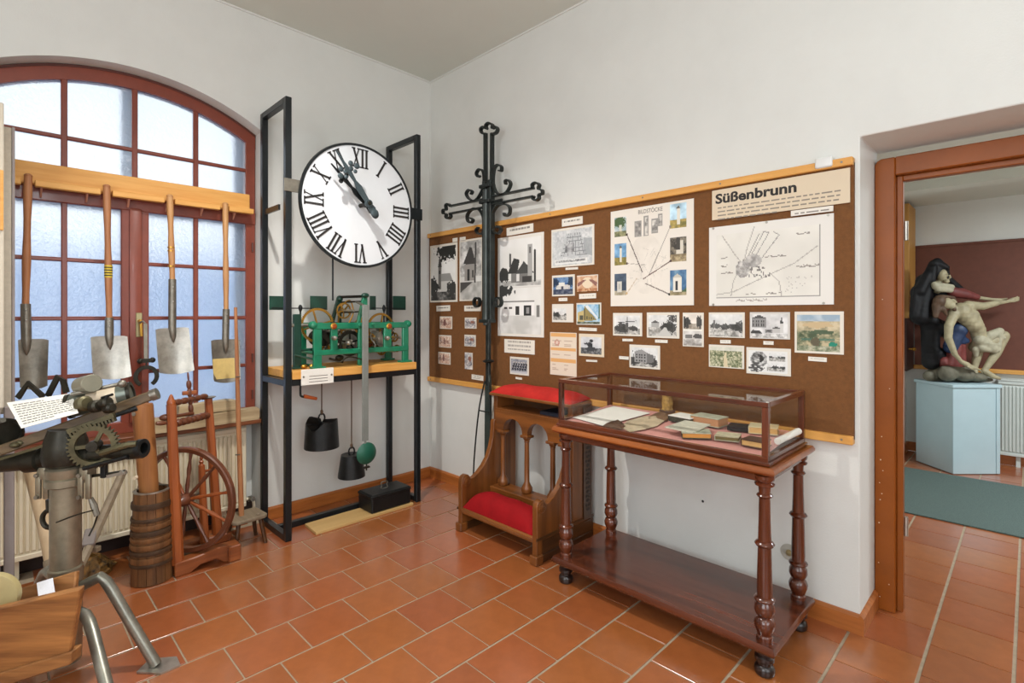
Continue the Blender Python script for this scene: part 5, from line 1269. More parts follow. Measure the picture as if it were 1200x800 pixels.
def bw_windmill(p, s):
    bw_landscape(p, s, 0.30); p.rect(0.44, 0.25, 0.56, 0.62, (96, 94, 92)); p.line(0.15, 0.62, 0.85, 0.70, 0.02, (60, 58, 56)); p.line(0.5, 0.35, 0.52, 0.9, 0.02, (60, 58, 56)); p.disc(0.2, 0.3, 0.12, 0.16, (70, 70, 68), 1, 1, s); p.disc(0.78, 0.3, 0.14, 0.14, (70, 70, 68), 1, 1, s+4)
def bw_road(p, s):
    bw_landscape(p, s, 0.42); p.poly([(0.30, 0), (0.85, 0), (0.62, 0.42), (0.58, 0.42)], (196, 194, 188)); p.line(0.84, 0.1, 0.86, 0.95, 0.03, (50, 48, 46)); p.disc(0.85, 0.85, 0.16, 0.2, (70, 68, 66), 0.8, 1.4, s); p.rect(0.1, 0.40, 0.4, 0.62, (170, 168, 164)); p.poly([(0.08, 0.62), (0.42, 0.62), (0.25, 0.76)], (84, 82, 80))
def bw_mansion(p, s):
    bw_landscape(p, s, 0.22); p.poly([(0.15, 0.2), (0.62, 0.2), (0.62, 0.72), (0.40, 0.9), (0.15, 0.78)], (150, 148, 146)); p.poly([(0.62, 0.2), (0.85, 0.25), (0.85, 0.62), (0.62, 0.72)], (112, 110, 108))
    for i in range(4):
        for j in range(3): p.rect(0.2+0.1*i, 0.27+0.15*j, 0.25+0.1*i, 0.36+0.15*j, (62, 62, 62))
    p.line(0.9, 0.1, 0.92, 0.95, 0.015, (60, 58, 56)); p.line(0.1, 0.1, 0.08, 0.8, 0.02, (60, 58, 56))
def bw_double(p, s):
    bw_landscape(p, s, 0.70, 0.6, 8); p.rect(0, 0.48, 1, 0.52, W_); p.tex(p.v < 0.48, (190, 184, 178), (226, 222, 216), 4, s); p.tex(p.v < 0.2, (140, 134, 128), (216, 212, 206), 7, s); p.disc(0.8, 0.3, 0.25, 0.08, (70, 68, 66), 0.9, 1, s); p.rect(0.1, 0.24, 0.5, 0.34, (120, 118, 114))
def bw_church(p, s):
    p.tex(ALLm(p), (226, 224, 218), (240, 238, 234), 3, s); p.disc(0.68, 0.92, 0.42, 0.18, (34, 34, 32), 1, 1.5, s)
    p.rect(0.30, 0.2, 0.44, 0.62, (120, 118, 114)); p.poly([(0.29, 0.62), (0.45, 0.62), (0.37, 0.86)], (64, 62, 60)); p.poly([(0.42, 0.5), (0.78, 0.5), (0.88, 0.36), (0.42, 0.36)], (146, 144, 140)); p.rect(0.42, 0.15, 0.88, 0.36, (196, 194, 188))
    p.tex(p.v < 0.16, (40, 40, 38), (150, 148, 144), 12, s); p.disc(0.12, 0.25, 0.2, 0.18, (48, 48, 46), 1, 1.4, s+5); p.disc(0.85, 0.22, 0.2, 0.12, (52, 52, 50), 1, 1.4, s+6)
    p.rect(0.34, 0.5, 0.39, 0.56, (40, 40, 40))
def bw_chapel(p, s):
    p.tex(ALLm(p), (206, 204, 198), (236, 234, 230), 3, s); p.tex(p.v > 0.4, (120, 118, 114), (232, 230, 226), 9, s+2, 0.7); p.poly([(0.15, 0.62), (0.78, 0.56), (0.55, 0.88), (0.45, 0.9)], (66, 64, 62)); p.rect(0.2, 0.32, 0.74, 0.6, (150, 146, 140)); p.rect(0.34, 0.32, 0.46, 0.52, (50, 48, 46)); p.rect(0.56, 0.38, 0.64, 0.5, (66, 64, 62)); p.tex(p.v < 0.3, (160, 158, 152), (232, 230, 226), 5, s); p.poly([(0, 0.12), (0.6, 0.3), (0, 0.3)], (74, 72, 70)); p.line(0.7, 0.3, 0.74, 0.95, 0.02, (70, 68, 66))
def bw_pair(p, s):
    p.tex(ALLm(p), (222, 220, 214), (238, 236, 232), 3, s)
    p.rect(0, 0.482, 1, 0.495, (214, 210, 204))
    # upper: old farmhouse roofs and tower
    p.tex((p.v > 0.50) & (p.v < 0.56), (150, 148, 144), (220, 218, 212), 10, s); p.rect(0.30, 0.54, 0.8, 0.66, (120, 118, 114)); p.poly([(0.2, 0.64), (0.45, 0.64), (0.5, 0.78), (0.36, 0.8)], (52, 52, 50)); p.poly([(0.4, 0.63), (0.85, 0.63), (0.6, 0.76)], (70, 70, 68)); p.rect(0.70, 0.6, 0.80, 0.93, (164, 162, 158)); p.rect(0.73, 0.84, 0.77, 0.90, (90, 88, 86)); p.line(0.86, 0.55, 0.86, 0.86, 0.012, (56, 54, 52)); p.line(0.27, 0.72, 0.27, 0.84, 0.015, (80, 78, 76)); p.disc(0.1, 0.62, 0.12, 0.07, (54, 54, 52), 1, 1.3, s); p.rect(0.42, 0.55, 0.5, 0.63, (220, 218, 214)); p.rect(0.56, 0.54, 0.78, 0.6, (60, 58, 56))
    # lower: plain white building
    p.disc(0.1, 0.45, 0.26, 0.055, (56, 56, 54), 1, 1.6, s+3); p.rect(0.05, 0.2, 0.85, 0.34, (236, 234, 230)); p.rect(0.05, 0.335, 0.85, 0.345, (130, 128, 124)); p.rect(0.40, 0.2, 0.50, 0.29, (60, 58, 56)); p.rect(0.12, 0.26, 0.2, 0.285, (90, 88, 86)); p.rect(0.24, 0.26, 0.32, 0.285, (90, 88, 86)); p.rect(0.60, 0.19, 0.78, 0.30, (44, 44, 44)); p.rect(0.66, 0.21, 0.73, 0.28, (150, 148, 146)); p.tex(p.v < 0.19, (196, 194, 188), (226, 224, 220), 6, s); p.rect(0.90, 0.18, 0.97, 0.3, (120, 118, 114))
def bw_drawing(p, s):
    p.tex(ALLm(p), (196, 196, 196), (222, 222, 220), 4, s); p.tex(ALLm(p), (150, 156, 158), (224, 224, 222), 14, s+4, 0.45); p.poly([(0.18, 0.24), (0.92, 0.22), (0.72, 0.9), (0.36, 0.9)], (188, 190, 190)); 
    for i in range(6): p.line(0.22+0.03*i, 0.28+0.1*i, 0.88-0.03*i, 0.27+0.1*i, 0.008, (120, 122, 124))
    for i in range(6): p.line(0.3+0.1*i, 0.26, 0.42+0.055*i, 0.88, 0.008, (120, 122, 124))
    p.tex((p.u > 0.34) & (p.u < 0.56) & (p.v > 0.36) & (p.v < 0.62), (96, 96, 98), (190, 190, 190), 10, s); p.rect(0.06, 0.05, 0.88, 0.17, (224, 224, 220)); p.tex((p.u > 0.09) & (p.u < 0.84) & (p.v > 0.08) & (p.v < 0.14), (96, 96, 96), (220, 220, 218), 22, s)
    p.poly([(0.80, 0.30), (1, 0.2), (1, 0.7), (0.8, 0.72)], (140, 144, 146), 0.6)
def bw_rider(p, s):
    p.tex(ALLm(p), (196, 198, 200), (222, 222, 222), 3, s); p.tex(p.v < 0.35, (60, 62, 64), (150, 152, 152), 10, s); p.disc(0.45, 0.5, 0.12, 0.2, (48, 52, 56), 1, 0.8, s); p.disc(0.52, 0.78, 0.09, 0.09, (54, 56, 58)); p.disc(0.3, 0.6, 0.14, 0.06, (64, 66, 68)); p.disc(0.5, 0.28, 0.26, 0.14, (66, 68, 70), 1, 1, s)
def bw_group(p, s):
    p.tex(ALLm(p), (120, 122, 130), (170, 172, 178), 6, s)
    for j in range(3):
        for i in range(6):
            p.disc(0.12+0.15*i+0.04*j, 0.30+0.18*j, 0.06, 0.09, (44, 46, 54)); p.disc(0.12+0.15*i+0.04*j, 0.42+0.18*j, 0.035, 0.045, (206, 196, 186))
    p.rect(0, 0, 1, 0.16, (196, 196, 200))
def bw_vignettes(p, s):
    p.c[:] = (226, 224, 220); p.disc(0.28, 0.60, 0.22, 0.36, (150, 148, 146)); p.tex(((p.u-0.28)/0.20)**2+((p.v-0.6)/0.33)**2 < 1, (70, 68, 66), (214, 212, 208), 9, s); p.disc(0.34, 0.62, 0.06, 0.2, (44, 42, 40), 1, 1, s); p.disc(0.2, 0.2, 0.18, 0.2, (80, 78, 76), 1, 1.6, s)
    p.sub(0.55, 0.55, 0.95, 0.92, bw_landscape, s+2); p.sub(0.50, 0.10, 0.95, 0.46, bw_landscape, s+5)
def bw_postcard2(p, s):
    p.c[:] = (206, 204, 202); p.tex(ALLm(p), (196, 194, 192), (232, 230, 228), 3, s); p.rect(0.04, 0.45, 0.42, 0.85, (140, 138, 136)); p.poly([(0.02, 0.82), (0.23, 0.98), (0.44, 0.82)], (76, 74, 72))
    for i in range(5):
        for j in range(2): p.rect(0.07+0.07*i, 0.5+0.16*j, 0.10+0.07*i, 0.6+0.16*j, (60, 58, 56))
    p.disc(0.14, 0.22, 0.18, 0.10, (62, 60, 58), 1, 1, s); p.tex(p.v < 0.16, (150, 148, 144), (230, 228, 224), 8, s); p.rect(0.80, 0.2, 0.88, 0.6, (206, 204, 200)); p.poly([(0.79, 0.6), (0.89, 0.6), (0.84, 0.88)], (70, 68, 66)); p.rect(0.6, 0.2, 0.8, 0.4, (190, 188, 184)); p.poly([(0.58, 0.4), (0.82, 0.4), (0.7, 0.5)], (90, 88, 86)); p.tex((p.u > 0.4) & (p.u < 0.6) & (p.v > 0.2) & (p.v < 0.34), (70, 68, 66), (190, 188, 186), 10, s)
def col_field(p, s):
    p.tex(ALLm(p), (70, 84, 58), (190, 176, 140), 9, s); p.tex(p.v > 0.82, (150, 170, 186), (206, 214, 216), 4, s); p.tex((p.v > 0.55) & (p.v < 0.82), (150, 140, 110), (206, 190, 156), 6, s+2); p.disc(0.5, 0.72, 0.34, 0.08, (196, 172, 132), 1, 0.6, s); p.disc(0.6, 0.52, 0.3, 0.06, (70, 88, 62), 0.9, 0.8, s); p.rect(0.1, 0.3, 0.9, 0.36, (62, 110, 96), 0.6); p.disc(0.84, 0.2, 0.10, 0.06, (20, 130, 104)); p.disc(0.45, 0.25, 0.12, 0.12, (92, 84, 62), 1, 1, s); p.tex((p.v < 0.14), (96, 108, 80), (190, 186, 160), 12, s+6)
def col_village(p, s):
    p.tex(ALLm(p), (86, 96, 62), (214, 206, 176), 14, s); p.tex(p.v > 0.8, (196, 196, 180), (222, 218, 204), 4, s); p.poly([(0.44, 0), (0.58, 0), (0.52, 0.7), (0.46, 0.7)], (212, 196, 160))
def col_blue(p, s):
    p.tex(ALLm(p), (60, 92, 140), (130, 160, 190), 4, s); p.tex(p.v < 0.3, (40, 50, 74), (110, 116, 128), 8, s); p.rect(0.15, 0.3, 0.85, 0.56, (206, 202, 196)); p.rect(0.3, 0.5, 0.6, 0.68, (222, 218, 208)); p.disc(0.12, 0.75, 0.2, 0.25, (34, 46, 66), 0.9, 1.5, s); p.disc(0.9, 0.7, 0.16, 0.3, (40, 54, 72), 0.9, 1.5, s+2); p.rect(0.42, 0.3, 0.52, 0.5, (70, 74, 86))
def col_interior(p, s):
    p.tex(ALLm(p), (196, 146, 110), (222, 196, 170), 5, s); p.disc(0.52, 0.56, 0.26, 0.36, (226, 208, 180)); p.poly([(0.05, 0.3), (0.45, 0.72), (0.36, 0.78), (0.02, 0.55)], (140, 96, 88)); p.poly([(0.95, 0.3), (0.6, 0.72), (0.68, 0.8), (1, 0.55)], (140, 96, 88)); p.tex(p.v < 0.22, (156, 92, 56), (226, 190, 150), 9, s)
def col_house(p, s):
    p.tex(ALLm(p), (120, 170, 206), (206, 222, 230), 4, s); p.poly([(0.04, 0.1), (0.34, 0.12), (0.34, 0.72), (0.04, 0.6)], (196, 176, 120)); p.poly([(0.34, 0.14), (0.88, 0.2), (0.34, 0.92)], (150, 134, 84)); p.poly([(0.34, 0.92), (0.88, 0.28), (0.95, 0.3), (0.5, 0.96)], (222, 226, 226)); p.rect(0.10, 0.22, 0.28, 0.44, (84, 84, 70)); p.tex(p.v < 0.14, (58, 66, 50), (150, 156, 140), 8, s); p.poly([(0.93, 0.3), (1, 0.3), (1, 1), (0.95, 1)], (44, 92, 74)); p.rect(0.31, 0.2, 0.36, 0.8, (92, 84, 60))
    for i in range(4): p.rect(0.42+0.1*i, 0.24, 0.46+0.1*i, 0.4-0.02*i, (84, 82, 66))
def col_warm(p, s):
    p.tex(ALLm(p), (186, 140, 116), (232, 214, 196), 7, s); p.tex((p.v > 0.3) & (p.v < 0.65), (120, 76, 64), (226, 206, 190), 9, s+3, 0.8); p.rect(0.30+0.04*(s % 4), 0.25, 0.52, 0.85, (100, 60, 58), 0.8); p.rect(0.12, 0.45, 0.2, 0.8, (120, 100, 96), 0.7)
def col_cool(p, s):
    p.tex(ALLm(p), (150, 152, 160), (236, 226, 216), 6, s); p.tex((p.v > 0.2) & (p.v < 0.8), (60, 62, 76), (226, 214, 204), 8, s+3, 0.8); p.disc(0.7, 0.65, 0.2, 0.16, (140, 84, 66), 0.8, 0.8, s)
def doc(p, s):
    p.c[:] = (226, 210, 190)
    for v in (0.90, 0.57, 0.31): p.rect(0.03, v, 0.97, v+0.075, (222, 168, 106))
    p.line(0.5, 0.06, 0.5, 0.95, 0.006, (190, 150, 118)); p.disc(0.27, 0.76, 0.10, 0.08, (198, 140, 124)); p.disc(0.27, 0.76, 0.05, 0.05, (222, 196, 180))
    rg = np.random.RandomState(s)
    for v in np.arange(0.08, 0.9, 0.04):
        if any(abs(v-q-0.04) < 0.06 for q in (0.90, 0.57, 0.31)): continue
        p.rect(0.08, v, 0.2+0.25*rg.rand(), v+0.008, (186, 160, 140)); p.rect(0.55, v, 0.6+0.3*rg.rand(), v+0.008, (186, 160, 140))
def wayside(tint, thing_):
    def f(p, s):
        if thing_ == 'tree': p.tex(ALLm(p), (150, 170, 176), (210, 216, 212), 3, s); p.disc(0.45, 0.75, 0.5, 0.30, (72, 96, 58), 1, 1, s); p.rect(0.4, 0.2, 0.62, 0.62, (206, 204, 190)); p.tex(p.v < 0.3, (96, 100, 70), (168, 164, 120), 8, s)
        elif thing_ == 'pillar': p.tex(ALLm(p), tint, tuple(min(255, c+60) for c in tint), 3, s); p.tex(p.v < 0.35, (120, 112, 56), (190, 164, 92), 7, s); p.rect(0.42, 0.15, 0.60, 0.82, (222, 216, 200)); p.poly([(0.38, 0.8), (0.64, 0.8), (0.51, 0.92)], (96, 90, 80))
        elif thing_ == 'night': p.tex(ALLm(p), (54, 66, 84), (84, 98, 116), 4, s); p.tex(p.v < 0.2, (150, 140, 116), (196, 184, 160), 6, s); p.rect(0.22, 0.15, 0.62, 0.66, (206, 202, 192)); p.rect(0.32, 0.3, 0.52, 0.55, (180, 178, 170))
        elif thing_ == 'niche': p.tex(ALLm(p), (58, 54, 48), (150, 140, 120), 9, s); p.rect(0.36, 0.3, 0.80, 0.86, (214, 206, 190)); p.tex((p.v < 0.3), (120, 104, 76), (196, 178, 140), 7, s); p.rect(0.4, 0.5, 0.6, 0.95, (66, 62, 56)); 
        else: p.tex(ALLm(p), (60, 100, 140), (120, 156, 180), 4, s); p.tex(p.v < 0.2, (120, 108, 76), (190, 176, 140), 7, s); p.rect(0.2, 0.14, 0.7, 0.72, (226, 220, 206)); p.rect(0.32, 0.2, 0.48, 0.58, (50, 54, 58)); p.poly([(0.14, 0.7), (0.76, 0.7), (0.45, 0.86)], (196, 190, 176)); p.poly([(0.7, 0.14), (1, 0.3), (1, 0.14)], (70, 96, 60))
    return f
def bildstock(p, s):
    p.c[:] = (228, 220, 208)
    p.tex((((p.u-0.45)/0.22)**2+((p.v-0.42)/0.3)**2 < 1), (220, 212, 200), (230, 222, 210), 9, s)
    rg = np.random.RandomState(3)
    for i in range(26):
        u, v = 0.28+0.42*rg.rand(), 0.18+0.42*rg.rand(); a = rg.rand()*3.1; p.line(u, v, u+0.08*math.cos(a), v+0.08*math.sin(a), 0.003, (206, 199, 188))
    p.sub(0.06, 0.73, 0.215, 0.935, wayside(None, 'tree'), 1); p.sub(0.06, 0.43, 0.215, 0.655, wayside((96, 140, 176), 'pillar'), 2); p.sub(0.06, 0.12, 0.215, 0.345, wayside(None, 'night'), 3)
    p.sub(0.745, 0.745, 0.93, 0.98, wayside((150, 180, 196), 'pillar'), 4); p.sub(0.745, 0.42, 0.93, 0.66, wayside(None, 'niche'), 5); p.sub(0.745, 0.10, 0.93, 0.345, wayside(None, 'chapel'), 6)
    # pencil drawing of three wayside shrines
    for (u0, u1, v0, v1) in ((0.31, 0.40, 0.70, 0.86), (0.43, 0.49, 0.70, 0.90), (0.52, 0.60, 0.72, 0.86), (0.60, 0.65, 0.78, 0.90)):
        p.rect(u0, v0, u1, v1, (150, 146, 140)); p.tex((p.u > u0+0.01) & (p.u < u1-0.01) & (p.v > v0+0.01) & (p.v < v1-0.01), (120, 116, 112), (222, 216, 206), 22, s+int(u0*50))
    for (a, b, c, d, col_, w) in ((0.215, 0.74, 0.41, 0.34, (84, 66, 60), 0.005), (0.74, 0.76, 0.50, 0.32, (150, 142, 134), 0.004), (0.745, 0.43, 0.42, 0.27, (96, 70, 62), 0.005), (0.215, 0.44, 0.46, 0.41, (170, 160, 150), 0.003), (0.73, 0.11, 0.45, 0.225, (110, 96, 90), 0.005), (0.215, 0.13, 0.34, 0.28, (196, 176, 150), 0.004)):
        p.line(a, b, c, d, w, col_)
    for (a, b, col_) in ((0.215, 0.74, (60, 40, 36)), (0.745, 0.43, (70, 44, 40)), (0.73, 0.11, (40, 40, 36)), (0.74, 0.76, (130, 120, 110)), (0.215, 0.44, (90, 80, 74)), (0.215, 0.13, (200, 170, 120))): p.disc(a, b, 0.013, 0.012, col_)
def mapsheet(p, s):
    p.c[:] = (226, 222, 214); p.rect(0.065, 0.095, 0.905, 0.90, (150, 146, 140)); p.rect(0.069, 0.102, 0.901, 0.893, (226, 222, 210))
    p.tex((p.u > 0.07) & (p.u < 0.9) & (p.v > 0.11) & (p.v < 0.89), (218, 214, 204), (230, 226, 216), 3, s)
    g = (176, 170, 162)
    for pts in ([(0.07, 0.14), (0.22, 0.17), (0.36, 0.26), (0.55, 0.38), (0.72, 0.48), (0.89, 0.66)], [(0.12, 0.88), (0.24, 0.62), (0.33, 0.45), (0.40, 0.36)], [(0.40, 0.95), (0.34, 0.70), (0.31, 0.52)], [(0.20, 0.12), (0.22, 0.30), (0.29, 0.48)], [(0.62, 0.11), (0.60, 0.28), (0.54, 0.36)]):
        for a, b in zip(pts, pts[1:]): p.line(*a, *b, 0.006, g)
    for (a, b) in (((0.37, 0.60), (0.48, 0.88)), ((0.40, 0.57), (0.52, 0.86)), ((0.46, 0.56), (0.60, 0.82)), ((0.48, 0.88), (0.52, 0.86)), ((0.56, 0.86), (0.60, 0.82)), ((0.34, 0.58), (0.44, 0.85))): p.line(*a, *b, 0.005, (150, 146, 140))
    rg = np.random.RandomState(11)
    for i in range(44):
        t = rg.rand(); u = 0.27+0.24*t+0.05*(rg.rand()-.5); v = 0.48-0.12*t+0.22*(rg.rand()-.5)*(1-abs(t-.4))
        p.rect(u, v, u+0.008+0.014*rg.rand(), v+0.012+0.02*rg.rand(), (120, 116, 112))
    p.tex(((p.u-0.39)/0.07)**2+((p.v-0.54)/0.08)**2 < 1, (140, 136, 132), (206, 202, 196), 18, s); p.tex(((p.u-0.30)/0.06)**2+((p.v-0.44)/0.10)**2 < 1, (140, 136, 132), (212, 208, 202), 20, s+1)
    for i in range(90): p.rect(0.66+0.23*rg.rand(), 0.14+0.42*rg.rand()*rg.rand(), 0, 0, g); 
    for i in range(70):
        u, v = 0.64+0.25*rg.rand(), 0.13+0.22*rg.rand(); p.rect(u, v, u+0.005, v+0.007, (186, 180, 172))
    for (u, v, n) in ((0.49, 0.565, 6), (0.72, 0.80, 4), (0.73, 0.43, 6), (0.11, 0.59, 2), (0.11, 0.49, 2), (0.11, 0.40, 4), (0.33, 0.13, 3), (0.50, 0.13, 4), (0.25, 0.055, 9)):
        for i in range(n*3): p.line(u+i*0.0095, v, u+i*0.0095+0.006, v+0.012*(1+(i % 3)*0.4), 0.004, (170, 162, 152) if v < 0.09 else (140, 132, 124))
def plain(p, s): p.c[:] = (228, 222, 210)
def typed(n, c=(120, 114, 108), dens=0.8, m=0.08):
    def f(p, s):
        p.c[:] = (228, 222, 210); rg = np.random.RandomState(s)
        for i in range(n):
            v = 1-(i+0.85)/(n+0.7); u = m
            while u < 1-m:
                w = 0.02+0.05*rg.rand(); p.rect(u, v, min(u+w, 1-m), v+0.42/(n+0.7), c, dens); u += w+0.012
    return f
YPR = YBd-0.001
def sheet(name, label, cat, tl, br, fn, seed=1, border=0.04, bcol=(222, 214, 200), cell=0.0048, tilt=0.0, group=None, lift=0.0, thick=0.003):
    a, b = wB(*tl, YPR), wB(*br, YPR); w, h = b.x-a.x, a.z-b.z
    nx, ny = max(6, int(w/cell)), max(4, int(h/cell)); p = Pic(nx, ny, bcol, w/h)
    if border > 0:
        bu, bv = border, border*w/h; p.sub(bu, bv, 1-bu+1e-6, 1-bv+1e-6, fn, seed)
    else: fn(p, seed)
    c = np.clip(p.c, 0, 255)/255.0; c = np.where(c <= 0.04045, c/12.92, ((c+0.055)/1.055)**2.4)
    xs = np.linspace(-w/2, w/2, nx+1); zs = np.linspace(-h/2, h/2, ny+1)
    vs = [(x, -thick, z) for z in zs for x in xs]; N = (nx+1)*(ny+1)
    fs = [(j*(nx+1)+i, j*(nx+1)+i+1, (j+1)*(nx+1)+i+1, (j+1)*(nx+1)+i) for j in range(ny) for i in range(nx)]
    vs += [(-w/2, -thick, -h/2), (w/2, -thick, -h/2), (w/2, -thick, h/2), (-w/2, -thick, h/2), (-w/2, 0, -h/2), (w/2, 0, -h/2), (w/2, 0, h/2), (-w/2, 0, h/2)]
    fs += [(N, N+4, N+5, N+1), (N+1, N+5, N+6, N+2), (N+2, N+6, N+7, N+3), (N+3, N+7, N+4, N), (N+4, N+7, N+6, N+5)]
    me = bpy.data.meshes.new(name); me.from_pydata(vs, [], fs); me.materials.append(PRINT)
    ca = me.color_attributes.new('col', 'FLOAT_COLOR', 'CORNER'); cc = np.ones((len(fs)*4, 4), np.float32)
    cc[:nx*ny*4, :3] = np.repeat(c.reshape(-1, 3), 4, axis=0); cc[nx*ny*4:, :3] = lin(bcol); ca.data.foreach_set('color', cc.ravel())
    o = bpy.data.objects.new(name, me); COL.objects.link(o); o.location = ((a.x+b.x)/2, YPR-lift, (a.z+b.z)/2); o.rotation_euler = (0, tilt, 0)
    ORG[o.name] = Vector(o.location); tag(o, label, cat, group); return o
def text(txt, parent, x, z, size, M, y=-0.0035, bold=0.0, align='LEFT', width=None):
    cu = bpy.data.curves.new('lettering', 'FONT'); cu.body = txt; cu.size = size; cu.align_x = align; cu.offset = bold; cu.extrude = 0.0003; cu.resolution_u = 3
    t = bpy.data.objects.new('lettering', cu); COL.objects.link(t); dg = bpy.context.evaluated_depsgraph_get(); dg.update()
    me = bpy.data.meshes.new_from_object(t.evaluated_get(dg)); bpy.data.objects.remove(t, do_unlink=True)
    if width:
        xs = [v.co.x for v in me.vertices]; k = width/(max(xs)-min(xs))
        for v in me.vertices: v.co.x *= k
    me.materials.clear(); me.materials.append(M); o = bpy.data.objects.new('lettering', me); COL.objects.link(o); o.parent = parent
    o.location = (x, y, z); o.rotation_euler = (math.pi/2, 0, 0); o['label'] = 'lettering '+txt; return o
PHW = (224, 216, 202)
sheet('photograph', 'tall black and white photo of a church with pointed spire under a branch', 'photograph', (504.3, 288.4), (536.2, 353.4), bw_church, 1, 0.05)
sheet('photograph', 'tall black and white photo of a chapel with steep roof behind the iron cross', 'photograph', (538.8, 282), (566, 352), bw_chapel, 2, 0.05)
sheet('photo_poster', 'large white sheet with two black and white photos, farmhouse roofs above a plain white building', 'poster', (583.7, 279.4), (637.6, 395.4), bw_pair, 3, 0.045, (226, 220, 210))
sheet('photograph', 'black and white aerial drawing of a square walled settlement', 'photograph', (646.5, 269.7), (696.6, 309.8), bw_drawing, 4, 0.035)
sheet('photograph', 'blue-toned colour photo of a white house between dark trees', 'photograph', (647.3, 323), (673.8, 346.3), col_blue, 5, 0.06)
sheet('photograph', 'orange-toned colour photo of an arched interior', 'photograph', (676.4, 323), (701, 340.8), col_interior, 6, 0.02)
sheet('photograph', 'small black and white photo of treetops with a wide blank right margin', 'photograph', (647.3, 356.3), (672.2, 377.6), lambda p, s: (p.c.__setitem__(slice(None), (222, 216, 206)), p.sub(0.05, 0.12, 0.72, 0.85, bw_landscape, s)), 7, 0.03)
sheet('photograph', 'colour photo of a long yellow building under blue sky', 'photograph', (675.9, 355), (704.8, 380.7), col_house, 8, 0.05)
sheet('document', 'pale pink document with orange bands pinned above the display case', 'document', (645, 389), (675.9, 441.6), doc, 9, 0.0)
sheet('photograph', 'black and white photo of a dark figure, in a wide tan border', 'photograph', (678.8, 390.7), (708.2, 418.5), bw_rider, 10, 0.09, (222, 206, 180))
sheet('photograph', 'blue-grey group photo of people standing in rows', 'photograph', (598, 417.5), (620, 440.3), bw_group, 11, 0.06)
for i, (tl, br, fn, w) in enumerate((((515.7, 370.7), (530, 385.4), col_warm, 'small colour photo of an altar niche, topmost under the church photo'), ((514.7, 392.3), (529, 407.5), col_warm, 'small reddish colour photo, middle of three under the church photo'), ((514, 412), (528, 427.2), col_warm, 'small pinkish colour photo, lowest of three under the church photo'),
        ((545, 372), (558.5, 385), col_cool, 'small blue-grey photo, topmost under the chapel photo'), ((544.6, 392), (557.7, 406.2), col_cool, 'small photo with red-brown patch, middle of three under the chapel photo'), ((545, 412.7), (554, 433), col_cool, 'narrow upright bluish photo, lowest of three under the chapel photo'))):
    sheet('photograph', w, 'photograph', tl, br, fn, 20+i*3, 0.05, cell=0.005)
sheet('photograph', 'black and white photo of a mast with spread arms above bushes', 'photograph', (718.7, 366.6), (752.8, 394), bw_windmill, 31, 0.05)
sheet('photograph', 'black and white photo of a village road with a bare tree', 'photograph', (758.3, 366), (796.3, 396.6), bw_road, 32, 0.05)
sheet('photograph', 'black and white photo of a tall gabled building seen at an angle', 'photograph', (738, 403.4), (773.7, 433), bw_mansion, 33, 0.05)
sheet('photograph', 'upright brownish postcard with two village views one above the other', 'photograph', (800.4, 366.3), (824.9, 406.5), bw_double, 34, 0.07)
sheet('photograph', 'pale black and white postcard of a distant village skyline', 'photograph', (830.9, 366), (872.9, 396), lambda p, s: (bw_landscape(p, s, 0.42, 0.5), p.rect(0.12, 0.4, 0.16, 0.75, (110, 108, 106))), 35, 0.05)
sheet('photograph', 'black and white postcard with a large house and a spired church', 'photograph', (879, 365.7), (925.9, 397.7), bw_postcard2, 36, 0.05, (206, 200, 192))
sheet('photograph', 'colour aerial photo of fields and green woods', 'photograph', (931.4, 365), (989, 415.5), col_field, 37, 0.055)
sheet('photograph', 'faded green and cream colour photo of a village among trees', 'photograph', (831, 403.4), (872.2, 432.4), col_village, 38, 0.05)
sheet('photograph', 'black and white postcard with an oval and two framed views', 'photograph', (875, 406.5), (927, 441), bw_vignettes, 39, 0.05)
bs = sheet('poster', 'large white poster headed BILDSTÖCKE with six colour photos around a map', 'poster', (716, 248.3), (813.3, 357.5), bildstock, 40, 0.0, cell=0.0046)
a, b = wB(716, 248.3, YPR), wB(813.3, 357.5, YPR); w, h = b.x-a.x, a.z-b.z
text('BILDSTÖCKE', bs, 0.035-w*0.02-0.10, h*0.43, 0.034, GREYINK, width=0.155)
mp_ = sheet('village_map', 'white sheet with a fine old line map of a village', 'map', (831.3, 267), (977.3, 356.6), mapsheet, 41, 0.0, (228, 224, 216), cell=0.0048)
for (u, v) in ((-0.46, 0.485), (0.46, 0.485), (0.43, -0.485), (-0.46, -0.485), (0, 0.485)):
    a, b = wB(831.3, 267, YPR), wB(977.3, 356.6, YPR); MB().cyl((u*(b.x-a.x), -0.003, v*(a.z-b.z)), (u*(b.x-a.x), -0.006, v*(a.z-b.z)), 0.006, 8).build('pin', STEEL, mp_, raw=True)
sp = sheet('title_panel', 'cream panel headed Süßenbrunn in bold letters with small print', 'sign', (835.3, 224), (996.6, 237.4), typed(4), 42, 0.0, (222, 206, 180), cell=0.006, lift=0.001, thick=0.008)
a, b = wB(835.3, 224, YPR), wB(996.6, 237.4, YPR); w, h = b.x-a.x, a.z-b.z
me = sp.data; cc = np.ones((len(me.loops), 4), np.float32); cc[:, :3] = lin((216, 198, 170)); me.color_attributes['col'].data.foreach_set('color', cc.ravel())
text('Süßenbrunn', sp, -w/2+0.018, h/2-0.070, 0.068, INK, y=-0.0085, bold=0.0022, width=0.385)
k = MB(); rnd = random.Random(4)
for i in range(4):
    z = h/2-0.098-0.0195*i; x = -w/2+0.03; xe = w/2-0.035 if i < 3 else w/2-0.30
    while x < xe:
        ww = rnd.uniform(0.012, 0.045); k.box((x, -0.0084, z), (min(x+ww, xe), -0.0081, z+0.0065)); x += ww+0.008
kk = k.build('small_print', mat('pale_print', (142, 132, 120), 0.8), sp, 0, raw=True); kk['kind'] = 'stuff'
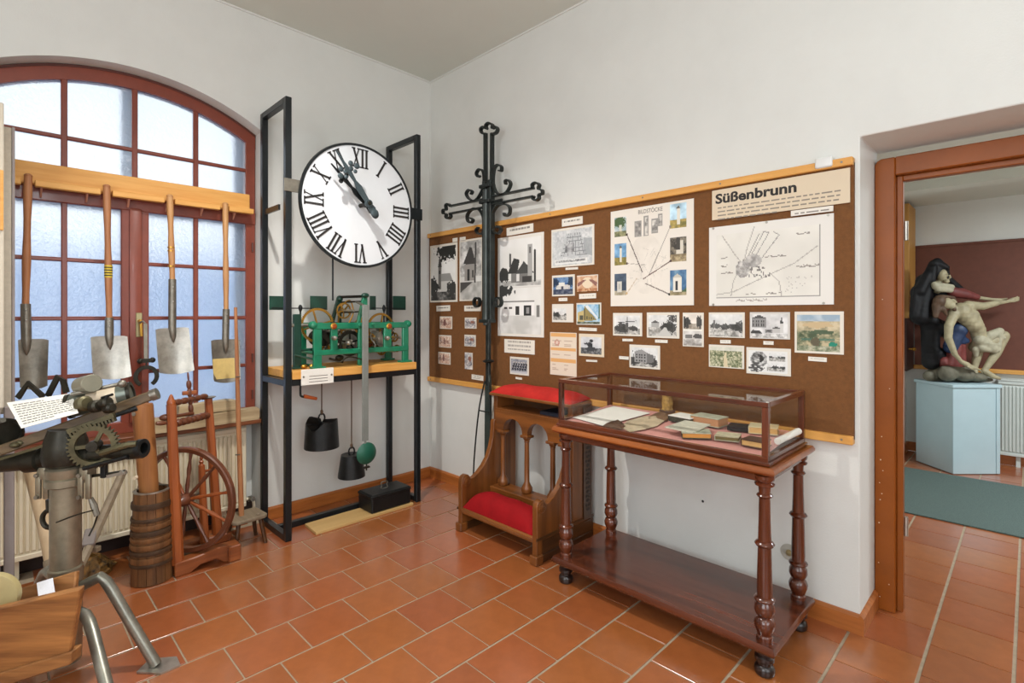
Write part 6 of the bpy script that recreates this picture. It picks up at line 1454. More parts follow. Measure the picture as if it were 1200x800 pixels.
sheet('paper_slip', 'narrow white paper slip tucked between the Süßenbrunn panel and the map', 'label', (928, 247.5), (977.5, 247.8), typed(2), 43, 0.0, cell=0.008, lift=0.012)
LG = 'caption slips on the pin board'
caps = [((530.7, 279.3), (536.2, 282.8), 0, 'tiny white slip above the church photo'), ((539, 278.2), (545.7, 281.5), 0, 'tiny white slip above the chapel photo'), ((594, 267), (625.2, 271.5), 1, 'cream heading slip above the large two-photo sheet'), ((658.8, 257), (683, 262), 1, 'white heading slip above the aerial drawing'),
        ((663, 313.8), (677.5, 315.3), 0, 'thin white caption slip under the aerial drawing'), ((679, 344.2), (698.7, 349.5), 0, 'white caption slip under the orange-toned interior photo'), ((655, 349), (665, 352.6), 0, 'short white caption slip under the blue-toned house photo'), ((679, 383.6), (699.5, 387.8), 0, 'white caption slip under the long yellow building photo'),
        ((687.2, 421), (700, 424.3), 0, 'white caption slip under the tan-bordered photo'), ((591.4, 397), (626.8, 415.4), 3, 'wide white text slip under the large two-photo sheet'), ((604.5, 441.4), (611.8, 444.8), 0, 'tiny white slip under the group photo'), ((511.8, 358), (527.6, 364.4), 1, 'white heading slip under the church photo'), ((544.4, 358), (563.8, 364.4), 1, 'white heading slip under the chapel photo'),
        ((553, 438.5), (566.7, 446.0), 3, 'white text slip at the lower edge of the board beside the cross'), ((729.7, 396.6), (741.8, 400), 0, 'white caption slip under the mast photo'), ((768, 397.7), (782.5, 401.8), 0, 'white caption slip under the village road photo'), ((725.9, 417), (736.9, 421.3), 0, 'white caption slip beside the tall gabled building photo'),
        ((844.2, 398), (856.5, 402.5), 0, 'white caption slip under the pale skyline postcard'), ((894.8, 399.4), (906.7, 404), 0, 'white caption slip under the house and church postcard'), ((947.3, 417.7), (969, 423.9), 0, 'white caption slip under the colour aerial photo')]
for i, (tl, br, n, lab) in enumerate(caps):
    tilt = 0.02*math.sin(i*2.1)
    sheet('caption_slip', lab, 'label', tl, br, typed(max(n, 1), (110, 104, 98) if n == 1 else (150, 144, 136), 0.75 if n else 0.35, 0.12), 60+i, 0.0, cell=0.0045, tilt=tilt, group=LG)

# ================================================================== KNEELER
kn = thing('kneeler', 'carved oak kneeler with red velvet step and arm cushions beside the display case', 'kneeler', (1.39, -0.30, 0))
KX0, KX1, ST = 1.045, 1.735, 0.036
prof = [(-0.545, 0.05), (-0.545, 0.31)]+[(-0.508-0.038*math.cos(a), 0.318+0.040*math.sin(a)) for a in (0.5, 1.0, 1.57, 2.1, 2.6)]+[(-0.468, 0.322), (-0.44, 0.325), (-0.40, 0.348), (-0.355, 0.385), (-0.315, 0.435), (-0.285, 0.50), (-0.268, 0.57), (-0.262, 0.63), (-0.262, 0.665), (-0.250, 0.682), (-0.236, 0.672), (-0.230, 0.66), (-0.230, 0.842), (-0.047, 0.842), (-0.047, 0.05)]
for x in (KX0, KX1-ST):
    sd_ = MB().prism(prof, 'x', x, x+ST).build('side_panel', OAK, kn, bevel=0.004)
    MB().box((x-0.004, -0.55, 0.0), (x+ST+0.004, -0.02, 0.052)).build('base_runner', OAKD, kn, bevel=0.006)
    MB().box((x-0.010, -0.562, 0.0), (x+ST+0.010, -0.50, 0.052)).build('foot_block', OAK, kn, bevel=0.005)
    ox = x-0.004 if x == KX0 else x+ST
    MB().box((ox, -0.552, 0.135), (ox+0.004, -0.02, 0.150)).build('side_moulding', OAKD, kn, smooth=0)
# rosettes on the front scrolls
for x, ax in ((KX1, 1), (KX0+ST, 1)):
    c_ = (x, -0.505, 0.315)
    r = MB().lathe([(0.032, 0), (0.034, 0.004), (0.028, 0.007), (0.020, 0.004), (0.012, 0.008), (0.001, 0.009)], c_, 20, (1, 0, 0)).build('rosette', OAK, kn)
    MB().spokes((c_[0]+0.005, c_[1], c_[2]), 0.006, 0.026, 0.006, 0.005, (1, 0, 0), 8).build('rosette_petals', OAK, r)
# right outer side: carved strip, framed panel, plinth
X1 = KX1
MB().box((X1, -0.235, 0.16), (X1+0.008, -0.14, 0.80)).build('side_fillet', OAK, kn, bevel=0.003)
MB().box((X1, -0.130, 0.14), (X1+0.012, -0.050, 0.84)).build('carved_board', OAKD, kn, bevel=0.002)
k = MB()
for i in range(22):
    z = 0.20+0.027*i
    for s_ in (-1, 1):
        k.ell((X1+0.012, -0.090+s_*0.013*(1 if i % 2 else 0.4), z), (0.006, 0.012, 0.010), 8, 5)
kk = k.build('carving', mat('carved_dark_oak', (46, 30, 18), 0.45, var=0.3, scale=30), kn); kk['kind'] = 'stuff'
MB().box((X1, -0.50, 0.055), (X1+0.006, -0.03, 0.128)).build('plinth_panel', OAKD, kn, smooth=0)
# step
MB().box((KX0+ST, -0.545, 0.128), (KX1-ST, -0.06, 0.152)).build('step_board', OAKX, kn, bevel=0.003)
MB().box((KX0+ST, -0.548, 0.118), (KX1-ST, -0.535, 0.148)).build('step_moulding', OAKX, kn, bevel=0.003)
k = MB()
for i in range(60): k.ell((KX0+ST+0.01+i*0.0102, -0.549, 0.134), (0.0045, 0.003, 0.006), 6, 4)
kk = k.build('bead_moulding', OAKX, kn); kk['kind'] = 'stuff'
def cushion(name, x0, x1, y0, y1, z0, h, m_, slope=0.0):
    nx, ny = 26, 12; vs = []; fs = []
    for j in range(ny+1):
        v = j/ny
        for i in range(nx+1):
            u = i/nx; e = (1-abs(2*u-1)**5)*(1-abs(2*v-1)**2.6); x = x0+(x1-x0)*u; y = y0+(y1-y0)*v
            vs.append((x, y, z0+slope*(y-y0)+h*max(e, 0)**0.6+0.003*math.sin(u*19)*math.sin(v*7)*e))
    n0 = len(vs)
    for j in range(ny):
        for i in range(nx): a = j*(nx+1)+i; fs.append((a, a+1, a+nx+2, a+nx+1))
    rim = [i for i in range(nx+1)]+[(j+1)*(nx+1)-1 for j in range(1, ny+1)]+[ny*(nx+1)+i for i in range(nx-1, -1, -1)]+[j*(nx+1) for j in range(ny-1, 0, -1)]
    for r_ in rim: vs.append((vs[r_][0], vs[r_][1], z0+slope*(vs[r_][1]-y0)-0.004))
    m2 = len(rim)
    for i in range(m2): fs.append((rim[i], n0+i, n0+(i+1) % m2, rim[(i+1) % m2]))
    fs.append(tuple(n0+i for i in range(m2)))
    return MB().add(vs, fs).build(name, m_, kn, 60)
cushion('step_cushion', KX0+ST+0.003, KX1-ST-0.003, -0.536, -0.34, 0.156, 0.105, VELVET)
# ledge carrying the colonnade
MB().box((KX0+ST, -0.30, 0.152), (KX1-ST, -0.17, 0.238)).build('ledge', OAKX, kn, bevel=0.004)
CY = -0.225; cxs = [1.135, 1.357, 1.578, 1.675]
for i, x in enumerate(cxs):
    pr_ = [(0.020, 0.238), (0.034, 0.243), (0.038, 0.258), (0.036, 0.275), (0.026, 0.29), (0.022, 0.30), (0.017, 0.31), (0.0165, 0.44), (0.015, 0.565), (0.019, 0.570), (0.016, 0.576), (0.024, 0.588), (0.027, 0.597)]
    MB().lathe([(r, z) for r, z in pr_], (x, CY, 0), 16).build('column', OAK, kn)
    MB().box((x-0.034, CY-0.034, 0.597), (x+0.034, CY+0.034, 0.614)).build('capital', OAK, kn, bevel=0.004)
# arcade board with round arches
zt0, zt1 = 0.612, 0.745
xs_ = [KX0+ST]+cxs+[KX1-ST]
for i in range(len(xs_)-1):
    a, b = xs_[i], xs_[i+1]; w = b-a
    if w < 0.11:
        MB().box((a, CY-0.022, zt0), (b, CY+0.022, zt1)).build('arcade_board', OAKX, kn); continue
    r = w/2-0.022; c_ = (a+b)/2; z0 = zt0+0.004; n = 14
    k = MB(); lo = [(c_-r*math.cos(math.pi*t), min(z0+r*math.sin(math.pi*t), zt1-0.012)) for t in np.linspace(0, 1, n+1)]
    up = [(q_[0], zt1) for q_ in lo]; vs = []; fs = []
    for y in (CY-0.022, CY+0.022):
        for q in range(n+1): vs += [(up[q][0], y, up[q][1]), (lo[q][0], y, lo[q][1])]
        # feet beside the arch
    m2 = 2*(n+1)
    for q in range(n):
        fs += [(2*q, 2*q+1, 2*q+3, 2*q+2), (m2+2*q, m2+2*q+2, m2+2*q+3, m2+2*q+1), (2*q+1, m2+2*q+1, m2+2*q+3, 2*q+3), (2*q, 2*q+2, m2+2*q+2, m2+2*q)]
    k.add(vs, fs)
    k.box((a, CY-0.022, zt0), (a+0.022, CY+0.022, zt1)).box((b-0.022, CY-0.022, zt0), (b, CY+0.022, zt1))
    k.build('arcade_board', OAKX, kn, 30)
MB().box((KX0+ST, -0.245, 0.742), (KX1-ST, -0.06, 0.760)).build('book_shelf', OAKX, kn, bevel=0.003)
MB().box((KX0+ST, -0.065, 0.742), (KX1-ST, -0.050, 0.842)).build('back_board', OAKD, kn)
MB().box((KX0-0.014, -0.262, 0.842), (KX1+0.014, -0.05, 0.862)).build('arm_board', OAKX, kn, bevel=0.005)
cushion('arm_cushion', KX0-0.006, KX1+0.008, -0.255, -0.052, 0.864, 0.052, VELVETF, 0.06)
sb_ = MB().box((1.46, -0.215, 0.7605), (1.66, -0.08, 0.785)).build('prayer_book', mat('dark_blue_cover', (26, 30, 44), 0.5), None, bevel=0.002, loc=(1.56, -0.15, 0.7605)); tag(sb_, 'dark closed book lying in the shelf of the kneeler', 'book')
MB().box((1.463, -0.212, 0.764), (1.661, -0.083, 0.782)).build('pages', PAGES, sb_, smooth=0)

# ================================================================== DISPLAY CASE (VITRINE TABLE)
VX0, VX1, VY0, VY1 = 1.905, 2.998, -0.615, -0.098
vt = thing('display_table', 'dark mahogany display table with turned legs, low shelf and glass case', 'display case', (2.45, -0.35, 0))
def moulded(z0, z1, ov, m_, name, zc_=None):
    h = z1-z0; pr_ = [(0.0, 0.0), (ov*0.6, 0.004), (ov, h*0.35), (ov, h*0.6), (ov*0.5, h), ]
    k = MB(); vs = []; fs = []
    for (o_, dz) in pr_:
        vs += [(VX0+0.012-o_, VY0+0.012-o_, z0+dz), (VX1-0.012+o_, VY0+0.012-o_, z0+dz), (VX1-0.012+o_, VY1-0.012+o_, z0+dz), (VX0+0.012-o_, VY1-0.012+o_, z0+dz)]
    for i in range(len(pr_)-1):
        for j in range(4): fs.append((i*4+j, i*4+(j+1) % 4, i*4+4+(j+1) % 4, i*4+4+j))
    fs += [(3, 2, 1, 0), tuple(range(len(vs)-4, len(vs)))]
    return k.add(vs, fs).build(name, m_, vt, 30)
moulded(0.098, 0.136, 0.014, MAHOG, 'shelf')
moulded(0.782, 0.814, 0.014, ORANGEW, 'table_top')
MB().box((VX0+0.03, VY0+0.03, 0.750), (VX1-0.03, VY1-0.03, 0.778)).build('apron', MAHOG, vt, bevel=0.003)
legp = [(0.035, 0.136), (0.035, 0.150), (0.030, 0.156), (0.033, 0.165), (0.042, 0.185), (0.044, 0.200), (0.036, 0.218), (0.026, 0.224), (0.036, 0.232), (0.043, 0.248), (0.041, 0.268), (0.032, 0.282), (0.042, 0.287), (0.044, 0.293), (0.040, 0.299), (0.031, 0.303),
        (0.032, 0.33), (0.030, 0.42), (0.028, 0.495), (0.036, 0.499), (0.042, 0.507), (0.036, 0.515), (0.028, 0.519), (0.025, 0.60), (0.0235, 0.685), (0.030, 0.689), (0.034, 0.695), (0.029, 0.701), (0.024, 0.704), (0.026, 0.730), (0.040, 0.735), (0.042, 0.742), (0.030, 0.748), (0.040, 0.757), (0.042, 0.766), (0.042, 0.776)]
footp = [(0.030, 0.0), (0.036, 0.006), (0.038, 0.022), (0.034, 0.034), (0.026, 0.040), (0.026, 0.050), (0.036, 0.058), (0.036, 0.072), (0.028, 0.080), (0.030, 0.099)]
for (x, y) in ((1.955, -0.562), (2.946, -0.562), (1.955, -0.148), (2.946, -0.148)):
    MB().lathe([(r*0.88, z) for r, z in legp], (x, y, 0), 20).build('leg', MAHOGZ, vt)
    MB().lathe(footp, (x, y, 0), 20).build('foot', mat('black_turned_foot', (34, 20, 16), 0.3, var=0.2, coat=0.3), vt)
CX0, CX1, CY0_, CY1_, CZ0, CZ1 = 1.926, 2.968, -0.590, -0.124, 0.816, 1.060; B_ = 0.024
MB().box((CX0-0.008, CY0_-0.008, CZ0), (CX1+0.008, CY1_+0.008, CZ0+0.014)).build('case_floor', MAHOG, vt, bevel=0.003)
for (a, b, n, m_) in (((CX0, CY0_, CZ0+0.012), (CX1, CY0_+B_*0.7, CZ0+0.034), 'bottom_rail', MAHOG), ((CX0, CY1_-B_*0.7, CZ0+0.012), (CX1, CY1_, CZ0+0.034), 'bottom_rail', MAHOG), ((CX0, CY0_+B_*0.7, CZ0+0.012), (CX0+B_*0.7, CY1_-B_*0.7, CZ0+0.034), 'bottom_rail', MAHOGY), ((CX1-B_*0.7, CY0_+B_*0.7, CZ0+0.012), (CX1, CY1_-B_*0.7, CZ0+0.034), 'bottom_rail', MAHOGY),
                   ((CX0, CY0_, CZ1-0.020), (CX1, CY0_+B_, CZ1), 'top_rail', MAHOG), ((CX0, CY1_-B_, CZ1-0.020), (CX1, CY1_, CZ1), 'top_rail', MAHOG), ((CX0, CY0_+B_, CZ1-0.020), (CX0+B_, CY1_-B_, CZ1), 'top_rail', MAHOGY), ((CX1-B_, CY0_+B_, CZ1-0.020), (CX1, CY1_-B_, CZ1), 'top_rail', MAHOGY)):
    MB().box(a, b).build(n, m_, vt, bevel=0.002)
for x in (CX0, CX1-B_):
    for y in (CY0_, CY1_-B_): MB().box((x, y, CZ0+0.034), (x+B_, y+B_, CZ1-0.020)).build('corner_post', MAHOGZ, vt, bevel=0.002)
g = 0.002
MB().box((CX0+0.02, CY0_+0.02, CZ1-0.008), (CX1-0.02, CY1_-0.02, CZ1-0.008+g)).build('glass_pane', GLASS, vt, smooth=0)
MB().box((CX0+B_, CY0_+0.008, CZ0+0.034), (CX1-B_, CY0_+0.008+g, CZ1-0.02)).build('glass_pane', GLASS, vt, smooth=0)
MB().box((CX0+B_, CY1_-0.010, CZ0+0.034), (CX1-B_, CY1_-0.010+g, CZ1-0.02)).build('glass_pane', GLASS, vt, smooth=0)
MB().box((CX0+0.008, CY0_+B_, CZ0+0.034), (CX0+0.008+g, CY1_-B_, CZ1-0.02)).build('glass_pane', GLASS, vt, smooth=0)
MB().box((CX1-0.010, CY0_+B_, CZ0+0.034), (CX1-0.010+g, CY1_-B_, CZ1-0.02)).build('glass_pane', GLASS, vt, smooth=0)
MB().ell((CX1-0.006, CY0_+0.012, CZ1), (0.006, 0.006, 0.003)).build('corner_screw', STEEL, vt)

# ---- contents of the case
SL = 0.075
def surf(y): return 0.846+SL*(y+0.57)
def onc(px, py, h=0.0):
    d = ray(px, py); c0 = 0.846+h+SL*0.57; t = (c0+SL*CAMY-HC)/(d[2]-SL*d[1])
    return Vector((CAMX+d[0]*t, CAMY+d[1]*t, HC+d[2]*t))
nx, ny = 36, 14; vs = []; fs = []
for j in range(ny+1):
    for i in range(nx+1):
        u, v = i/nx, j/ny; x = 1.952+0.985*u; y = -0.562+0.41*v+0.010*math.sin(u*9)*(1-v)
        vs.append((x, y, surf(y)-0.003+0.0022*math.sin(u*21+v*3)*math.cos(v*8)))
for j in range(ny):
    for i in range(nx): a = j*(nx+1)+i; fs.append((a, a+1, a+nx+2, a+nx+1))
n0 = len(vs); vs += [(p[0], p[1], p[2]-0.005) for p in vs]; fs += [tuple(n0+i for i in reversed(f)) for f in fs]
rim = [i for i in range(nx+1)]+[(j+1)*(nx+1)-1 for j in range(1, ny+1)]+[ny*(nx+1)+i for i in range(nx-1, -1, -1)]+[j*(nx+1) for j in range(ny-1, 0, -1)]
for a, b in zip(rim, rim[1:]+rim[:1]): fs.append((a, n0+a, n0+b, b))
tag(MB().add(vs, fs).build('pink_cloth', PINK, None, 60, loc=(2.44, -0.36, surf(-0.36))), 'pink cloth lining the floor of the glass case', 'cloth')
MB().box((1.96, -0.13, 0.831), (2.94, -0.55, 0.838)).build('lining_board', BOARD, vt, smooth=0)
Wd = onc(671, 489, .004), onc(719, 476, .004), onc(762, 484, .004), onc(707, 499, .004)
sheet3d('paper_sheet', 'white printed sheet lying flat on the pink cloth in the glass case', 'paper', (Wd[0], Wd[1], Wd[2], Wd[3]), PAPER)
def crumple(name, label, cat, pts, h, m_, seed):
    rnd = random.Random(seed); c_ = sum((onc(*p) for p in pts), Vector())/len(pts); ring = [onc(*p, 0.005) for p in pts]; n = len(ring)
    vs = [tuple(r) for r in ring]; vs += [tuple(r.lerp(c_, 0.35)+Vector((0, 0, h*rnd.uniform(0.3, 1.0)))) for r in ring]; vs += [tuple(r.lerp(c_, 0.7)+Vector((0, 0, h*rnd.uniform(0.2, 0.9)))) for r in ring]; vs.append(tuple(c_+Vector((0, 0, h*0.6))))
    fs = [(i, (i+1) % n, n+(i+1) % n, n+i) for i in range(n)]+[(n+i, n+(i+1) % n, 2*n+(i+1) % n, 2*n+i) for i in range(n)]+[(2*n+i, 2*n+(i+1) % n, 3*n) for i in range(n)]+[tuple(range(n-1, -1, -1))]
    return tag(MB().add(vs, fs).build(name, m_, None, 25, loc=c_), label, cat)
crumple('torn_paper', 'crumpled beige torn paper in the middle of the glass case', 'paper', [(727, 500), (735, 493), (752, 488), (770, 486), (780, 492), (770, 499), (755, 503), (738, 506)], 0.012, OLDPAPER, 1)
crumple('leather_scrap', 'dark brown leather scrap lying beside the white sheet in the glass case', 'scrap', [(706, 499), (716, 495), (724, 491), (735, 499), (728, 503), (716, 501)], 0.014, LEATHB, 2)
crumple('leather_scrap', 'brown leather scrap behind the crumpled beige paper in the glass case', 'scrap', [(752, 491), (766, 485), (777, 481), (786, 487), (780, 493), (766, 494)], 0.014, mat('mid_brown_leather', (118, 88, 62), 0.65, var=0.25), 3)
def book(label, pfl, pfr, depth, h, cover, pages, z=0.0, tilt=0.0, top=None, skew=0.0):
    a, b = onc(*pfl, z), onc(*pfr, z); d = (b-a); w = d.length; d.normalize(); n = Vector((-d.y, d.x, 0)).normalized()
    if n.dot(Fv) < 0: n = -n
    up = Vector((0, -SL, 1)).normalized(); n = (n+up*tilt).normalized()
    c_ = (a+b)/2+n*depth/2+up*(h/2+0.005)
    o = thing('book', label, 'book', (c_.x, c_.y, c_.z-h/2), 'books in the glass case')
    MB().obox(c_, d, n, up, w-0.006, depth-0.006, h-0.006).build('page_block', pages, o, smooth=0)
    MB().obox(c_+up*(h/2-0.002), d, n, up, w, depth, 0.004).build('top_cover', top or cover, o, bevel=0.001)
    MB().obox(c_-up*(h/2-0.002), d, n, up, w, depth, 0.004).build('bottom_cover', cover, o, bevel=0.001)
    MB().obox(c_-d*(w/2-0.002), d, n, up, 0.004, depth, h-0.004).build('spine', cover, o, bevel=0.001)
    return o
book('dark green book with pale page on top lying behind the tan-edged book', (783, 494), (809, 499), 0.11, 0.030, LEATHER, LEATHER, top=PAPER)
book('thick book with tan page edges and grey printed cover', (809, 497), (842, 503), 0.10, 0.042, PAGEGREY, PAGESB)
book('book with orange page edges under a grey pamphlet at the front of the case', (799, 515), (834, 516), 0.10, 0.026, LEATHER, mat('orange_pages', (206, 142, 68), 0.8, var=0.1), top=PAGEGREY)
book('small cream book with printed cover and olive edges near the case corner', (837, 517), (866, 520), 0.09, 0.022, PAGEGREY, mat('olive_edge', (110, 100, 60), 0.8), top=mat('cream_print_cover', (196, 188, 156), 0.7, var=0.25, scale=40))
book('brown book with yellow page edges nearest the corner post', (868, 523), (894, 528), 0.09, 0.028, LEATHB, PAGES)
book('flat black book lying behind the cream books', (852, 505), (882, 508), 0.09, 0.020, mat('black_cover', (24, 22, 20), 0.5), mat('black_cover', (24, 22, 20), 0.5))
book('thick yellowed book with cream cover at the right end of the case', (877, 509), (912, 512), 0.10, 0.032, mat('cream_cover', (200, 186, 146), 0.75, var=0.1), PAGES)
sheet3d('pamphlet', 'pale grey printed pamphlet lying open on the orange-edged book', 'pamphlet', [onc(*p, 0.030) for p in ((779, 501), (803, 493), (833, 498), (812, 508))], OLDCREAM, t=0.004)
ra_, rb_2 = onc(911, 517, 0.015), onc(936, 505, 0.015)
tag(MB().cyl(ra_, rb_2, 0.014, 14).build('paper_roll', PAPER, None, loc=(ra_+rb_2)/2), 'white paper roll lying at the right end of the glass case', 'paper roll')
q = onc(782, 484)
fg = thing('carved_block', 'small upright yellow carved block at the back of the glass case', 'carving', q)
MB().lathe([(0.030, 0.0), (0.034, 0.01), (0.027, 0.03), (0.030, 0.055), (0.026, 0.085), (0.030, 0.10)], q, 8).build('block', mat('yellow_carving', (192, 150, 74), 0.7, col2=(90, 62, 30), scale=30), fg, 0)
MB().ell(q+Vector((0, 0, 0.012)), (0.045, 0.040, 0.012), 10, 5).build('foot', LEATHB, fg)

# wall socket and marks low on the wall
a = wB(925, 647, 0)
sk = thing('wall_socket', 'round grey wall outlet low on the white wall behind the table leg', 'socket', (a.x, 0, a.z))
MB().lathe([(0.040, 0), (0.038, 0.003), (0.02, 0.004)], (a.x, 0, a.z), 20, (0, -1, 0)).build('plate', mat('grey_plate', (176, 172, 160), 0.6), sk)
MB().lathe([(0.015, 0.003), (0.014, 0.010), (0.005, 0.011)], (a.x, 0, a.z), 14, (0, -1, 0)).build('valve', mat('worn_brass_plate', (168, 156, 116), 0.35, 0.7, var=0.2), sk)

a = wB(824, 587, 0)
tag(MB().lathe([(0.004, 0), (0.007, 0.004), (0.002, 0.006)], (a.x, 0, a.z), 10, (0, -1, 0)).build('wall_nail', IRON, None, loc=(a.x, 0, a.z)), 'small dark nail head in the white wall behind the display table', 'nail')
# ================================================================== HALL: carpet, plinth, pieta, wall panel
rg_ = MB().box((2.80, 1.86, -0.0), (5.2, 3.19, 0.010)).build('carpet', RUG, None, 0, bevel=0.003, loc=(4.0, 2.5, 0)); tag(rg_, 'green-grey carpet on the tiled hall floor', 'carpet')
c0, r0, l0 = Vector((3.201, 3.241, 0)), Vector((3.49, 3.53, 0)), Vector((2.905, 3.535, 0)); b0 = r0+l0-c0
pn = thing('plinth', 'pale blue painted wooden plinth standing cornerwise in the hall', 'plinth', (c0+b0)/2)
MB().prism([tuple(p[:2]) for p in (c0, r0, b0, l0)], 'z', 0.004, 0.755).build('body', PLINTHM, pn, smooth=0, bevel=0.003)
cen = (c0+b0)/2
MB().prism([tuple((cen+(p-cen)*1.06)[:2]) for p in (c0, r0, b0, l0)], 'z', 0.755, 0.785).build('top_slab', PLINTHM, pn, smooth=0, bevel=0.004)
MB().bar(c0+Vector((0, -0.002, 0.38)), c0+Vector((0, -0.002, 0.38))+Vector((0.001, 0, 0)), 0.001, 0.74).build('edge_seam', PLINTHM, pn)
e_ = (r0-c0).normalized(); 
MB().bar(r0-e_*0.02+Vector((e_.y, -e_.x, 0))*0.004+Vector((0, 0, 0.01)), r0-e_*0.02+Vector((e_.y, -e_.x, 0))*0.004+Vector((0, 0, 0.75)), 0.03, 0.006, up=(e_.y, -e_.x, 0)).build('corner_strip', PLINTHM, pn, smooth=0)

# brown wall panel with pine rail, wooden edge board
wp = thing('wall_panel', 'red-brown wall panel with yellow bottom rail behind the statue', 'wall panel', (3.9, 3.99, 0.85))
MB().box((2.84, 3.975, 0.86), (5.2, 3.998, 2.075)).build('panel', BROWNB, wp, smooth=0)
MB().box((2.80, 3.955, 0.845), (5.2, 3.998, 0.885)).build('bottom_rail', PINEX, wp, bevel=0.003)
MB().box((2.80, 3.965, 2.070), (5.2, 3.998, 2.095)).build('top_rail', BROWNB, wp, bevel=0.003)
cbd = thing('side_board', 'tall honey-coloured wooden board fixed to the hall side wall', 'board', (2.79, 3.75, 1.35))
MB().box((2.771, 3.56, 1.36), (2.850, 3.95, 2.47)).build('board', wood('honey_board', (176, 124, 56), (198, 146, 74), 'z', 0.5), cbd, bevel=0.004)
MB().box((2.771, 3.56, 0.85), (2.835, 3.95, 1.36)).build('lower_panel', mat('dark_red_panel', (70, 42, 34), 0.5), cbd, bevel=0.003)
MB().cyl((2.83, 3.66, 1.06), (2.87, 3.66, 1.06), 0.010).ell((2.875, 3.66, 1.06), 0.018).build('knob', BRASS, cbd)

# ---- pieta: organic shapes fused with a voxel remesh
def blob(name, prims, m_, parent, vox=0.009, it=6, label=None):
    k = MB()
    for p in prims:
        if p[0] == 'c':
            _, a, b, ra, rb = p; a, b = Vector(a), Vector(b); n = max(2, int((b-a).length/(min(ra, rb)*0.6)))
            for i in range(n+1):
                t = i/n; c_ = a.lerp(b, t); r = ra+(rb-ra)*t; k.ell(c_, r, 10, 7)
        else: k.ell(p[1], p[2], 14, 9)
    me = bpy.data.meshes.new(name); me.from_pydata(k.v, [], k.f)
    t = bpy.data.objects.new(name, me); COL.objects.link(t)
    md = t.modifiers.new('r', 'REMESH'); md.mode = 'VOXEL'; md.voxel_size = vox; md.use_smooth_shade = True
    sm = t.modifiers.new('s', 'SMOOTH'); sm.iterations = it; sm.factor = 0.5
    dg = bpy.context.evaluated_depsgraph_get(); dg.update(); m2 = bpy.data.meshes.new_from_object(t.evaluated_get(dg))
    bpy.data.objects.remove(t, do_unlink=True); m2.name = name
    o_ = Vector(ORG[parent.name]); m2.transform(Matrix.Translation(-o_)); m2.materials.clear(); m2.materials.append(m_)
    m2.polygons.foreach_set('use_smooth', [True]*len(m2.polygons))
    ob = bpy.data.objects.new(name, m2); COL.objects.link(ob); ob.parent = parent
    ORG[ob.name] = o_
    if label: ob['label'] = label
    return ob
DS = proj((3.19, 3.50, 0.8))[2]; SC = DS/FPX
sc0 = dep(1128, 447, DS); ZT = 0.785; dzs = ZT-sc0.z
def Q(X, Y, f=0.0):
    """crop pixel of the statue -> point; f metres towards the viewer"""
    p = dep(1050+X/4.447, 280+Y/4.447, DS); p.z += dzs; return p-Vector((FX, FY, 0))*f
pt = thing('pieta_statue', 'painted wooden statue of a veiled mourner holding a dead man', 'statue', (sc0.x, sc0.y, ZT))
blob('rock', [('e', Q(245, 696, 0.05), (0.075, 0.075, 0.072)), ('e', Q(320, 698, 0.07), (0.085, 0.08, 0.066)), ('c', Q(225, 672, 0.05), Q(300, 680, 0.09), 0.03, 0.035), ('e', Q(385, 712, 0.05), (0.09, 0.08, 0.042)), ('e', Q(440, 728, 0.02), (0.08, 0.07, 0.022)), ('e', Q(280, 690, -0.05), (0.13, 0.12, 0.06)), ('c', Q(200, 715, -0.06), Q(420, 725, -0.06), 0.05, 0.03)], ROCK, pt, 0.010, 3)
mf = blob('mourner_face', [('e', Q(228, 188, 0.025), (0.042, 0.042, 0.058)), ('c', Q(244, 190, 0.075), Q(245, 202, 0.078), 0.008, 0.011), ('e', Q(236, 222, 0.06), (0.022, 0.022, 0.018)), ('e', Q(238, 212, 0.064), (0.013, 0.012, 0.006)), ('c', Q(222, 230, 0.0), Q(215, 262, 0.0), 0.034, 0.038)], SKIN, pt, 0.006, 4, 'pale painted face')
blob('wimple', [('c', Q(180, 240, 0.055), Q(262, 250, 0.055), 0.030, 0.026), ('c', Q(190, 262, 0.07), Q(255, 268, 0.06), 0.028, 0.024), ('c', Q(172, 215, 0.03), Q(180, 250, 0.05), 0.02, 0.026)], LINEN, pt, 0.008, 4)
blob('veil', [('e', Q(214, 165, -0.02), (0.066, 0.066, 0.080)), ('c', Q(214, 118, 0.0), Q(255, 150, 0.015), 0.038, 0.028), ('c', Q(252, 150, 0.015), Q(268, 200, 0.0), 0.026, 0.026), ('c', Q(262, 200, 0.0), Q(330, 262, 0.0), 0.034, 0.036), ('c', Q(195, 130, 0.0), Q(160, 190, 0.01), 0.040, 0.040), ('c', Q(160, 190, 0.01), Q(125, 270, 0.0), 0.044, 0.050), ('c', Q(130, 270, -0.03), Q(110, 400, -0.02), 0.060, 0.050), ('c', Q(150, 280, -0.06), Q(180, 420, -0.05), 0.075, 0.070), ('c', Q(230, 280, -0.06), Q(290, 310, -0.05), 0.07, 0.06), ('c', Q(100, 405, -0.02), Q(205, 440, -0.02), 0.030, 0.034), ('c', Q(104, 260, 0.0), Q(92, 400, -0.01), 0.022, 0.024), ('c', Q(165, 220, -0.035), Q(140, 400, -0.03), 0.075, 0.085), ('c', Q(120, 400, 0.0), Q(190, 425, 0.02), 0.04, 0.04), ('c', Q(214, 130, 0.02), Q(244, 150, 0.045), 0.03, 0.02), ('c', Q(180, 150, 0.03), Q(172, 215, 0.035), 0.03, 0.03), ('c', Q(200, 440, -0.05), Q(290, 480, -0.05), 0.08, 0.07), ('c', Q(205, 460, -0.06), Q(205, 640, -0.05), 0.075, 0.075), ('c', Q(230, 600, -0.06), Q(330, 670, -0.06), 0.08, 0.06)], VEIL, pt, 0.009, 4, 'black painted veil and mantle')  # lowest capsules are robe and dress, blackened to stand for shadow
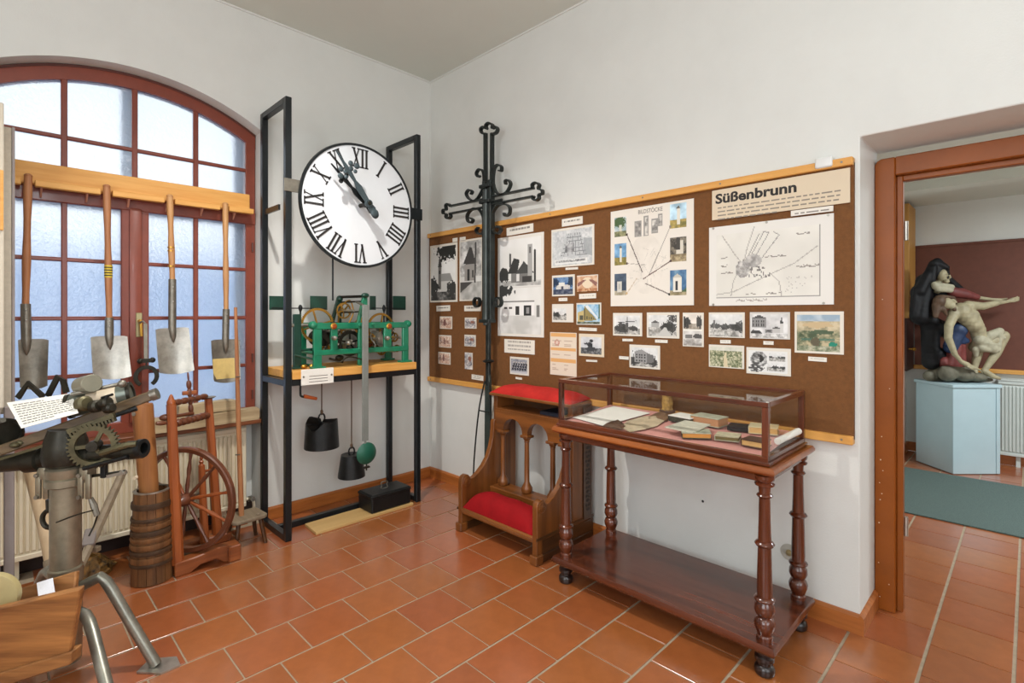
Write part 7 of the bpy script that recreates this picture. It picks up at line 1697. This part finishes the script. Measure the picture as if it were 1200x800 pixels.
blob('mourner_sleeve', [('c', Q(290, 275, 0.01), Q(350, 288, 0.03), 0.050, 0.042), ('c', Q(350, 288, 0.03), Q(402, 303, 0.04), 0.040, 0.028), ('c', Q(330, 270, 0.02), Q(385, 292, 0.04), 0.03, 0.024)], ROBER, pt, 0.008, 4)
blob('mourner_hand', [('c', Q(400, 305, 0.045), Q(470, 314, 0.05), 0.019, 0.015), ('c', Q(470, 314, 0.05), Q(515, 318, 0.052), 0.015, 0.018)]+[('c', Q(512, 314+4*i, 0.055), Q(548, 308+5*i, 0.06-0.01*i), 0.0075, 0.006) for i in range(4)]+[('c', Q(500, 322, 0.07), Q(522, 332, 0.075), 0.008, 0.006)], SKIN, pt, 0.006, 3)
blob('blue_robe', [('e', Q(298, 470, 0.045), (0.078, 0.07, 0.070)), ('c', Q(300, 480, 0.04), Q(270, 560, 0.03), 0.070, 0.060), ('c', Q(320, 520, 0.05), Q(345, 525, 0.05), 0.035, 0.02), ('c', Q(240, 545, 0.05), Q(340, 530, 0.06), 0.025, 0.022)], ROBEB, pt, 0.009, 4, 'blue painted robe over the knee')
blob('red_dress', [('c', Q(300, 560, 0.02), Q(290, 650, 0.01), 0.060, 0.070), ('c', Q(325, 555, 0.04), Q(330, 650, 0.03), 0.030, 0.034), ('c', Q(280, 560, 0.05), Q(262, 650, 0.05), 0.026, 0.03), ('c', Q(250, 640, 0.0), Q(330, 650, 0.0), 0.05, 0.05)], ROBER, pt, 0.009, 3)
# dead figure: one continuous body
body = [('c', Q(252, 390, 0.10), Q(330, 352, 0.10), 0.052, 0.052), ('c', Q(290, 375, 0.10), Q(345, 440, 0.11), 0.078, 0.072), ('c', Q(330, 400, 0.11), Q(375, 470, 0.10), 0.070, 0.060), ('c', Q(365, 450, 0.10), Q(395, 525, 0.09), 0.058, 0.062), ('e', Q(400, 545, 0.09), (0.075, 0.07, 0.068)),
        ('c', Q(262, 372, 0.10), Q(240, 352, 0.11), 0.028, 0.026),
        # right arm hanging
        ('c', Q(245, 395, 0.11), Q(208, 450, 0.14), 0.042, 0.036), ('c', Q(208, 450, 0.14), Q(200, 510, 0.15), 0.036, 0.031), ('c', Q(200, 510, 0.15), Q(228, 590, 0.16), 0.031, 0.024), ('c', Q(228, 590, 0.16), Q(262, 630, 0.16), 0.021, 0.017), ('c', Q(262, 630, 0.16), Q(292, 645, 0.16), 0.019, 0.024),
        # outstretched left arm
        ('c', Q(325, 345, 0.10), Q(400, 350, 0.10), 0.042, 0.035), ('c', Q(400, 350, 0.10), Q(470, 334, 0.10), 0.034, 0.027), ('c', Q(470, 334, 0.10), Q(525, 326, 0.10), 0.022, 0.015), ('c', Q(525, 326, 0.10), Q(552, 318, 0.10), 0.016, 0.022),
        # leg: thigh to raised knee, shin down to the foot
        ('c', Q(405, 550, 0.10), Q(495, 500, 0.12), 0.062, 0.046), ('c', Q(498, 502, 0.12), Q(462, 590, 0.11), 0.043, 0.038), ('c', Q(462, 590, 0.11), Q(412, 672, 0.10), 0.038, 0.024), ('c', Q(408, 680, 0.10), Q(440, 705, 0.12), 0.026, 0.024), ('c', Q(440, 705, 0.12), Q(470, 716, 0.13), 0.022, 0.014),
        # other leg behind
        ('c', Q(395, 560, 0.04), Q(440, 560, 0.0), 0.055, 0.045), ('c', Q(400, 590, 0.05), Q(385, 660, 0.05), 0.040, 0.026), ('c', Q(385, 660, 0.05), Q(378, 690, 0.07), 0.024, 0.022)]
for i in range(4): body += [('c', Q(296+5*i, 642+5*i, 0.165+0.006*i), Q(330+8*i, 655+6*i, 0.17), 0.0085, 0.0065), ('c', Q(330+8*i, 655+6*i, 0.17), Q(352+5*i, 674+5*i, 0.165), 0.0065, 0.005)]
body += [('c', Q(285, 655, 0.18), Q(318, 672, 0.18), 0.008, 0.006)]
for i in range(4): body += [('c', Q(552, 312+5*i, 0.10+0.004*i), Q(585, 302+6*i, 0.10), 0.0085, 0.006)]
body += [('c', Q(545, 312, 0.11), Q(568, 300, 0.12), 0.007, 0.006)]
blob('dead_figure', body, SKIN, pt, 0.0065, 4, 'pale painted figure with outstretched arm')
blob('dead_head', [('e', Q(215, 335, 0.10), (0.048, 0.045, 0.052)), ('c', Q(232, 318, 0.135), Q(246, 330, 0.14), 0.012, 0.008), ('e', Q(232, 350, 0.13), (0.026, 0.022, 0.030))], SKIN, pt, 0.006, 3)
blob('dead_hair', [('e', Q(186, 325, 0.085), (0.052, 0.05, 0.058)), ('c', Q(175, 345, 0.08), Q(165, 400, 0.09), 0.040, 0.022), ('c', Q(195, 300, 0.10), Q(250, 305, 0.10), 0.018, 0.014), ('c', Q(195, 365, 0.11), Q(212, 395, 0.11), 0.024, 0.012), ('c', Q(236, 362, 0.135), Q(246, 375, 0.13), 0.020, 0.010), ('c', Q(255, 312, 0.10), Q(272, 335, 0.09), 0.014, 0.012)], HAIR, pt, 0.007, 3, 'brown hair and beard')
blob('loincloth', [('c', Q(375, 520, 0.12), Q(430, 560, 0.13), 0.050, 0.046), ('c', Q(420, 500, 0.13), Q(470, 478, 0.13), 0.042, 0.036), ('c', Q(465, 480, 0.14), Q(455, 570, 0.15), 0.028, 0.018), ('c', Q(380, 560, 0.13), Q(440, 575, 0.14), 0.034, 0.024), ('c', Q(365, 570, 0.10), Q(370, 600, 0.09), 0.03, 0.02), ('c', Q(440, 490, 0.155), Q(480, 510, 0.15), 0.016, 0.02), ('c', Q(395, 535, 0.165), Q(450, 545, 0.16), 0.012, 0.012)], LINEN, pt, 0.007, 3, 'grey-white loincloth')
# eyes, closed lids and mouths as small carved details
for (X, Y, f, p_) in ((236, 184, 0.073, mf), (226, 186, 0.072, mf)):
    c_ = Q(X, Y, f); MB().ell(c_, (0.006, 0.004, 0.0018), 8, 5).build('closed_eye', SKIN, mf)
c_ = Q(240, 213, 0.074); MB().ell(c_, (0.007, 0.004, 0.0016), 8, 5).build('mouth', mat('pale_lips', (140, 112, 94), 0.6), mf)

# housings above the lights, added for all but the spot lamp
for (x, y, lab) in ((4.35, -2.35, 'globe pendant lamp hanging on the doorway side of the room'), (2.9, -3.9, 'globe pendant lamp hanging farthest from the pin board')):
    o = thing('fill_lamp_housing', lab, 'lamp', (x, y, CEIL))
    MB().lathe([(0.06, -0.03), (0.05, 0.0)], (x, y, CEIL), 16).build('canopy', WHITEPL, o)
    MB().cyl((x, y, 2.96), (x, y, CEIL-0.02), 0.006, 8).build('rod', STEELD, o)
    MB().lathe([(0.07, 0.0), (0.05, 0.05), (0.01, 0.06)], (x, y, 2.92), 16).build('cap', WHITEPL, o)
o = thing('spot_lamp', 'ceiling spot lamp above the middle of the room', 'lamp', (1.38, -1.78, CEIL))
MB().lathe([(0.05, -0.02), (0.05, 0.0)], (1.38, -1.78, CEIL), 16).build('canopy', WHITEPL, o)
MB().lathe([(0.02, 0.12), (0.05, 0.10), (0.06, 0.04), (0.055, 0.04), (0.045, 0.09), (0.02, 0.11), (0.02, 0.12)], (1.38, -1.78, 3.22), 20).build('shade', WHITEPL, o)
tag(MB().box((4.27, 2.12, 2.435), (5.23, 2.48, HZ)).build('ceiling_lamp', WHITEPL, None, bevel=0.004, loc=(4.75, 2.3, 2.45)), 'flat white hall ceiling lamp', 'lamp')
